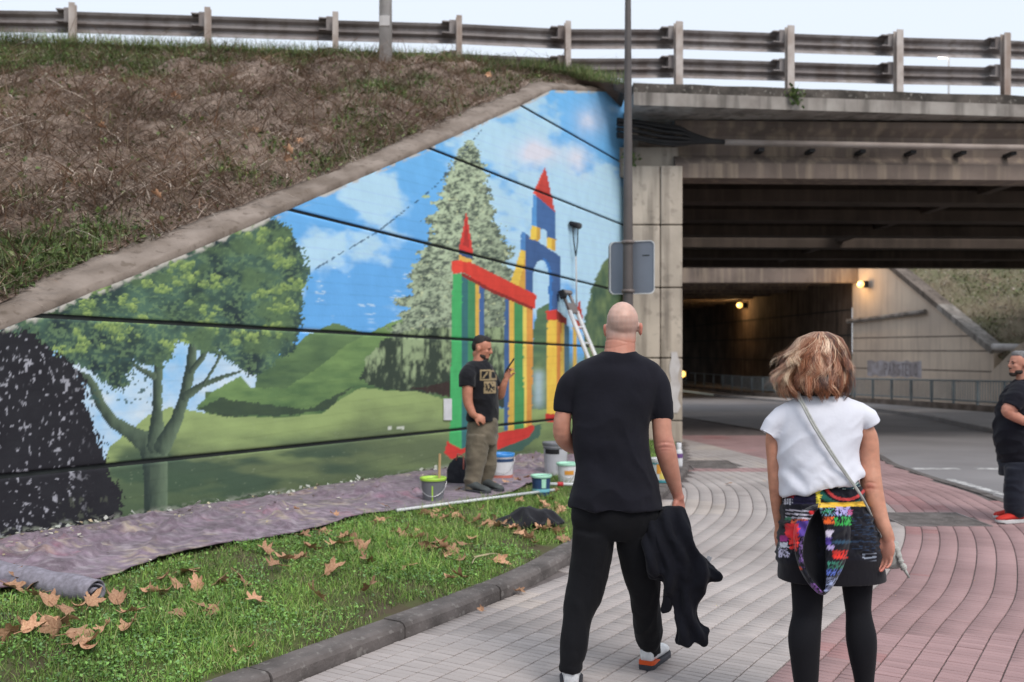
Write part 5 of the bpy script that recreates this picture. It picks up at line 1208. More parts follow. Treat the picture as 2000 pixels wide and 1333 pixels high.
mb = MB(); ax = np.array([wd3, dirl.cross(wd3), dirl]).T; mb.box(lt + dirl * 0.02, (0.38, 0.09, 0.06), ax); mb.box(lt + dirl * 0.30, (0.34, 0.05, 0.18), ax); mb.build('top_bracket', M['steel'], root, bevel=0.008)
mb = MB(); mb.box(lt - wd3 * 0.17 + dirl * 0.06, (0.06, 0.10, 0.14), ax); mb.build('hinge', M['black'], root, bevel=0.01)
tag(root, 'white folding ladder leaning against the mural', 'ladder')
b0, t0, t1 = on_wall(1113, 600, 0.12), on_wall(1116, 502, 0.08), on_wall(1117, 440, 0.06); root = empty('paint_roller', b0)
mb = MB(); mb.tube([b0, t0], 0.013, 8); mb.build('extension_pole', M['pale_pole'], root, smooth=True)
for s_ in (-1, 1):
    mb = MB(); mb.tube([t0, t0.lerp(t1, 0.5) + wd3 * 0.09 * s_, t1 + wd3 * 0.12 * s_], 0.011, 6); mb.build('frame_arm', M['black'], root, smooth=True)
mb = MB(); mb.tube([t1 - wd3 * 0.19, t1 + wd3 * 0.17], [0.04, 0.055], 14); mb.build('roller_sleeve', M['cloth'], root, smooth=True)
tag(root, 'paint roller on an extension pole propped upright above the ladder', 'roller')

# ---------------------------------------------------------------- street pole with sign, seen from behind
Yp = 12.4; Xp = (1226.5 - 1000) / F * Yp; zg = lawn_z(Xp, Yp)
root = empty('street_lamp_pole', (Xp, Yp, zg)); mb = MB(); mb.tube([(Xp, Yp, zg - 0.05), (Xp, Yp, 0.9), (Xp, Yp, 2.9), (Xp, Yp, 6.2), (Xp, Yp, 9.0)], [0.09, 0.069, 0.062, 0.036, 0.03], 20); mb.build('shaft', M['pole'], root, smooth=True)
mb = MB(); mb.tube(catmull([(Xp, Yp, 8.9), (Xp + 0.1, Yp, 9.4), (Xp + 0.6, Yp, 9.6), (Xp + 1.1, Yp, 9.6)], 6), 0.03, 8); mb.build('arm', M['pole'], root, smooth=True)
mb = MB(); mb.box((Xp + 1.35, Yp, 9.6), (0.6, 0.28, 0.12)); mb.build('lamp_head', M['pole'], root, bevel=0.03)
tag(root, 'tall dark grey lamp pole in the grass carrying a sign plate', 'lamp post')
M['sign'] = mat('sign_back_aluminium', (0.20, 0.225, 0.27), (0.175, 0.195, 0.235), rough=0.45, scale=2, bump=0.05, metal=0.25)
rt_ = empty('traffic_sign', (Xp, Yp + 0.09, 2.6)); zc = CH - (522 - HZ) / F * Yp
yaw = math.radians(-22); ca, sa = math.cos(yaw), math.sin(yaw); Wd, Hd, rr_ = 0.575, 0.665, 0.06
out = []
for (sx, sy, a0) in ((1, 1, 0), (-1, 1, 90), (-1, -1, 180), (1, -1, 270)):
    for k in range(7):
        a = math.radians(a0 + 15 * k); out.append((sx * (Wd / 2 - rr_) + rr_ * math.cos(a), sy * (Hd / 2 - rr_) + rr_ * math.sin(a)))
def sg(u, w, d): return (Xp + 0.055 + u * ca - d * sa * -1, Yp + 0.10 + u * sa * 1.0 + d * ca, zc + w)
n = len(out); V = [sg(u, w, d) for d in (0.0, 0.025) for u, w in out]
obj('plate', V, [tuple(range(n - 1, -1, -1)), tuple(range(n, 2 * n))] + [(i, (i + 1) % n, n + (i + 1) % n, n + i) for i in range(n)], M['sign'], rt_)
V = [sg(u * 1.0, w * 1.0, -0.018) for u, w in out] + [sg(u * 0.965, w * 0.97, -0.018) for u, w in out] + [sg(u, w, 0.026) for u, w in out]
obj('rim', V, [(i, (i + 1) % n, n + (i + 1) % n, n + i) for i in range(n)] + [(i, 2 * n + i, 2 * n + (i + 1) % n, (i + 1) % n) for i in range(n)], M['white_metal'], rt_)
for dz in (0.31, -0.30):
    mb = MB(); mb.tube([(Xp, Yp, zc + dz - 0.02), (Xp, Yp, zc + dz + 0.02)], 0.08, 18); mb.build('clamp', M['steel'], rt_, smooth=True)
mb = MB(); mb.add([sg(0.14, 0.14, -0.003), sg(0.23, 0.14, -0.003), sg(0.23, 0.155, -0.003), sg(0.14, 0.155, -0.003)], [(0, 1, 2, 3)]); mb.build('maker_mark', M['groove'], rt_)
tag(rt_, 'grey back of a rounded rectangular traffic sign clamped to the lamp pole', 'sign')

# ---------------------------------------------------------------- small things: bird, weeds on the concrete
p = P(275, 62, 16.8); root = empty('bird', p)
mb = MB(); mb.tube([p + Vector((-0.06, 0, 0.015)), p + Vector((-0.03, 0, 0.012)), p + Vector((0.02, 0, -0.003)), p + Vector((0.07, 0, -0.03))], [0.004, 0.02, 0.018, 0.003], 8); mb.build('body', M['black'], root, smooth=True)
for s_ in (-1, 1):
    mb = MB(); mb.add([p + Vector((-0.02, 0, 0.01)), p + Vector((0.03, 0, 0.0)), p + Vector((0.04, 0.12 * s_, 0.035)), p + Vector((0.0, 0.11 * s_, 0.05))], [(0, 1, 2, 3)]); mb.build('wing', M['black'], root)
tag(root, 'small dark bird flying behind the bank by the guard rail', 'bird')
def weed(c, n, sz, label, seed):
    r = np.random.default_rng(seed); pos = np.array(c) + r.normal(0, 1, (n, 3)) * np.array((0.07, 0.03, 0.07)) * sz
    V, Fs, C = leaves_batch(pos, r, (0.05 * sz, 0.1 * sz), GREEN, 0.9); V2, F2, C2 = blades(np.array(c) + r.normal(0, 0.02, (12, 3)), r, (0.1 * sz, 0.22 * sz), (0.008, 0.012), (0.1, 0.9), GREEN)
    root = empty('weed', c); obj('leaves', np.vstack([V, V2]), np.vstack([Fs, F2 + len(V)]), M['veg'], root, np.vstack([C, C2])); tag(root, label, 'weed')
weed((5.05, fy(5.05) - 0.05, 6.16), 60, 1.1, 'small green weed growing from the bridge edge below a post', 1)
weed((2.2, 18.35, 5.12), 60, 1.0, 'small weed on top of the abutment block', 2)
# ---------------------------------------------------------------- people
def ellip(c, r, ax=None, n=20):
    V = []; 
    for i in range(1, n // 2):
        a = math.pi * i / (n // 2)
        for k in range(n):
            b = 2 * math.pi * k / n; V.append((math.sin(a) * math.cos(b), math.sin(a) * math.sin(b), math.cos(a)))
    m = n // 2 - 1; V.append((0, 0, 1)); V.append((0, 0, -1)); t = m * n
    Fs = [(i * n + k, (i + 1) * n + k, (i + 1) * n + (k + 1) % n, i * n + (k + 1) % n) for i in range(m - 1) for k in range(n)]
    Fs += [(t, k, (k + 1) % n) for k in range(n)] + [(t + 1, (m - 1) * n + (k + 1) % n, (m - 1) * n + k) for k in range(n)]
    V = np.array(V) * np.array(r)
    if ax is not None: V = V @ np.asarray(ax).T
    return V + np.asarray(c), Fs

def rings(rs, n=40, fold=0.0, seed=0, nf=7, e=2.3):
    """closed stack of horizontal ovals: (cx, cy, cz, rx, ry)"""
    V = []; Fs = []
    for i, (cx, cy, cz, rx, ry) in enumerate(rs):
        for k in range(n):
            a = 2 * math.pi * k / n; ca, sa = math.cos(a), math.sin(a)
            q = (abs(ca) ** e + abs(sa) ** e) ** (-1 / e)
            f = 1 + fold * math.sin(nf * a + seed + i * 0.35) + fold * 0.6 * math.sin((nf * 2 - 3) * a - i * 0.5 + seed)
            V.append((cx + rx * q * f * ca, cy + ry * q * f * sa, cz))
    m = len(rs)
    up = rs[-1][2] > rs[0][2]
    for i in range(m - 1):
        for k in range(n):
            f_ = (i * n + k, i * n + (k + 1) % n, (i + 1) * n + (k + 1) % n, (i + 1) * n + k); Fs.append(f_ if up else f_[::-1])
    a, b = tuple(range(n)), tuple(range((m - 1) * n, m * n))
    Fs.append(a[::-1] if up else a); Fs.append(b if up else b[::-1])
    return V, Fs

def dense(rs, k=4):
    return [tuple(v) for v in catmull([np.array(r, float) for r in rs], k)]

def limb(js, n=18, k=5, flat=False):
    """js: (x, y, z, r) joints -> smooth tapered tube with rounded ends"""
    q = catmull([np.array(j, float) for j in js], k); pts = [Vector(v[:3]) for v in q]; r = [float(v[3]) for v in q]
    if flat: return tube(pts, r, n)
    d0 = (pts[0] - pts[1]).normalized(); d1 = (pts[-1] - pts[-2]).normalized()
    pts = [pts[0] + d0 * r[0] * 0.7, pts[0] + d0 * r[0] * 0.4] + pts + [pts[-1] + d1 * r[-1] * 0.4, pts[-1] + d1 * r[-1] * 0.7]
    r = [r[0] * 0.35, r[0] * 0.8] + r + [r[-1] * 0.8, r[-1] * 0.35]
    return tube(pts, r, n)

def blob(name, parts, voxel, smooth, m, parent, color=None, disp=None, iters=None):
    me = bpy.data.meshes.new('tmp'); V = []; Fs = []
    for (v, f) in parts:
        o = len(V); V += [tuple(map(float, q)) for q in v]; Fs += [tuple(int(i) + o for i in g) for g in f]
    me.from_pydata(V, [], Fs); me.update()
    bm = bmesh.new(); bm.from_mesh(me); bmesh.ops.recalc_face_normals(bm, faces=bm.faces); bm.to_mesh(me); bm.free()
    o = bpy.data.objects.new('tmp', me); COL.objects.link(o)
    r = o.modifiers.new('r', 'REMESH'); r.mode = 'VOXEL'; r.voxel_size = voxel; r.adaptivity = 0
    s = o.modifiers.new('s', 'SMOOTH'); s.factor = 0.5; s.iterations = smooth
    dg = bpy.context.evaluated_depsgraph_get(); ev = o.evaluated_get(dg); res = bpy.data.meshes.new_from_object(ev)
    bpy.data.objects.remove(o); bpy.data.meshes.remove(me)
    n = len(res.vertices); co_ = np.empty(n * 3, np.float32); res.vertices.foreach_get('co', co_); co_ = co_.reshape(-1, 3).astype(float)
    no = np.empty(n * 3, np.float32); res.vertices.foreach_get('normal', no); no = no.reshape(-1, 3)
    if disp is not None:
        co_ = disp(co_, no); res.vertices.foreach_set('co', co_.astype(np.float32).ravel()); res.update()
    res.polygons.foreach_set('use_smooth', np.ones(len(res.polygons), bool))
    if color is not None: set_cols(res, color(co_, no))
    res.materials.clear(); res.materials.append(m); res.name = name
    return link(name, res, parent)

def proj(V): return 1000 + F * V[:, 0] / V[:, 1], HZ - (V[:, 2] - CH) * F / V[:, 1]

def head_parts(c, f, s=1.0, up=Vector((0, 0, 1)), ears=True):
    f = Vector(f).normalized(); up = (up - f * up.dot(f)).normalized(); r = f.cross(up); ax = np.array([r, f, up]).T; c = Vector(c)
    def E(rr, ff, uu, a, b, d): return ellip(c + (r * rr + f * ff + up * uu) * s, (a * s, b * s, d * s), ax)
    p = [E(0, -0.005, 0.03, 0.077, 0.098, 0.095), E(0, 0.03, -0.03, 0.062, 0.066, 0.085), E(0, 0.055, -0.088, 0.040, 0.040, 0.030), E(0, 0.100, -0.018, 0.013, 0.022, 0.020), E(0, 0.090, 0.004, 0.009, 0.018, 0.026), E(0, 0.076, 0.022, 0.052, 0.020, 0.013), E(0, 0.090, -0.060, 0.023, 0.011, 0.011), E(0.032, 0.06, -0.02, 0.026, 0.03, 0.025), E(-0.032, 0.06, -0.02, 0.026, 0.03, 0.025), E(0, -0.03, -0.06, 0.055, 0.055, 0.06)]
    if ears:
        for q in (-1, 1): p += [E(q * 0.083, -0.012, -0.012, 0.011, 0.019, 0.031), E(q * 0.086, -0.020, 0.0, 0.010, 0.013, 0.022)]
    return p, (c, f, up, r)

def hand_parts(w, d, nrm, side, curl=0.5, s=1.0, spread=0.08, thumb=0.7):
    """w wrist, d direction of the hand, nrm palm normal, side: thumb direction sign along d x nrm"""
    w, d, nrm = Vector(w), Vector(d).normalized(), Vector(nrm); nrm = (nrm - d * nrm.dot(d)).normalized(); a = d.cross(nrm) * side
    ax = np.array([a, d, nrm]).T; P_ = [ellip(w + d * 0.048 * s, (0.041 * s, 0.056 * s, 0.016 * s), ax), ellip(w + d * 0.02 * s, (0.03 * s, 0.04 * s, 0.018 * s), ax)]
    P_.append(ellip(w + d * 0.04 * s + a * 0.028 * s + nrm * 0.008 * s, (0.018 * s, 0.032 * s, 0.016 * s), ax))
    for i, (L, r) in enumerate(((0.072, 0.0088), (0.080, 0.0092), (0.075, 0.0088), (0.058, 0.0078))):
        o = (0.030 - 0.0195 * i) * s; p = w + d * (0.088 - 0.005 * abs(i - 1.2)) * s + a * o; dd = (d + a * (spread * (1.2 - i))).normalized(); pts = [(*(p - dd * 0.02 * s), r * 1.05 * s)]; ang = 0
        for k, (fr, cu) in enumerate(((0.42, 0.5), (0.33, 1.0), (0.25, 0.7))):
            pts.append((*p, r * s * (1 - 0.08 * k))); ang += curl * cu * (1 + 0.06 * i); p = p + (dd * math.cos(ang) + nrm * math.sin(ang)) * L * fr * s
        pts.append((*p, r * 0.8 * s)); P_.append(limb(pts, 10, 3))
    p = w + d * 0.025 * s + a * 0.03 * s + nrm * 0.004 * s; td = (d * 0.75 + a * thumb + nrm * 0.25).normalized(); p2 = p + td * 0.036 * s; td2 = (d + a * 0.15 + nrm * (0.3 + curl * 0.5)).normalized(); p3 = p2 + td2 * 0.028 * s; p4 = p3 + (td2 + nrm * curl * 0.5).normalized() * 0.022 * s
    P_.append(limb([(*p, 0.014 * s), (*p2, 0.0115 * s), (*p3, 0.010 * s), (*p4, 0.008 * s)], 10, 3)); return P_

def shoe(parent, heel, d, m_up, m_sole, L=0.29, h=0.10, lift=0.0, accent=None, name='shoe', sw=0.05):
    d = Vector((d[0], d[1], 0)).normalized(); s = Vector((-d.y, d.x, 0)); heel = Vector(heel)
    def prof(t): return np.interp(t, [0, 0.06, 0.3, 0.6, 0.8, 0.95, 1.0], [0.024, 0.034, 0.033, 0.043, 0.046, 0.034, 0.012]) * sw / 0.046
    def lf(t): return lift * max(0, 1 - t * 1.45) ** 1.2
    V = []; n = 16; ts = np.linspace(0, 1, 16)
    for t in ts:
        w = float(prof(t)); hh = float(np.interp(t, [0, 0.08, 0.28, 0.45, 0.7, 0.9, 1.0], [h * 0.85, h, h * 0.9, h * 0.72, h * 0.5, h * 0.36, h * 0.18])); c = heel + d * L * t + Vector((0, 0, lf(t) + 0.026))
        for k in range(n):
            a = 2 * math.pi * k / n; V.append(c + s * (w * math.cos(a)) + Vector((0, 0, hh * (0.5 + 0.5 * math.sin(a)))))
    Fs = [(i * n + k, i * n + (k + 1) % n, (i + 1) * n + (k + 1) % n, (i + 1) * n + k) for i in range(15) for k in range(n)] + [tuple(range(n - 1, -1, -1)), tuple(15 * n + k for k in range(n))]
    root = link(name, new_mesh(name, V, Fs, smooth=True), parent); root.data.materials.append(m_up)
    V = []; 
    for t in ts:
        w = float(prof(t)) * 1.1 + 0.002; c = heel + d * (L * t * 1.03 - 0.006) + Vector((0, 0, lf(t)))
        for (a, z) in ((-w, 0.0), (w, 0.0), (w, 0.034), (-w, 0.034)): V.append(c + s * a + Vector((0, 0, z + 0.008 * (t > 0.85) * (z < 0.01))))
    Fs = [(i * 4 + k, i * 4 + (k + 1) % 4, (i + 1) * 4 + (k + 1) % 4, (i + 1) * 4 + k) for i in range(15) for k in range(4)] + [(3, 2, 1, 0), (60, 61, 62, 63)]
    so_ = obj('sole', V, Fs, m_sole, root); so_.modifiers.new('b', 'BEVEL').width = 0.005
    if accent:
        V = []; 
        for t in np.linspace(0, 0.34, 8):
            w = float(prof(t)) * 1.07 + 0.003; c = heel + d * (L * t - 0.004) + Vector((0, 0, lf(t)))
            for (a, z) in ((-w, 0.034), (w, 0.034), (w * 0.98, 0.056 - 0.05 * t), (-w * 0.98, 0.056 - 0.05 * t)): V.append(c + s * a + Vector((0, 0, z)))
        Fs = [(i * 4 + k, i * 4 + (k + 1) % 4, (i + 1) * 4 + (k + 1) % 4, (i + 1) * 4 + k) for i in range(7) for k in range(4)] + [(3, 2, 1, 0), (28, 29, 30, 31)]
        obj('heel_accent', V, Fs, accent, root)
    return root

def skin_mat(name, c):
    m = mat(name, (1, 1, 1), (0.92, 0.86, 0.84), rough=0.48, scale=14, bump=0.12, bscale=180, bdist=0.002, attr=True, spec=0.4)
    b = m.node_tree.nodes['Principled BSDF']; b.inputs['Subsurface Weight'].default_value = 0.08; b.inputs['Subsurface Radius'].default_value = (0.02, 0.008, 0.005); b.inputs['Subsurface Scale'].default_value = 0.3
    return m
M['skin'] = skin_mat('skin', None)
def cloth(name, c, c2=None, rough=0.9, sheen=0.15, bump=0.35, bscale=9, attr=False):
    return mat(name, c, c2 or tuple(q * 0.8 for q in c), rough=rough, scale=5, bump=bump, bscale=bscale, bdist=0.03, sheen=sheen, attr=attr, spec=0.2)
M['tee_black'] = cloth('black_cotton', (0.0112, 0.0110, 0.0175), (0.008, 0.008, 0.0125), bump=0.25, sheen=0.04); M['jogger'] = cloth('black_jersey', (0.0062, 0.0064, 0.0085), bump=0.45, bscale=7, sheen=0.04); M['jacket'] = cloth('navy_black_fleece', (0.006, 0.0065, 0.0115), bump=0.4, sheen=0.04); M['tee_white'] = cloth('white_cotton', (0.69, 0.695, 0.76), (0.66, 0.665, 0.735), bump=0.28, bscale=7); M['legging'] = cloth('black_leggings', (0.008, 0.008, 0.011), bump=0.1, sheen=0.05); M['khaki'] = cloth('khaki_cotton', (0.175, 0.145, 0.105), (0.12, 0.10, 0.072), bump=0.6, bscale=8); M['navy_cloth'] = cloth('dark_navy_jersey', (0.014, 0.016, 0.026)); M['shoe_white'] = mat('white_knit', (0.66, 0.67, 0.68), (0.55, 0.56, 0.58), rough=0.7, scale=30, bump=0.3, bscale=120); M['sole_dark'] = mat('dark_rubber', (0.05, 0.05, 0.06), rough=0.8); M['accent'] = mat('orange_rubber', (0.72, 0.10, 0.02), rough=0.5, bump=0); M['shoe_grey'] = mat('grey_suede', (0.09, 0.10, 0.10), (0.05, 0.055, 0.055), rough=0.9); M['shoe_red'] = mat('red_canvas', (0.55, 0.03, 0.02), rough=0.7); M['sole_white'] = mat('white_rubber', (0.6, 0.6, 0.6), rough=0.7)

def folds(amp, sx, sz, seed, zmask=None, along=(1, 0, 0)):
    def f(V, N):
        u = V[:, 0] * sx + V[:, 2] * sz * 0.6 + V[:, 1] * sx * 0.7; w = V[:, 2] * sz - V[:, 0] * sx * 0.35
        n = 1 - 2 * np.abs(fbm(u, w, seed, 3) - 0.5) * 2
        a = amp if zmask is None else amp * zmask(V)
        return V + N * (a * (n - 0.55))[:, None]
    return f

# ---- bald man walking away with a jacket in his hand
Y0 = 4.68; u0 = Y0 / F
def B(px, py, dy=0.0): return P(px, py, Y0 + dy)
def BR(py, l, r, d, dy=0.0):
    c = B((l + r) / 2, py, dy); return (c.x, c.y, c.z, (r - l) / 2 * u0, d)
def BJ(px, py, dy, r): return (*B(px, py, dy), r * u0)
man = empty('person', (B(1205, 1000).x, Y0, 0.0)); tag(man, 'bald person in black t-shirt and joggers walking away carrying a dark jacket', 'person')
tor = [BR(1010, 1135, 1270, 0.10), BR(970, 1136, 1266, 0.105), BR(900, 1138, 1254, 0.10), BR(830, 1138, 1252, 0.095), BR(770, 1140, 1258, 0.09), BR(735, 1150, 1254, 0.075), BR(714, 1165, 1248, 0.056), BR(698, 1182, 1234, 0.048)]
hp, hf = head_parts(B(1216.5, 640, 0.015), (0.10, 1, 0.06), 0.975, up=Vector((-0.04, 0, 1)))
armL = limb([BJ(1128, 748, 0, 12), BJ(1106, 788, 0.0, 15.5), BJ(1097, 842, 0.01, 17.5), BJ(1112, 868, 0.10, 16.5), BJ(1140, 878, 0.21, 12), BJ(1150, 878, 0.26, 11)])
armR = limb([BJ(1278, 748, 0, 12), BJ(1290, 800, -0.01, 18.5), BJ(1294, 850, -0.02, 19), BJ(1300, 880, -0.015, 20.5), BJ(1310, 920, 0.01, 17.5), BJ(1322, 962, 0.04, 11.5), BJ(1326, 974, 0.045, 11.5)])
hR = hand_parts(B(1326, 970, 0.045), (0.12, 0.06, -1), (-0.75, 0.55, 0), -1, curl=1.15, s=1.02, thumb=0.5)
hL = hand_parts(B(1150, 878, 0.26), (0.5, 0.8, 0.1), (0.1, -0.2, 1), 1, curl=0.8)
neck = limb([BJ(1209, 712, -0.02, 33), BJ(1210, 690, -0.012, 30.5), BJ(1213, 660, 0.0, 29), BJ(1215, 640, 0.01, 27)])
legs_b = [limb([BJ(1158, 1030, 0, 24), BJ(1143, 1150, 0.01, 20), BJ(1121, 1250, -0.05, 14), BJ(1114, 1320, -0.05, 11)]), limb([BJ(1240, 1030, 0.02, 24), BJ(1259, 1150, 0.12, 19), BJ(1267, 1240, 0.28, 13), BJ(1271, 1285, 0.33, 11)])]
def man_skin(V, N):
    x, y = proj(V); n = fbm(x / 9, y / 9, 3, 4)
    C = lin((208, 150, 128))[None] * (0.86 + 0.28 * n)[:, None] * np.ones((len(V), 1))
    hd = smoothstep(668, 640, y)[:, None]; C = C * (1 - hd) + lin((218, 180, 164)) * (0.84 + 0.32 * n[:, None]) * hd
    st = (smoothstep(612, 632, y) * smoothstep(672, 655, y) * (0.5 + 0.5 * fbm(x / 1.2, y / 1.2, 8, 2)))[:, None]; C = C * (1 - 0.5 * st) + lin((160, 142, 136)) * 0.5 * st
    nk = (smoothstep(655, 672, y) * smoothstep(700, 680, y) * (x < 1262))[:, None]; C = C * (1 - 0.5 * nk) + lin((200, 132, 112)) * 0.5 * nk
    el = np.exp(-((x - 1300) / 16) ** 2 - ((y - 872) / 16) ** 2)[:, None]; C = C * (1 - 0.5 * el) + lin((190, 120, 112)) * 0.5 * el
    er = ((np.abs(x - 1216) > 33) & (y < 672))[:, None]; C = np.where(er, lin((206, 134, 116)), C)
    hn = ((x > 1300) & (y > 962))[:, None]; C = np.where(hn, C * np.array((1.05, 0.93, 0.95)), C)
    return C * 0.86
def man_disp(V, N):
    x, y = proj(V); d = np.zeros(len(V))
    for (yy, a, w) in ((667, -0.0030, 1.5), (677, -0.0014, 1.2)):
        d += a * (0.4 + vnoise(x / 12, y * 0 + yy, 3)) * np.exp(-((y - yy - 3.5 * np.sin(x / 14 + yy)) / w) ** 2) * ((x > 1180) & (x < 1245))
    for (yy, a, w) in ((866, -0.0035, 1.4), (871, 0.002, 1.6), (876, -0.003, 1.4), (882, -0.0015, 1.3)):
        d += a * np.exp(-((y - yy + 1.8 * np.cos((x - 1300) / 8)) / w) ** 2) * np.exp(-((x - 1299) / 13) ** 2)
    return V + N * d[:, None]
blob('body', [rings(dense(tor))] + hp + [armL, armR, neck] + hR + hL + legs_b, 0.0048, 4, M['skin'], man, man_skin, man_disp)
tee = [BR(991, 1111, 1292, 0.150), BR(975, 1112, 1289, 0.150), BR(930, 1116, 1281, 0.147), BR(880, 1119, 1274, 0.143), BR(830, 1119, 1272, 0.138), BR(790, 1117, 1280, 0.134), BR(750, 1113, 1291, 0.126), BR(726, 1115, 1291, 0.120), BR(711, 1127, 1283, 0.110), BR(700, 1152, 1262, 0.100, -0.008), BR(692, 1172, 1245, 0.092, -0.014), BR(688, 1175, 1242, 0.088, -0.014)]
slL = limb([BJ(1136, 732, 0, 24), BJ(1118, 750, 0, 26), BJ(1106, 778, 0.005, 22.5), BJ(1102, 804, 0.005, 20)], 24, flat=True)
slR = limb([BJ(1268, 730, 0, 24), BJ(1282, 752, 0, 27), BJ(1288.5, 788, -0.01, 24.5), BJ(1290.5, 820, -0.01, 23)], 24, flat=True)
blob('t_shirt', [rings(dense(tee), 48), slL, slR], 0.0065, 3, M['tee_black'], man, None, folds(0.019, 5.0, 3.4, 5, lambda V: 0.4 + 0.6 * smoothstep(1.45, 1.1, V[:, 2])))
pan = [BR(975, 1120, 1283, 0.120), BR(1000, 1115, 1288, 0.124), BR(1020, 1115, 1287, 0.116), BR(1036, 1120, 1282, 0.098), BR(1052, 1132, 1270, 0.072)]
pl = limb([BJ(1158, 1035, 0, 42), BJ(1153, 1090, 0.015, 40), BJ(1143, 1150, 0.01, 36), BJ(1129, 1200, -0.02, 31.5), BJ(1121, 1250, -0.05, 29.5), BJ(1116, 1282, -0.055, 26.5), BJ(1115, 1291, -0.055, 23), BJ(1114.5, 1308, -0.05, 23)], 24, flat=True)
pr_ = limb([BJ(1242, 1035, 0.02, 41), BJ(1249, 1095, 0.06, 38), BJ(1259, 1150, 0.12, 33), BJ(1264, 1200, 0.20, 29.5), BJ(1267, 1240, 0.28, 27.5), BJ(1268, 1252, 0.30, 25.5), BJ(1270, 1260, 0.32, 22), BJ(1272, 1278, 0.33, 21)], 24, flat=True)
blob('joggers', [rings(dense(pan), 48), pl, pr_], 0.007, 8, M['jogger'], man, None, folds(0.013, 8, 2.6, 9))
g_ = G(1112, 1341); shoe(man, (g_.x, g_.y - 0.155, 0.0), (0.06, 1), M['shoe_white'], M['sole_dark'], L=0.30, h=0.135, lift=0.0, accent=M['accent'])
g_ = G(1266, 1305); shoe(man, (g_.x - 0.02, g_.y - 0.06, 0.0), (0.42, 0.9), M['shoe_white'], M['sole_dark'], L=0.31, h=0.125, lift=0.0, accent=M['accent'])
wc = B(1136, 876, 0.195); mb = MB(); a = (B(1150, 878, 0.26) - B(1112, 868, 0.10)).normalized(); mb.tube([wc - a * 0.012, wc + a * 0.012], 0.034, 20); mb.build('watch_strap', M['black'], man, smooth=True)
# jacket hanging from his right hand
def JR(py, l, r, d, dy): c = B((l + r) / 2, py, dy); return (c.x, c.y, c.z, (r - l) / 2 * u0, d)
jk = [JR(989, 1300, 1332, 0.025, 0.0), JR(996, 1280, 1340, 0.045, -0.01), JR(1010, 1265, 1344, 0.06, -0.03), JR(1035, 1259, 1349, 0.068, -0.05), JR(1062, 1258, 1360, 0.072, -0.06), JR(1090, 1261, 1377, 0.072, -0.06), JR(1112, 1266, 1397, 0.070, -0.06), JR(1126, 1276, 1407, 0.066, -0.06), JR(1136, 1284, 1399, 0.060, -0.06), JR(1148, 1296, 1380, 0.054, -0.06), JR(1158, 1306, 1370, 0.05, -0.06), JR(1182, 1315, 1364, 0.046, -0.06), JR(1210, 1318, 1370, 0.045, -0.06), JR(1232, 1318, 1384, 0.05, -0.06), JR(1248, 1318, 1378, 0.048, -0.06), JR(1259, 1320, 1370, 0.044, -0.06)]
sl2_ = limb([BJ(1306, 1135, -0.05, 14), BJ(1303, 1165, -0.05, 10), BJ(1299, 1190, -0.05, 8.5), BJ(1298, 1196, -0.05, 6)])
flp = limb([BJ(1275, 1020, -0.07, 12), BJ(1268, 1050, -0.09, 14), BJ(1275, 1085, -0.1, 16), BJ(1290, 1120, -0.1, 14)])
def jdisp(V, N):
    x, y = proj(V); a = 0.010 * np.sin((x - 0.25 * y) / 5.2 + 1.5 * np.sin(y / 26)) + 0.008 * np.sin((x + 0.35 * y) / 9.0) + 0.012 * (fbm(x / 14, y / 22, 6) - 0.5)
    return V + N * (a * smoothstep(985, 1015, y))[:, None]
jo_ = blob('jacket', [rings(dense(jk, 3), 56, 0.05, 1.0, 6), sl2_, flp], 0.006, 3, M['jacket'], None, None, jdisp)
tag(jo_, 'dark navy jacket hanging from the hand of the bald walker', 'jacket')
mb = MB(); c = B(1384, 1093, -0.03); mb.box(c, (0.022, 0.004, 0.03), np.array(Matrix.Rotation(0.5, 3, 'Y'))); mb.build('care_label', M['white_plastic'], jo_)

# ---- woman in white t-shirt
Y0 = 4.15; u0 = Y0 / F
wom = empty('person', (B(1603, 1000).x, Y0, 0.0)); tag(wom, 'person with tousled blond-brown bob, white t-shirt and printed garment tied at the waist', 'person')
tor = [BR(1100, 1550, 1695, 0.11), BR(1020, 1548, 1680, 0.105), BR(940, 1552, 1654, 0.08), BR(880, 1548, 1650, 0.08), BR(820, 1545, 1656, 0.075), BR(800, 1556, 1650, 0.06), BR(782, 1578, 1632, 0.045)]
hp, hf = head_parts(B(1601, 712, 0.02), (0.05, 1, 0.03), 0.93, ears=False)
aL = limb([BJ(1532, 818, 0, 12), BJ(1510, 850, 0.01, 13.5), BJ(1511, 900, 0.02, 13), BJ(1513, 940, 0.025, 12.5), BJ(1517, 985, 0.05, 11.5), BJ(1522, 1030, 0.08, 8.5)])
aR = limb([BJ(1672, 815, 0, 13), BJ(1695, 850, 0.0, 17.5), BJ(1699, 900, -0.01, 18.5), BJ(1701, 940, -0.03, 20.5), BJ(1708, 975, -0.05, 19), BJ(1721, 1015, -0.08, 14.5), BJ(1733, 1042, -0.10, 11.5), BJ(1736, 1054, -0.10, 11.5)])
hR = hand_parts(B(1735, 1050, -0.10), (-0.12, 0.0, -1), (-0.80, -0.45, 0.1), 1, curl=0.42, s=0.95, thumb=0.35)
hL = hand_parts(B(1522, 1030, 0.08), (0.05, 0.1, -1), (0.9, 0.3, 0), 1, curl=0.5, s=0.9)
nk_ = limb([BJ(1602, 790, -0.01, 27), BJ(1602, 765, 0, 24), BJ(1602, 735, 0.01, 23)])
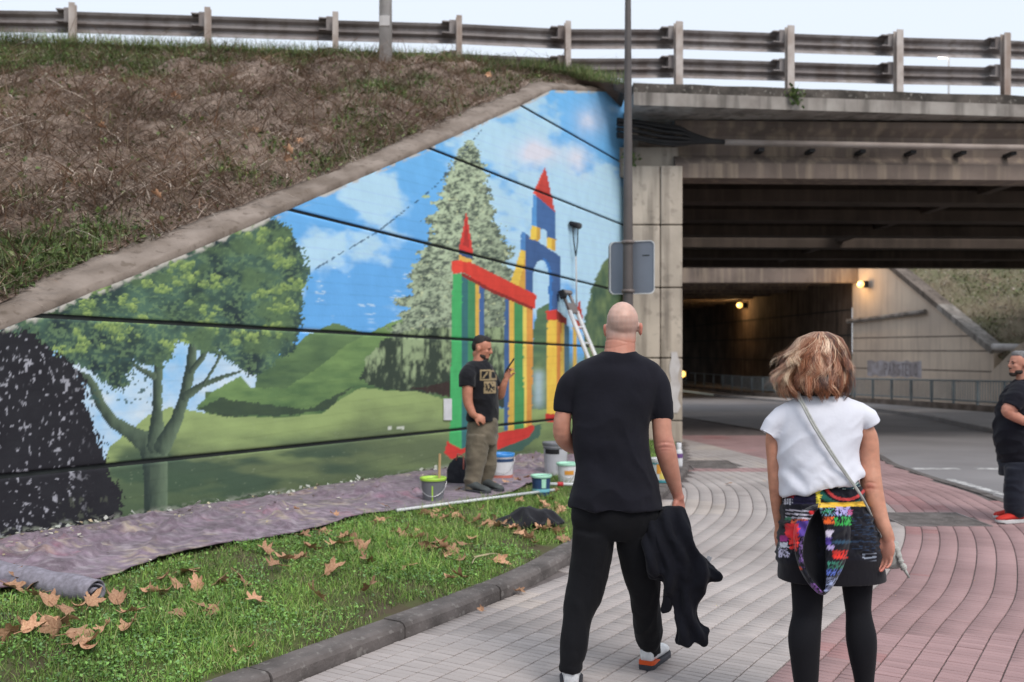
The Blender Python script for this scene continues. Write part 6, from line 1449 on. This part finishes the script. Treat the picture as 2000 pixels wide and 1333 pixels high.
lgs = [limb([BJ(1577, 1110, 0, 29), BJ(1576, 1200, 0.0, 24), BJ(1572, 1250, -0.01, 26), BJ(1575, 1400, 0.0, 13), BJ(1575, 1412, 0, 13)]), limb([BJ(1674, 1110, 0, 27), BJ(1677, 1195, 0.0, 21), BJ(1682, 1245, -0.01, 24), BJ(1690, 1400, 0.0, 13), BJ(1690, 1412, 0, 13)])]
def wom_skin(V, N):
    x, y = proj(V); n = fbm(x / 8, y / 8, 13, 4); C = lin((208, 150, 124))[None] * (0.80 + 0.38 * n)[:, None]
    el = np.exp(-((x - 1699) / 11) ** 2 - ((y - 950) / 9) ** 2)[:, None]; C = C * (1 - 0.6 * el) + lin((196, 112, 98)) * 0.6 * el
    hn = smoothstep(1040, 1060, y)[:, None]; C = C * (1 - 0.6 * hn) + lin((206, 140, 124)) * 0.6 * hn
    ft = smoothstep(1100, 1120, y)[:, None] * (x > 1690)[:, None]; C = C * (1 - 0.5 * ft) + lin((214, 96, 88)) * 0.5 * ft
    return C * 0.86
def wom_disp(V, N):
    x, y = proj(V); d = np.zeros(len(V))
    for (yy, a, w) in ((944, -0.0035, 1.4), (950, 0.0025, 1.6), (956, -0.0035, 1.4)): d += a * np.exp(-((y - yy + 1.6 * np.cos((x - 1699) / 6)) / w) ** 2) * np.exp(-((x - 1699) / 10) ** 2)
    return V + N * d[:, None]
blob('body', [rings(dense(tor))] + hp + [aL, aR, nk_] + hR + hL + lgs, 0.0045, 4, M['skin'], wom, wom_skin, wom_disp)
tee = [BR(951, 1525, 1684, 0.146), BR(942, 1522, 1684, 0.146), BR(915, 1519, 1681, 0.138), BR(880, 1516, 1679, 0.130), BR(845, 1515, 1680, 0.122), BR(815, 1518, 1684, 0.112), BR(797, 1526, 1681, 0.098), BR(784, 1543, 1668, 0.082), BR(773, 1562, 1650, 0.064), BR(767, 1574, 1638, 0.05)]
s1_ = tube([B(1548, 812), B(1528, 820), B(1510, 833), B(1498, 851)], [(0.062, 0.060), (0.056, 0.058), (0.046, 0.054), (0.040, 0.052)], 24)
s2_ = tube([B(1655, 808), B(1677, 813), B(1694, 820), B(1700, 831)], [(0.064, 0.060), (0.058, 0.058), (0.050, 0.055), (0.046, 0.054)], 24)
def tee_disp(V, N):
    x, y = proj(V); V = V.copy()
    V[:, 2] += smoothstep(880, 950, y) * ((x - 1603) / 78.0 * 0.036 + 0.003 * np.sin(x / 7.0))
    x, y = proj(V)
    crease = lambda u, w, sd: 1 - 2 * np.abs(fbm(u, w, sd, 2) - 0.5) * 2
    a = 0.009 * (crease((x + 0.9 * y) / 46, (y - 0.6 * x) / 120, 17) - 0.5) * smoothstep(800, 850, y)
    a += 0.012 * (crease((x - 0.9 * y) / 40, (y + 0.25 * x) / 60, 18) - 0.5) * smoothstep(880, 930, y)
    return V + N * a[:, None]
blob('t_shirt', [rings(dense(tee), 48), s1_, s2_], 0.0058, 3, M['tee_white'], wom, None, tee_disp)
blob('leggings', [limb([BJ(1577, 1100, 0, 33), BJ(1577, 1140, 0, 31.5), BJ(1577, 1175, 0.0, 29.5), BJ(1576, 1205, 0.0, 28.5), BJ(1571, 1245, -0.02, 31), BJ(1572, 1285, -0.02, 28), BJ(1574, 1333, -0.01, 23.5), BJ(1576, 1400, 0.0, 15)], 26), limb([BJ(1672, 1100, 0, 32), BJ(1674, 1140, 0, 29.5), BJ(1675, 1170, 0.0, 26.5), BJ(1677, 1200, 0.0, 24.5), BJ(1682, 1245, -0.02, 29), BJ(1685, 1285, -0.02, 25.5), BJ(1688, 1333, -0.01, 18.5), BJ(1690, 1400, 0.0, 15)], 26), rings(dense([BR(1060, 1540, 1706, 0.13), BR(1100, 1542, 1706, 0.125), BR(1128, 1546, 1704, 0.10)]))], 0.007, 4, M['legging'], wom)
for q in (1575, 1690): g_ = B(q, 1410); shoe(wom, (g_.x, g_.y - 0.06, 0.0), (0.02, 1), M['shoe_grey'], M['sole_white'], L=0.26, h=0.09)
# printed garment tied round the waist
def put_c(C, mask, col, a=1.0): C[:] = C * (1 - (mask * a)[:, None]) + lin(col) * (mask * a)[:, None]
def printed(x, y):
    C = np.tile(lin((22, 22, 32)), (len(x), 1)); nz = vnoise(x / 2.2, y / 1.5, 4); st = vnoise(x / 14, y / 1.6, 5); put = lambda m_, c, a=1.0: put_c(C, m_.astype(float), c, a)
    bx = lambda x0, x1, y0, y1: (x > x0 + 3 * (st - .5)) & (x < x1 + 9 * (st - .5)) & (y > y0) & (y < y1)
    put(bx(1530, 1600, 955, 985), (46, 40, 78), 0.5)
    d = np.hypot((x - 1655) / 38, (y - 928) / 28); put((d < 1) & (np.sin(d * 26) > 0.55), (190, 214, 206)); put((d < 1) & (np.sin(d * 26) <= 0.55), (30, 60, 74))
    d2 = np.hypot((x - 1652) / 52, (y - 940) / 45); put((d2 > 0.74) & (d2 < 0.86) & (y < 988), (206, 70, 70), 0.8); put((d2 > 0.95) & (d2 < 1.18) & (y < 985) & (x < 1680), (36, 98, 90)); 
    put(bx(1594, 1602, 945, 984), (222, 206, 74)); put((np.abs(y - 986 + (x - 1640) * 0.03) < 5) & (x > 1598) & (x < 1690), (228, 186, 66))
    put(bx(1533, 1552, 966, 972), (176, 40, 44)); put(bx(1530, 1546, 974, 986) & (np.sin(x * 1.3) > -0.3), (206, 206, 216))
    for yy in (998, 1005, 1012): put((np.abs(y - yy - (x - 1560) * 0.06) < 1.4) & (x > 1534) & (x < 1590), (196, 190, 204), 0.9)
    put(bx(1580, 1592, 998, 1006), (190, 40, 44)); put(bx(1533, 1548, 1010, 1016), (64, 120, 90), 0.8); put(bx(1545, 1578, 1014, 1022) & (nz > .35), (190, 80, 50)); put(bx(1555, 1582, 1018, 1048), (88, 64, 150)); put(bx(1534, 1560, 1023, 1052), (228, 50, 56)); put(bx(1541, 1559, 1050, 1076) & (st > 0.35), (226, 56, 52)); put(bx(1523, 1538, 1046, 1058), (160, 50, 130)); put(bx(1522, 1540, 1060, 1070), (206, 208, 220)); put(bx(1520, 1541, 1072, 1089) & (nz > 0.4), (200, 196, 222))
    put(bx(1560, 1575, 1050, 1110) & (nz > .55), (120, 90, 150), 0.8); put(bx(1555, 1566, 1106, 1114), (220, 88, 50))
    put(bx(1602, 1664, 992, 1008) & (nz > .5), (120, 160, 190)); put(bx(1632, 1662, 990, 1006) & (nz > .35), (170, 160, 214)); put(bx(1604, 1628, 994, 1006) & (nz > .55), (50, 130, 90)); put(bx(1655, 1664, 996, 1006), (196, 80, 130), 0.7)
    put(bx(1607, 1630, 1010, 1024) & (nz > .3), (222, 100, 44)); put(bx(1630, 1664, 1010, 1026) & (nz > .45), (60, 180, 84)); put(bx(1612, 1626, 1036, 1050), (200, 190, 208)); put(bx(1613, 1626, 1050, 1064), (92, 70, 166)); put(bx(1615, 1630, 1066, 1074), (176, 160, 210), .8); put(bx(1626, 1660, 1056, 1062), (50, 80, 104), .8); put(bx(1626, 1655, 1076, 1092) & (st > .3), (220, 54, 46)); put(bx(1616, 1652, 1098, 1112) & (nz > .5), (60, 130, 110)); put(bx(1614, 1650, 1112, 1124) & (nz > .45), (90, 110, 190)); put(bx(1606, 1640, 1128, 1158) & (nz > .4), (150, 160, 196)); put(bx(1575, 1606, 1140, 1165) & (nz > .45), (140, 90, 170))
    put((x > 1664) & (y > 1000) & (y < 1090) & (st > 0.72), (40, 58, 84), 0.7)
    for yy in (1082, 1089, 1097): put((np.abs(y - yy + (x - 1700) * 0.08) < 1.3) & (x > 1684) & (x < 1712), (150, 158, 174), 0.9)
    put(y > 1099, (14, 13, 19)) if False else None
    return C
M['print'] = cloth('printed_jersey', (1, 1, 1), (0.88, 0.88, 0.88), attr=True, bump=0.3)
sk = [BR(915, 1548, 1664, 0.10), BR(940, 1542, 1674, 0.112), BR(958, 1534, 1684, 0.126), BR(978, 1530, 1692, 0.138), BR(1000, 1528, 1700, 0.148), BR(1030, 1525, 1708, 0.153), BR(1060, 1521, 1716, 0.155), BR(1088, 1518, 1721, 0.154), BR(1098, 1520, 1722, 0.150), BR(1104, 1522, 1723, 0.150), BR(1118, 1521, 1726, 0.150), BR(1130, 1521, 1727, 0.148)]
def sk_col(V, N):
    x, y = proj(V); C = printed(x, y); band_ = smoothstep(1094, 1097, y - (x < 1545) * 6)[:, None]; C = C * (1 - band_) + lin((20, 18, 25)) * band_
    C = np.where((N[:, 1] > 0.35)[:, None], lin((24, 24, 34)), C); return C
def sk_disp(V, N):
    x, y = proj(V); a = 0.012 * (1 - 2 * np.abs(fbm(x / 26, (y - x * 0.2) / 22, 27, 3) - 0.5) * 2 - 0.4) * smoothstep(940, 970, y) * smoothstep(1100, 1085, y)
    a += -0.010 * np.exp(-((y - 983 - (x - 1600) * 0.02) / 4.0) ** 2) * (N[:, 1] < 0.3)
    return V + N * a[:, None]
blob('tied_garment', [rings(dense(sk), 64)], 0.0042, 2, M['print'], wom, sk_col, sk_disp)
OUT = [(1603, 984), (1632, 988), (1655, 1002), (1663, 1030), (1661, 1065), (1652, 1098), (1637, 1130), (1622, 1152), (1608, 1163), (1592, 1155), (1570, 1128), (1556, 1095), (1550, 1060), (1552, 1025), (1566, 1000), (1585, 988)]
OPN = [(1599, 994), (1605, 1010), (1610, 1030), (1612, 1055), (1613, 1085), (1613, 1115), (1613, 1138), (1611, 1152), (1604, 1153), (1592, 1140), (1579, 1122), (1570, 1098), (1568, 1072), (1572, 1045), (1581, 1018), (1591, 1002)]
def closed(pts, n):
    q = catmull(pts + pts[:1], 10); d = np.concatenate([[0], np.cumsum(np.linalg.norm(np.diff(q, axis=0), axis=1))]); s = np.linspace(0, 1, len(pts) + 1)
    return np.array([q[min(int(round(i / n * (len(q) - 1))), len(q) - 1)] for i in range(n)])
nH = 160; o_ = closed(OUT, nH); p_ = closed(OPN, nH); hv = []
levels = [(f_, float(np.interp(f_, [0, 0.06, 0.3, 0.65, 0.92, 1.0], [-0.135, -0.168, -0.196, -0.208, -0.206, -0.198]))) for f_ in np.concatenate([[0, 0.03], np.linspace(0.06, 1.0, 24)])] + [(1.0, -0.18)]
xs2, ys2 = [], []
for (f, dy) in levels:
    for i in range(nH):
        a = o_[i] * (1 - f) + p_[i] * f; hv.append(B(a[0], a[1], dy - 0.018 * math.sin(i * 0.7) * (0.2 < f < 0.95) * 0.4)); xs2.append(a[0]); ys2.append(a[1])
fc_ = [tuple(q) for q in grid_faces(len(levels), nH).tolist()] + [(k * nH + nH - 1, k * nH, (k + 1) * nH, (k + 1) * nH + nH - 1) for k in range(len(levels) - 1)]
hood = obj('hood', hv, fc_, M['print'], wom, printed(np.array(xs2), np.array(ys2)), smooth=True)
hv2 = [B(*p_[i], -0.182) for i in range(nH)] + [B(p_[i][0] * 0.85 + 1592 * 0.15, p_[i][1] * 0.85 + 1075 * 0.15, -0.15) for i in range(nH)] + [B(1593, 1078, -0.148)]
obj('hood_lining', hv2, [(i, (i + 1) % nH, nH + (i + 1) % nH, nH + i) for i in range(nH)] + [(nH + i, nH + (i + 1) % nH, 2 * nH) for i in range(nH)], M['legging'], wom, smooth=True)
# cord strap and pouch of the small bag (a thing of its own)
M['cord'] = mat('grey_white_cord', (0.46, 0.46, 0.43), (0.36, 0.36, 0.34), rough=0.8, scale=40, bump=0.5, bscale=150, bdist=0.003)
bg = empty('crossbody_bag', B(1745, 1080, 0.05)); tag(bg, 'small pale drawstring bag on a cord strap across the white t-shirt', 'bag')
for dx in (0, 4.5):
    mb = MB(); mb.tube(catmull([B(1560 + dx, 764, 0.03), B(1557 + dx, 770, -0.055), B(1566 + dx, 790, -0.112), B(1590 + dx, 835, -0.142), B(1625 + dx * .9, 890, -0.158), B(1655 + dx * .6, 932, -0.158), B(1677 + dx * .3, 962, -0.150), B(1694, 990, -0.120), B(1712, 1030, -0.02), B(1722, 1050, 0.10)], 8), 0.0048, 8); mb.build('strap', M['cord'], bg, smooth=True)
V, Fs = ellip(B(1558, 769, -0.06), (0.012, 0.012, 0.012)); obj('strap_knot', V, Fs, M['cord'], bg, smooth=True)
V = []; pz = [(1718, 1045, 0.03), (1728, 1065, 0.06), (1738, 1085, 0.062), (1745, 1100, 0.05), (1748, 1108, 0.02)]
pv = rings(dense([BR(1048, 1712, 1736, 0.03, 0.12), BR(1065, 1712, 1752, 0.05, 0.12), BR(1090, 1714, 1760, 0.052, 0.12), BR(1106, 1720, 1760, 0.04, 0.12), BR(1110, 1728, 1754, 0.02, 0.12)]), 30, 0.05, 0, 6)
obj('pouch', *pv, M['cord'], bg, smooth=True)
mb = MB(); mb.tube(catmull([B(1748, 1060, 0.10), B(1754, 1082, 0.07), B(1760, 1100, 0.06), B(1766, 1112, 0.06)], 6), [0.012 + 0.004 * math.sin(i * 1.9) for i in range(19)], 8); mb.build('braided_tail', M['cord'], bg, smooth=True)
mb = MB(); mb.tube([B(1765, 1110, 0.06), B(1776, 1129, 0.06)], [0.008, 0.0045], 8); mb.build('tail_tip', M['cord'], bg, smooth=True)
V, Fs = ellip(B(1764, 1107, 0.06), (0.015, 0.015, 0.013)); obj('tail_knot', V, Fs, M['cord'], bg, smooth=True)
# hair: dark under-layer plus locks
M['hair'] = mat('hair_strands', (1, 1, 1), (0.75, 0.72, 0.7), rough=0.42, scale=40, bump=0, attr=True, spec=0.5, stretch=(1, 1, 0.1)); M['hair_in'] = mat('hair_under', (0.06, 0.035, 0.022), rough=0.7, bump=0.6, bscale=60, stretch=(3, 3, 0.3))
HW = ([646, 650, 660, 680, 700, 720, 740, 757, 770, 782], [6, 19, 40, 52, 58, 62, 64, 62, 55, 44]); hcx = lambda py: np.interp(py, [646, 700, 740, 780], [1606, 1600, 1597, 1601])
inn = [BR(py, float(hcx(py)) - 0.86 * w, float(hcx(py)) + 0.86 * w, 0.86 * w * u0 * 1.02, 0.02) for py, w in ((772, 50), (757, 60), (735, 62), (715, 60), (690, 55), (668, 44), (656, 28), (650, 12))]
blob('hair_base', [rings(dense(inn), 40)], 0.006, 3, M['hair_in'], wom, None, lambda V, N: V + N * (0.004 * np.sin(np.arctan2(V[:, 0] - B(1600, 700).x, V[:, 1] - Y0) * 37))[:, None])
r_ = np.random.default_rng(3); NS, SG, NL = 10000, 13, 260
thg = r_.uniform(0, 2 * math.pi, NL); layg = r_.uniform(0.84, 1.02, NL); layg[:110] = r_.uniform(0.98, 1.07, 110)
endg = np.where(np.arange(NL) < 110, r_.uniform(690, 758, NL), r_.uniform(746, 781, NL)); sweep = r_.normal(0.0, 0.36, NL); wavg = r_.uniform(0, 6.28, NL); ampg = r_.uniform(0.5, 1.6, NL); flickg = r_.uniform(-4, 13, NL) + 17 * np.maximum(0, -np.cos(thg)) ** 1.5
cmg = np.clip(0.30 + 0.29 * r_.normal(0, 1, NL) + 0.36 * np.maximum(0, -np.cos(thg)) ** 2 + 0.8 * (layg - 0.97), 0.02, 1)
lk = r_.integers(0, NL, NS); dth = r_.normal(0, 0.095, NS); th = thg[lk]; lay = layg[lk] + r_.normal(0, 0.012, NS); endpy = endg[lk] + r_.normal(0, 4, NS); amp = ampg[lk]
Vh = np.zeros((NS, SG, 2, 3)); start = 648 + 10 * np.abs(r_.normal(0, 1, NS)).clip(0, 2)
for k in range(SG):
    f = k / (SG - 1); py = start + (endpy - start) * f ** 0.85
    w = np.interp(py, *HW) * lay + smoothstep(0.55, 1.0, f) * flickg[lk] * (0.7 + 0.5 * amp)
    a = th + dth * (1.15 - 0.85 * f ** 1.5) + sweep[lk] * f + 0.11 * np.sin(f * 5.5 + wavg[lk]) * amp
    cxp = hcx(py); Yd = Y0 + 0.02 + w * u0 * np.sin(a) * 1.02
    X = (cxp + w * np.cos(a) - 1000) / F * Y0; Z = CH - (py - HZ) / F * Y0
    ctr = np.stack([X, Yd, Z], 1); tw = np.stack([-np.sin(a), np.cos(a), np.zeros(NS)], 1)
    ww = (0.0017 * (1 - 0.8 * f ** 2))[..., None] * (0.6 if k == 0 else 1) if np.ndim(f) else 0.0012 * (1 - 0.8 * f ** 2) * (0.6 if k == 0 else 1)
    Vh[:, k, 0] = ctr - tw * ww; Vh[:, k, 1] = ctr + tw * ww
base = (np.arange(NS) * SG * 2)[:, None, None]; q = np.array([[2 * k, 2 * k + 1, 2 * k + 3, 2 * k + 2] for k in range(SG - 1)])[None]; Fh = (base + q).reshape(-1, 4)
cm = np.clip(cmg[lk] + 0.18 * r_.normal(0, 1, NS), 0, 1)
dk, md, bl = lin((66, 38, 28)), lin((164, 100, 66)), lin((244, 212, 180))
cc = np.where(cm[:, None] < 0.5, dk + (md - dk) * (cm[:, None] * 2), md + (bl - md) * (cm[:, None] * 2 - 1))
fk = np.linspace(0, 1, SG); CH_ = cc[:, None, :] * (0.85 + 0.3 * fk[None, :, None]); CH_ = np.repeat(CH_[:, :, None, :], 2, 2)
NF = 90; tf_ = r_.uniform(0, 2 * math.pi, NF); Vf = np.zeros((NF, SG, 2, 3)); sf_ = r_.uniform(650, 720, NF); lf_ = r_.uniform(20, 60, NF)
for k in range(SG):
    f = k / (SG - 1); py = sf_ + lf_ * (f - 0.25 * np.sin(f * 3)); w = np.interp(py, *HW) * 1.0 + r_.uniform(3, 12, NF) * 0 + 11 * f * np.abs(np.sin(tf_ * 7)) + 2; a = tf_ + 0.3 * f * np.sin(tf_ * 13)
    ctr = np.stack([(hcx(py) + w * np.cos(a) - 1000) / F * Y0, Y0 + 0.02 + w * u0 * np.sin(a), CH - (py - HZ) / F * Y0], 1); tw = np.stack([-np.sin(a), np.cos(a), 0 * a], 1) * 0.00045
    Vf[:, k, 0] = ctr - tw; Vf[:, k, 1] = ctr + tw
Fh = np.vstack([Fh, ((np.arange(NF) * SG * 2)[:, None, None] + q).reshape(-1, 4) + NS * SG * 2]); Vh = np.concatenate([Vh, Vf]); CH_ = np.concatenate([CH_, np.tile(lin((190, 140, 104)), (NF, SG, 2, 1))])
hair = obj('hair', Vh.reshape(-1, 3), Fh, M['hair'], wom, np.clip(CH_.reshape(-1, 3), 0.01, 0.9)); hair['kind'] = 'stuff'

# ---- artist looking at his phone
Y0 = LG(935, 966).y; u0 = Y0 / F
art = empty('person', (B(935, 968).x, Y0, lawn_z(B(935, 968).x, Y0))); tag(art, 'bearded person in printed black t-shirt and khaki trousers looking at a phone', 'person')
tor = [BR(850, 926, 958, 0.11), BR(800, 924, 958, 0.12), BR(750, 920, 956, 0.12), BR(728, 920, 950, 0.10), BR(714, 926, 948, 0.06)]
hp, hf = head_parts(B(941, 681, 0.0), (1, -0.22, -0.22), 0.98)
nk_ = limb([BJ(934, 712, 0, 13), BJ(936, 700, 0, 11.5), BJ(939, 685, 0, 11)])
aN = limb([BJ(914, 735, -0.17, 8), BJ(913, 755, -0.20, 10.5), BJ(914, 785, -0.2, 9.5), BJ(922, 806, -0.21, 7.5), BJ(928, 813, -0.21, 6)])
aF = limb([BJ(954, 735, 0.13, 7), BJ(966, 755, 0.12, 8.5), BJ(976, 773, 0.05, 8.8), BJ(983, 755, -0.02, 7), BJ(988, 741, -0.04, 5.5)])
hN = hand_parts(B(928, 812, -0.21), (0.85, 0.1, -0.45), (0.3, 0.6, -0.4), -1, 0.9); hF = hand_parts(B(988, 742, -0.04), (0.25, -0.1, 1), (0.7, -0.6, 0), 1, 0.8)
lg_ = [limb([BJ(934, 845, -0.07, 11), BJ(930, 890, -0.09, 9), BJ(922, 955, -0.09, 7)]), limb([BJ(952, 845, 0.07, 11), BJ(953, 890, 0.09, 9), BJ(947, 950, 0.09, 7)])]
def plain_skin(col, seed):
    def f(V, N):
        x, y = proj(V); return lin(col)[None] * (0.80 + 0.35 * fbm(x / 5, y / 5, seed))[:, None] * 0.85
    return f
blob('body', [rings(dense(tor))] + hp + [nk_, aN, aF] + hN + hF + lg_, 0.0065, 3, M['skin'], art, plain_skin((204, 140, 114), 3))
ts_ = [BR(822, 911, 973, 0.185), BR(800, 910, 974, 0.19), BR(770, 909, 973, 0.19), BR(740, 904, 969, 0.19), BR(722, 903, 964, 0.18), BR(711, 909, 959, 0.145), BR(704, 920, 952, 0.09)]
sN = limb([BJ(918, 722, -0.12, 15), BJ(914, 733, -0.17, 16.5), BJ(912.5, 757, -0.2, 15.5)], 22, flat=True); sF = limb([BJ(948, 722, 0.10, 14), BJ(959, 738, 0.13, 14), BJ(967, 757, 0.12, 13)], 22, flat=True)
def art_col(V, N):
    x, y = proj(V); C = np.tile(lin((24, 24, 29)), (len(x), 1)); fr = (N[:, 0] > -0.1) & (V[:, 1] < Y0 + 0.1) & (x > 935)
    m1 = (np.abs(np.maximum(np.abs(x - 948) / 10.5, np.abs(y - 733) / 10.5) - 0.86) < 0.16) | ((np.abs((x - 948) + (y - 733) * 0.7) < 2.0) & (np.abs(y - 733) < 6)); m2 = (np.maximum(np.abs(x - 957) / 11.5, np.abs(y - 757) / 11.5) < 1) & (vnoise(x / 2.6, y / 2.6, 3) > 0.42); m4 = np.abs(np.maximum(np.abs(x - 957) / 11.5, np.abs(y - 757) / 11.5) - 0.9) < 0.12
    m3 = np.abs(np.maximum(np.abs(x - 964) / 6, np.abs(y - 733) / 9.5) - 0.86) < 0.2
    put_c(C, ((m1 | m2 | m3 | m4) & fr).astype(float), (146, 128, 98)); return C
blob('t_shirt', [rings(dense(ts_), 44), sN, sF], 0.0075, 3, cloth('black_printed_cotton', (1, 1, 1), (0.85, 0.85, 0.85), attr=True), art, art_col, folds(0.014, 6, 5, 15))
tr_ = [rings(dense([BR(815, 914, 972, 0.165), BR(835, 912, 972, 0.175), BR(860, 912, 970, 0.165), BR(868, 914, 968, 0.14)]), 44), limb([BJ(934, 850, -0.085, 22), BJ(931, 885, -0.09, 21), BJ(927, 915, -0.09, 18.5), BJ(923, 942, -0.09, 16.5), BJ(921, 962, -0.09, 16)], 24, flat=True), limb([BJ(953, 850, 0.08, 20), BJ(954, 885, 0.09, 18), BJ(952, 915, 0.09, 16.5), BJ(948, 938, 0.09, 15), BJ(947, 955, 0.09, 15)], 24, flat=True)]
blob('trousers', tr_, 0.0085, 3, M['khaki'], art, None, folds(0.018, 4, 5, 19))
for (q, w, dy) in ((914, 968, -0.1), (940, 960, 0.09)): g_ = B(q, w, dy); shoe(art, (g_.x, g_.y, lawn_z(g_.x, g_.y) + 0.035), (0.75, -0.6), M['shoe_grey'], M['sole_dark'], L=0.28, h=0.11, sw=0.055)
def local(h, r, f, u): return h[0] + (h[3] * r + h[1] * f + h[2] * u)
def hair_cap(h, s, parent, m, beard, fade=True):
    ax = np.array([h[3], h[1], h[2]]).T
    cap = [ellip(local(h, 0, -0.022 * s, 0.062 * s), (0.076 * s, 0.088 * s, 0.074 * s), ax), ellip(local(h, 0, -0.055 * s, 0.02 * s), (0.068 * s, 0.055 * s, 0.075 * s), ax), ellip(local(h, 0, 0.03 * s, 0.095 * s), (0.056 * s, 0.05 * s, 0.038 * s), ax)]
    blob('hair', cap, 0.006, 2, m, parent)
    bd = [ellip(local(h, 0, 0.060 * s, -0.095 * s), (0.041 * s, 0.038 * s, 0.028 * s), ax), ellip(local(h, 0.043 * s, 0.025 * s, -0.072 * s), (0.020 * s, 0.045 * s, 0.026 * s), ax), ellip(local(h, -0.043 * s, 0.025 * s, -0.072 * s), (0.020 * s, 0.045 * s, 0.026 * s), ax), ellip(local(h, 0, 0.092 * s, -0.046 * s), (0.026 * s, 0.014 * s, 0.007 * s), ax)]
    blob('beard', bd, 0.005, 2, beard, parent)
    for q in (-1, 1):
        V, Fs = ellip(local(h, q * 0.031 * s, 0.086 * s, 0.004 * s), (0.011 * s, 0.007 * s, 0.006 * s), ax, 12); obj('eye', V, Fs, M['black'], parent, smooth=True)
        V, Fs = ellip(local(h, q * 0.031 * s, 0.094 * s, 0.024 * s), (0.021 * s, 0.006 * s, 0.0045 * s), ax, 12); obj('eyebrow', V, Fs, M['black'], parent, smooth=True)
M['hair_black'] = mat('short_black_hair', (0.018, 0.015, 0.014), (0.028, 0.023, 0.02), rough=0.7, scale=60, bump=0.6, bscale=120); M['hair_grey'] = mat('short_grey_hair', (0.22, 0.215, 0.22), (0.12, 0.115, 0.115), rough=0.8, scale=60, bump=0.6, bscale=120); M['beard_d'] = mat('dark_beard', (0.03, 0.023, 0.02), (0.05, 0.036, 0.03), rough=0.8, scale=60, bump=0.6, bscale=120)
hair_cap(hf, 0.98, art, M['hair_black'], M['beard_d'])
pa_, pb_ = B(987, 726, -0.06), B(1004, 701, -0.08); t_ = (pb_ - pa_); L_ = t_.length; t_.normalize(); s_ = Vector((0.15, -0.95, 0.1)); s_ = (s_ - t_ * s_.dot(t_)).normalized(); n_ = t_.cross(s_)
mb = MB(); mb.box((pa_ + pb_) / 2, (0.075, L_, 0.011), np.array([s_, t_, n_]).T); ph = mb.build('phone', M['black'], bevel=0.003); tag(ph, 'black phone held up in the hand of the bearded person', 'phone')

# ---- person in black at the road kerb
Y0 = 9.3; u0 = Y0 / F
rm = empty('person', (B(1985, 1020).x, Y0, 0.0)); tag(rm, 'stout grey-haired person in black with red shoes standing by the road kerb', 'person')
hp, hf = head_parts(B(1991, 712, 0.0), (-1, -0.12, 0.05), 0.96)
tor = [BR(890, 1975, 2015, 0.11), BR(840, 1970, 2020, 0.12), BR(790, 1975, 2018, 0.12), BR(768, 1982, 2014, 0.10), BR(752, 1990, 2008, 0.06)]
aN = limb([BJ(1990, 775, -0.2, 9), BJ(1980, 790, -0.24, 13), BJ(1967, 803, -0.25, 11), BJ(1985, 815, -0.25, 10), BJ(2005, 826, -0.22, 7.5), BJ(2012, 828, -0.2, 7)]); aF = limb([BJ(1995, 768, 0.2, 14), BJ(1990, 800, 0.25, 11), BJ(2000, 825, 0.2, 8)])
hN = hand_parts(B(2010, 828, -0.2), (1, 0.2, -0.2), (0, 0.8, 0.3), 1, 0.7); hF = hand_parts(B(2000, 825, 0.2), (0.8, -0.2, -0.3), (0, -0.8, 0.3), -1, 0.7)
nk_ = limb([BJ(2000, 755, 0, 14), BJ(1998, 735, 0, 13), BJ(1995, 718, 0, 12)])
lg_ = [limb([BJ(1988, 905, q * 0.08, 12), BJ(1986, 950, q * 0.1, 10), BJ(1987, 1003, q * 0.1, 8)]) for q in (-1, 1)]
blob('body', [rings(dense(tor))] + hp + [nk_, aN, aF] + hN + hF + lg_, 0.0065, 3, M['skin'], rm, plain_skin((206, 146, 124), 5))
ts_ = [BR(905, 1954, 2036, 0.20), BR(893, 1952, 2037, 0.205), BR(870, 1948, 2040, 0.21), BR(840, 1945, 2042, 0.215), BR(805, 1949, 2040, 0.205), BR(780, 1956, 2036, 0.19), BR(762, 1966, 2028, 0.165), BR(750, 1978, 2018, 0.11), BR(742, 1986, 2010, 0.08)]
sN = limb([BJ(1998, 762, -0.15, 20), BJ(1987, 776, -0.22, 21), BJ(1975, 797, -0.245, 18)], 22, flat=True); sF = limb([BJ(1995, 765, 0.17, 18), BJ(1990, 785, 0.23, 17)], 22)
blob('t_shirt', [rings(dense(ts_), 44), sN, sF], 0.0075, 3, M['tee_black'], rm, None, folds(0.02, 6, 5, 25))
blob('trousers', [rings(dense([BR(880, 1956, 2032, 0.18), BR(905, 1955, 2030, 0.185), BR(930, 1957, 2025, 0.17)]), 44)] + [limb([BJ(1988, 915, q * 0.1, 26), BJ(1985, 955, q * 0.1, 22), BJ(1984, 990, q * 0.1, 20), BJ(1985, 1001, q * 0.1, 19)], 24) for q in (-1, 1)], 0.0085, 3, M['navy_cloth'], rm, None, folds(0.018, 5, 6, 29))
for q in (-1, 1): g_ = B(1999, 1020, q * 0.1); shoe(rm, (g_.x, Y0 + q * 0.1, 0.012), (-1, -0.1 + 0.1 * q), M['shoe_red'], M['sole_white'], L=0.28, h=0.10, sw=0.052)
hair_cap(hf, 0.96, rm, M['hair_grey'], M['beard_d'])
